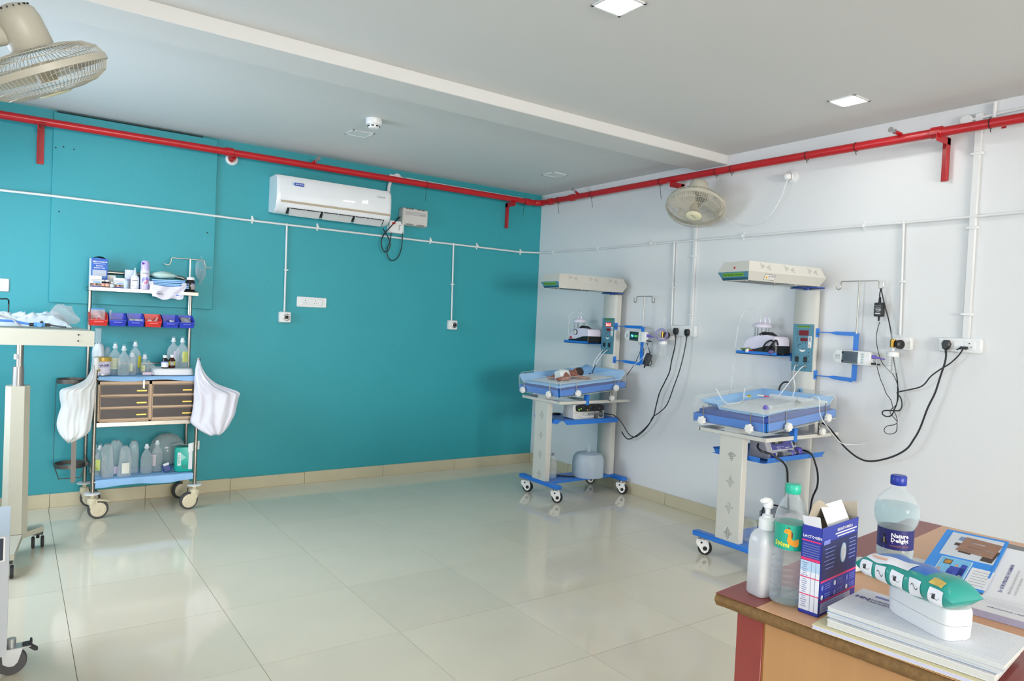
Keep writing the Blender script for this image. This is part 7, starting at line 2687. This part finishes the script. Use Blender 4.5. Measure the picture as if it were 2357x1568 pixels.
for n_, sc_ in enumerate((.70, .38, .03, -.34, -.73)):
    b = MB()
    b.sheet(lambda u, v: pside(sc_ + (u - .5) * .24, pi * (1.20 - .34 * v)), 8, 8, .0004, 0)
    b.sheet(lambda u, v: pside(sc_ + (u - .5) * .05 + .02, pi * (1.04 - .08 * v), .002), 3, 3, .0004, 1) if n_ % 2 == 0 else None
    b.sheet(lambda u, v: pside(sc_ + (u - .5) * .15, pi * (1.01 - .012 * v + .04 * sin(6 * u)), .002), 8, 1, .0004, 1 if n_ % 2 else 2)
    b.obj('picture_label', [wht_p, pict, grey_ink], t)
b = MB()
b.sheet(lambda u, v: pside(.78 - .9 * u, pi * (.78 - .22 * v + .04 * sin(5 * u)), .0015), 16, 6, .0004, 0)
b.sheet(lambda u, v: pside(.70 - .35 * u, pi * (.70 - .05 * v + .03 * u), .0025), 8, 3, .0004, 1)
b.sheet(lambda u, v: pside(-.55 - .24 * u, pi * (.80 - .16 * v), .0015), 6, 5, .0004, 2)
b.obj('top_print', [wht_p, mat('print_skin', (226, 176, 150), .5), mat('print_honey', (206, 176, 90), .5, var=.5, vs=90)], t)

# ------------------------------------------------ brochure folder, pad, leaflet, laptop
lap = dthing('laptop', 'closed dark grey laptop lying behind the brochure', 'laptop', .955, .47, Z1, -.10)
MB().box((0, 0, .008), (.24, .34, .014), .004).obj('base', mat('laptop_grey', (84, 82, 82), .4), lap)
MB().box((0, 0, .0165), (.24, .34, .004), .0015).obj('lid', mat('laptop_lid', (96, 94, 94), .35), lap)
p0 = at(2107, 1326, 2, DZ + .014)
p1 = at(2262, 1366, 2, DZ + .014)
xv = (p1 - p0)
wv = xv.length
X_ = xv.normalized()
tilt = .24
back = V((E1.x, E1.y, 0))
back = (back - X_ * back.dot(X_)).normalized()
Y_ = (back * cos(tilt) + ZA * sin(tilt))
hgt = .30
m = frame(p0, X_, Y_)
fold = thing('brochure_folder', 'blue hospital brochure folder with building and surgery photos', 'brochure', p0)
m.translation = V((0, 0, 0))
sky = mat('folder_blue', (36, 142, 232), .3)
W1 = wv
b = MB()
b.M = m
b.box((W1 / 2, hgt / 2, 0), (W1, hgt, .002))
b.obj('blue_cover', sky, fold)
b = MB()
b.M = m
b.box((W1 + .085, hgt / 2 - .03, -.004), (.17, hgt, .002))
bo = b.obj('white_insert', paper_w, fold)
MB().add([m @ V(q) for q in ((W1, -.03, -.0052), (W1 + .17, -.03, -.0052), (W1 + .17, -.003, -.0052), (W1, -.003, -.0052))], [(0, 1, 2, 3)])
b = MB()
b.M = m
b.box((W1 - .003, hgt * .62, .0015), (.005, hgt * .74, .0008), 0, 0)
wp = [(.03, .035, .002), (W1 - .006, .01, .002)]
# building photograph
bx0, bx1, by0, by1 = .018, W1 - .008, .148, hgt - .012
b.box(((bx0 + bx1) / 2, (by0 + by1) / 2, .0014), (bx1 - bx0, by1 - by0, .0008), 0, 1)
for (x, y, w_, h_, mi) in ((.62, .55, .70, .62, 2), (.30, .78, .22, .16, 4), (.88, .30, .22, .5, 3), (.62, .80, .36, .10, 4), (.45, .58, .28, .09, 3), (.70, .58, .20, .08, 3), (.50, .40, .30, .09, 4), (.72, .36, .16, .08, 3), (.42, .24, .24, .08, 3), (.84, .62, .20, .10, 4), (.56, .68, .30, .04, 5), (.66, .47, .5, .04, 5), (.52, .31, .4, .035, 5), (.22, .52, .12, .12, 3)):
    b.box((bx0 + (bx1 - bx0) * x, by0 + (by1 - by0) * y, .0019 + .0003 * (mi % 3)), ((bx1 - bx0) * w_, (by1 - by0) * h_, .0004), 0, mi, Matrix.Rotation(-.10, 3, 'Z'))
# surgery photograph
sx0, sx1, sy0, sy1 = .030, .030 + (W1 - .04) * .62, .018, .135
b.box(((sx0 + sx1) / 2, (sy0 + sy1) / 2, .0014), (sx1 - sx0 + .004, sy1 - sy0 + .004, .0008), 0, 5)
b.box(((sx0 + sx1) / 2, (sy0 + sy1) / 2, .0018), (sx1 - sx0, sy1 - sy0, .0008), 0, 6)
q = lambda x, y: (sx0 + (sx1 - sx0) * x, sy0 + (sy1 - sy0) * y)
for (x, y, w_, h_, mi) in ((.26, .80, .26, .22, 7), (.26, .80, .22, .17, 8), (.66, .36, .50, .55, 9), (.48, .30, .2, .4, 9), (.84, .5, .2, .6, 9), (.10, .38, .12, .16, 10), (.60, .70, .1, .1, 10), (.80, .78, .08, .08, 9), (.86, .18, .14, .24, 11)):
    xx, yy = q(x, y)
    b.box((xx, yy, .0023), ((sx1 - sx0) * w_, (sy1 - sy0) * h_, .0004), .0, mi)
b.box((sx1 + .030, .062, .0014), (.05, .10, .0008), 0, 5)
for k in range(6): b.box((sx1 + .030, .095 - .014 * k, .0019), (.036, .0018, .0003), 0, 12)
b.obj('printed_photos', [sky, mat('photo_sky', (206, 214, 222), .35), mat('photo_facade', (150, 112, 92), .4, var=.2, vs=40), mat('photo_dark_window', (62, 48, 44), .4), mat('photo_glass', (110, 136, 176), .3), wht_p, mat('photo_cyan', (110, 184, 226), .35, var=.1, vs=30), mat('photo_black', (26, 26, 34), .4), mat('photo_amber', (230, 170, 80), .4), mat('photo_scrubs', (36, 70, 180), .4, var=.2, vs=40), mat('photo_skin2', (196, 150, 130), .5), mat('photo_white2', (222, 228, 236), .4), grey_ink], fold)
b = MB()
mm = m @ Matrix.Translation((W1 + .030, .03, -.0026)) @ Matrix.Rotation(pi / 2, 4, 'Z')
b.text('Dr GURUPRASAD HOSAMANI', .0115, mm, 0, al='LEFT', bold=.0002)
b.text('MBBS, MD(PED), FELLOW NEONATOLOGY', .0068, mm @ Matrix.Translation((0, -.018, 0)), 1, al='LEFT')
b.text('CONSULTANT PEDIATRICIAN', .0068, mm @ Matrix.Translation((0, -.030, 0)), 1, al='LEFT')
b.text('Dr RASHMI HOSAMANI', .0115, mm @ Matrix.Translation((0, -.062, 0)), 0, al='LEFT', bold=.0002)
b.text('MBBS, MS(OBG)', .0068, mm @ Matrix.Translation((0, -.080, 0)), 1, al='LEFT')
b.text('CONSULTANT', .0068, mm @ Matrix.Translation((0, -.092, 0)), 1, al='LEFT')
b.obj('lettering', [mat('form_indigo', (62, 64, 140), .55), grey_ink], fold)
t = dthing('notepad', 'thick note pad with violet edge lying at the right of desk', 'pad', .455, .495, Z1, .05)
MB().box((0, 0, .008), (.115, .19, .016)).obj('page_block', mat('pad_lilac_edge', (176, 176, 206), .8, var=.1, vs=200), t)
b = MB()
b.box((0, 0, .0164), (.116, .191, .0008), 0, 0)
m2 = frame((0, 0, .0169), -YA, XA)
b.text('NEONATAL UNIT', .0095, m2 @ Matrix.Translation((-.01, -.02, 0)), 1, bold=.0002)
for k in range(4): b.box((0.03 - .008 * k, .0, .0170), (.0008, .15, .0003), 0, 2)
b.obj('printed_top', [paper_w, mat('form_indigo', (62, 64, 140), .55), mat('form_line', (188, 192, 206), .6)], t)
t = dthing('leaflet', 'white and lilac leaflet lying behind the blue-capped bottle', 'paper', .66, .225, Z1, .12)
MB().box((0, 0, .0006), (.16, .08, .001)).obj('sheet', paper_w, t)
b = MB()
for k in range(5): b.box((-.05 + .024 * k, -.028, .0014), (.014, .014, .0004), 0, 0)
for k in range(4): b.box((.02 - .02 * k, .01, .0014), (.004, .04, .0004), 0, 0)
b.obj('print', mat('leaf_lilac', (136, 140, 196), .55), t)
b = MB().sheet(lambda u, v: (.05 * (u - .5), .035 * (v - .5), .003 * sin(pi * u)), 5, 3, .0006)
tag(b.obj('blue_slip', mat('slip_sky', (60, 150, 226), .5), None, dp(NU - .035, NV + .065, Z1 + .0008)), 'small blue packet lying at the foot of the blue-capped bottle', 'packet')

# ================================================================== treatment stand at the left edge
beige = mat('stand_beige', (186, 183, 166), .4, var=.02)
st = thing('treatment_stand', 'beige wheeled treatment stand with box top at the left edge', 'stand', (-4.22, -1.0, 0))
SO = V((-4.22, -1.0, 0))
def S_(b, name, m, **k): return b.obj(name, m, st, -SO, **k)
rt = bk(218, 764, 1.1)
b = MB()
xr = rt.x
b.rings([[(xr, -1.1, 1.149), (xr - .055, -.50, 1.153), (-4.66, -.46, 1.158), (-4.66, -1.06, 1.154)], [(xr, -1.1, 1.234), (xr - .055, -.50, 1.238), (-4.66, -.46, 1.246), (-4.66, -1.06, 1.243)]])
S_(b, 'box_top', beige, ang=20)
b = MB()
for px, py in ((181, 771), (180, 785), (17, 763), (15, 778)):
    p = bk(px, py, 1.1)
    b.cyl((p.x, -1.1 + .03 * (px < 100), p.z), (p.x, -1.104 + .03 * (px < 100), p.z), .0045, n=8)
S_(b, 'screw', hole_dark, kind='stuff')
px0 = -4.222
w_, c_ = .056, .026
oc = [(-w_, -w_ + c_), (-w_ + c_, -w_), (w_ - c_, -w_), (w_, -w_ + c_), (w_, w_ - c_), (w_ - c_, w_), (-w_ + c_, w_), (-w_, w_ - c_)]
b = MB().rings([[(px0 + .000 + x * s, -1.0 + y * s, z) for x, y in oc] for s, z in ((1.04, .13), (.97, .928))])
S_(b, 'pillar', beige, ang=20)
S_(MB().cyl((px0 + .0, -1.0, .928), (px0, -1.0, 1.03), .027, .025, 20), 'sleeve', mat('sleeve_grey', (150, 146, 142), .35, .6))
S_(MB().cyl((px0 + .005, -1.0, 1.03), (px0 + .005, -1.0, 1.15), .017, n=16), 'pole', steel)
S_(MB().box((px0 - .016, -1.018, 1.085), (.012, .01, .03), .002), 'stop_tab', white_plastic)
b = MB()
b.rings([[(-4.085, -.93, z), (-4.10, -.88, z), (-4.26, -.94, z), (-4.62, -.90, z), (-4.62, -.97, z), (-4.30, -1.03, z), (-4.28, -1.40, z), (-4.22, -1.40, z), (-4.185, -1.04, z)] for z in (.098, .128)])
S_(b, 'base_foot', beige, ang=20)


def twin(x, y):
    b = MB().box((x, y, .085), (.05, .02, .024), .002).cyl((x, y, .055), (x, y, .09), .008, n=8)
    c = S_(b, 'caster', black_plastic)
    for s in (-1, 1):
        q = MB().cyl((x + s * .014, y, .033), (x + s * .030, y, .033), .033, n=22, bev=.004)
        q.obj('wheel', dark_rubber, c)


twin(-4.112, -.90)
twin(-4.25, -1.37)
twin(-4.58, -.935)
# things lying on the stand
b = MB()
def crk(u, v, x0, x1, y0, z0, h, ph): return (x0 + (x1 - x0) * u, y0 + .34 * (v - .5), z0 + h * sin(pi * v) ** .7 * (.55 + .3 * sin(7 * u + ph) + .2 * sin(15 * u + 6 * v + ph)) * (.4 + .6 * sin(pi * min(1, u * .9 + .12))))
polyw = film('polythene_bright', (236, 244, 250), .30, .75, .12)
def heap(u, v):
    x = -4.62 + .645 * u
    y = -.765 + .36 * (v - .5)
    e = min(1, 6 * v, 6 * (1 - v), 5 * u + .3, 7 * (1 - u))
    q = noise.noise((9 * u, 5 * v, 1.3)) * .5 + noise.noise((22 * u, 13 * v, 4.1)) * .35 + noise.noise((47 * u, 27 * v, 2.2)) * .2
    pk = .055 + .050 * math.exp(-((u - .93) / .07) ** 2) * math.exp(-((v - .6) / .3) ** 2)
    return (x + .02 * q, y + .03 * q, 1.2465 + max(0, e) * max(.004, pk * (1 + 1.1 * q)))
b.sheet(heap, 70, 34, .0004)
b.sheet(lambda u, v: (-4.075 + .125 * u + .02 * sin(5 * v), -.80 + .10 * (u - .5) + .03 * sin(4 * v + 3 * u), 1.262 + .125 * v * (1 - .75 * abs(u - .62)) + .012 * sin(9 * u + 5 * v) * v), 16, 14, .0004)
tag(b.obj('polythene_sheet', polyw, None, ang=80), 'crumpled clear polythene sheet heaped on the beige stand top', 'polythene')
b = MB()
b.sheet(lambda u, v: (-4.56 + .33 * u + .02 * sin(pi * v), -1.045 + .08 * v, 1.2465 + (.070 * sin(pi * min(1, max(0, (u - .25) / .75))) ** .6 if u > .25 else 0) * (1 - .3 * v) + .003), 24, 8, .0012)
tag(b.obj('paper_roll', mat('roll_white', (232, 235, 240), .5), None, ang=80), 'curled white paper sheet at the front of the stand top', 'paper')
t = thing('tube_set', 'blue connector and black tubing lying on the stand top', 'tubing', (-4.13, -1.03, 1.2475))
MB().cyl((-.03, 0, .012), (.02, 0, .012), .012, n=14).cyl((-.005, -.006, .012), (-.005, -.018, .012), .012, n=14).obj('connector', mat('connector_blue', (70, 140, 196), .4), t)
MB().cyl((.02, 0, .012), (.045, 0, .012), .009, n=12).cyl((-.05, 0, .012), (-.03, 0, .012), .009, n=12).cyl((-.0, 0, .022), (.012, 0, .028), .008, n=10).obj('black_collar', black_plastic, t)
MB().tube([(.045, 0, .012), (.07, -.01, .008), (.115, -.04, .005)], .0045, 8).obj('black_tube', black_plastic, t)
MB().tube([(-.30, -.005, .03), (-.2, -.01, .03), (-.12, 0, .028), (-.05, 0, .014)], .0065, 8).obj('blue_tube', mat('tube_blue', (40, 110, 196), .4), t)
b = MB().tube([bk(-20, 688, .62), bk(16, 688, .62), bk(20, 691, .62), bk(20, 700, .60)], .004, 8)
b.tube([bk(20, 700, .60), V((bk(20, 700, .60).x, -.60, 1.243))], .004, 8)
tag(b.obj('wire_frame', black_plastic), 'thin black wire frame standing behind the polythene on the stand', 'frame')

# ================================================================== grey machine at the lower left corner
gm = mat('machine_grey', (182, 188, 194), .4)
YM = -2.62
pT, pB = at(22, 1240, 1, YM), at(5, 1568, 1, YM)
ct = thing('suction_cart', 'pale grey wheeled machine cut off at the lower left corner', 'machine', (-4.5, YM, 0))
CO = V((-4.5, YM, 0))
xr = pT.x
zt = pT.z
b = MB()
prf = [(-.30, .13), (0, .13), (.004, zt - .10), (-.012, zt - .012), (-.03, zt), (-.30, zt + .03)]
b.rings([[(x, YM - yy if False else YM + (-y_), z) for y_, z in ((.0, .13), (.0, zt - .085), (-.045, zt), (-.40, zt + .02), (-.40, .13))] for x in (-4.72, xr - .004, xr)])
b.obj('casing', gm, ct, -CO, ang=25)
m = frame((xr - .012, YM + .0225, zt - .0425), XA, V((0, .045, .085)))
b = MB()
b.M = m
b.box((-.17, 0, .001), (.34, .085, .003), .001, 0)
b.box((-.17, 0, .0022), (.33, .078, .002), .001, 1)
b.box((-.10, .0, .0032), (.12, .05, .001), .0, 2)
b.text('SUCTION', .014, m @ Matrix.Translation((-.055, .012, .0042)), 0)
b.obj('control_panel', [knob_w, mat('panel_navy', (44, 52, 66), .3), mat('panel_slate', (70, 80, 96), .3)], ct, -CO)


def fork_caster(x, y, brake, a=0):
    b = MB()
    for s in (-1, 1): b.rings([[(x + q[0], y + s * .020, q[1]) for q in ((-.03, .10), (.035, .10), (.02, .05), (.008, .038), (-.008, .038), (-.026, .05))], [(x + q[0], y + s * .023, q[1]) for q in ((-.03, .10), (.035, .10), (.02, .05), (.008, .038), (-.008, .038), (-.026, .05))]])
    b.box((x + .01, y, .1015), (.10, .05, .004), .001)
    b.cyl((x, y, .10), (x, y, .135), .014, n=12)
    c = b.obj('caster', mat('caster_zinc', (186, 190, 192), .35, .7), ct, -CO)
    b = MB().lathe([(.036, -.013), (.046, -.012), (.049, -.006), (.049, .006), (.046, .012), (.036, .013)], (x, y, .0492), 30, 0, axes((0, 1, 0)))
    b.obj('tyre', tyre_m, c)
    MB().cyl((x, y - .0115, .0492), (x, y + .0115, .0492), .037, n=26).obj('wheel_disc', mat('wheel_grey', (136, 138, 138), .4), c)
    if brake:
        MB().box((x + .048, y, .106), (.03, .03, .006), .002).box((x + .06, y, .112), (.008, .03, .016), .002).obj('brake_lever', black_plastic, c)
        MB().box((x + .068, y, .086), (.034, .02, .014), .005, 0, Matrix.Rotation(.7, 3, 'Y')).obj('brake_pad', dark_rubber, c)


fork_caster(-4.222, -2.478 + 0, True)
fork_caster(-4.62, -2.478, False)
fork_caster(-4.62, -2.25, False)
b = MB().lathe([(.05, -.012), (.075, -.011), (.08, 0), (.075, .011), (.05, .012)], (-4.30, -2.215, .081), 28, 0, axes((1, 0, .0)))
b.obj('rear_wheel', dark_rubber, ct, -CO)
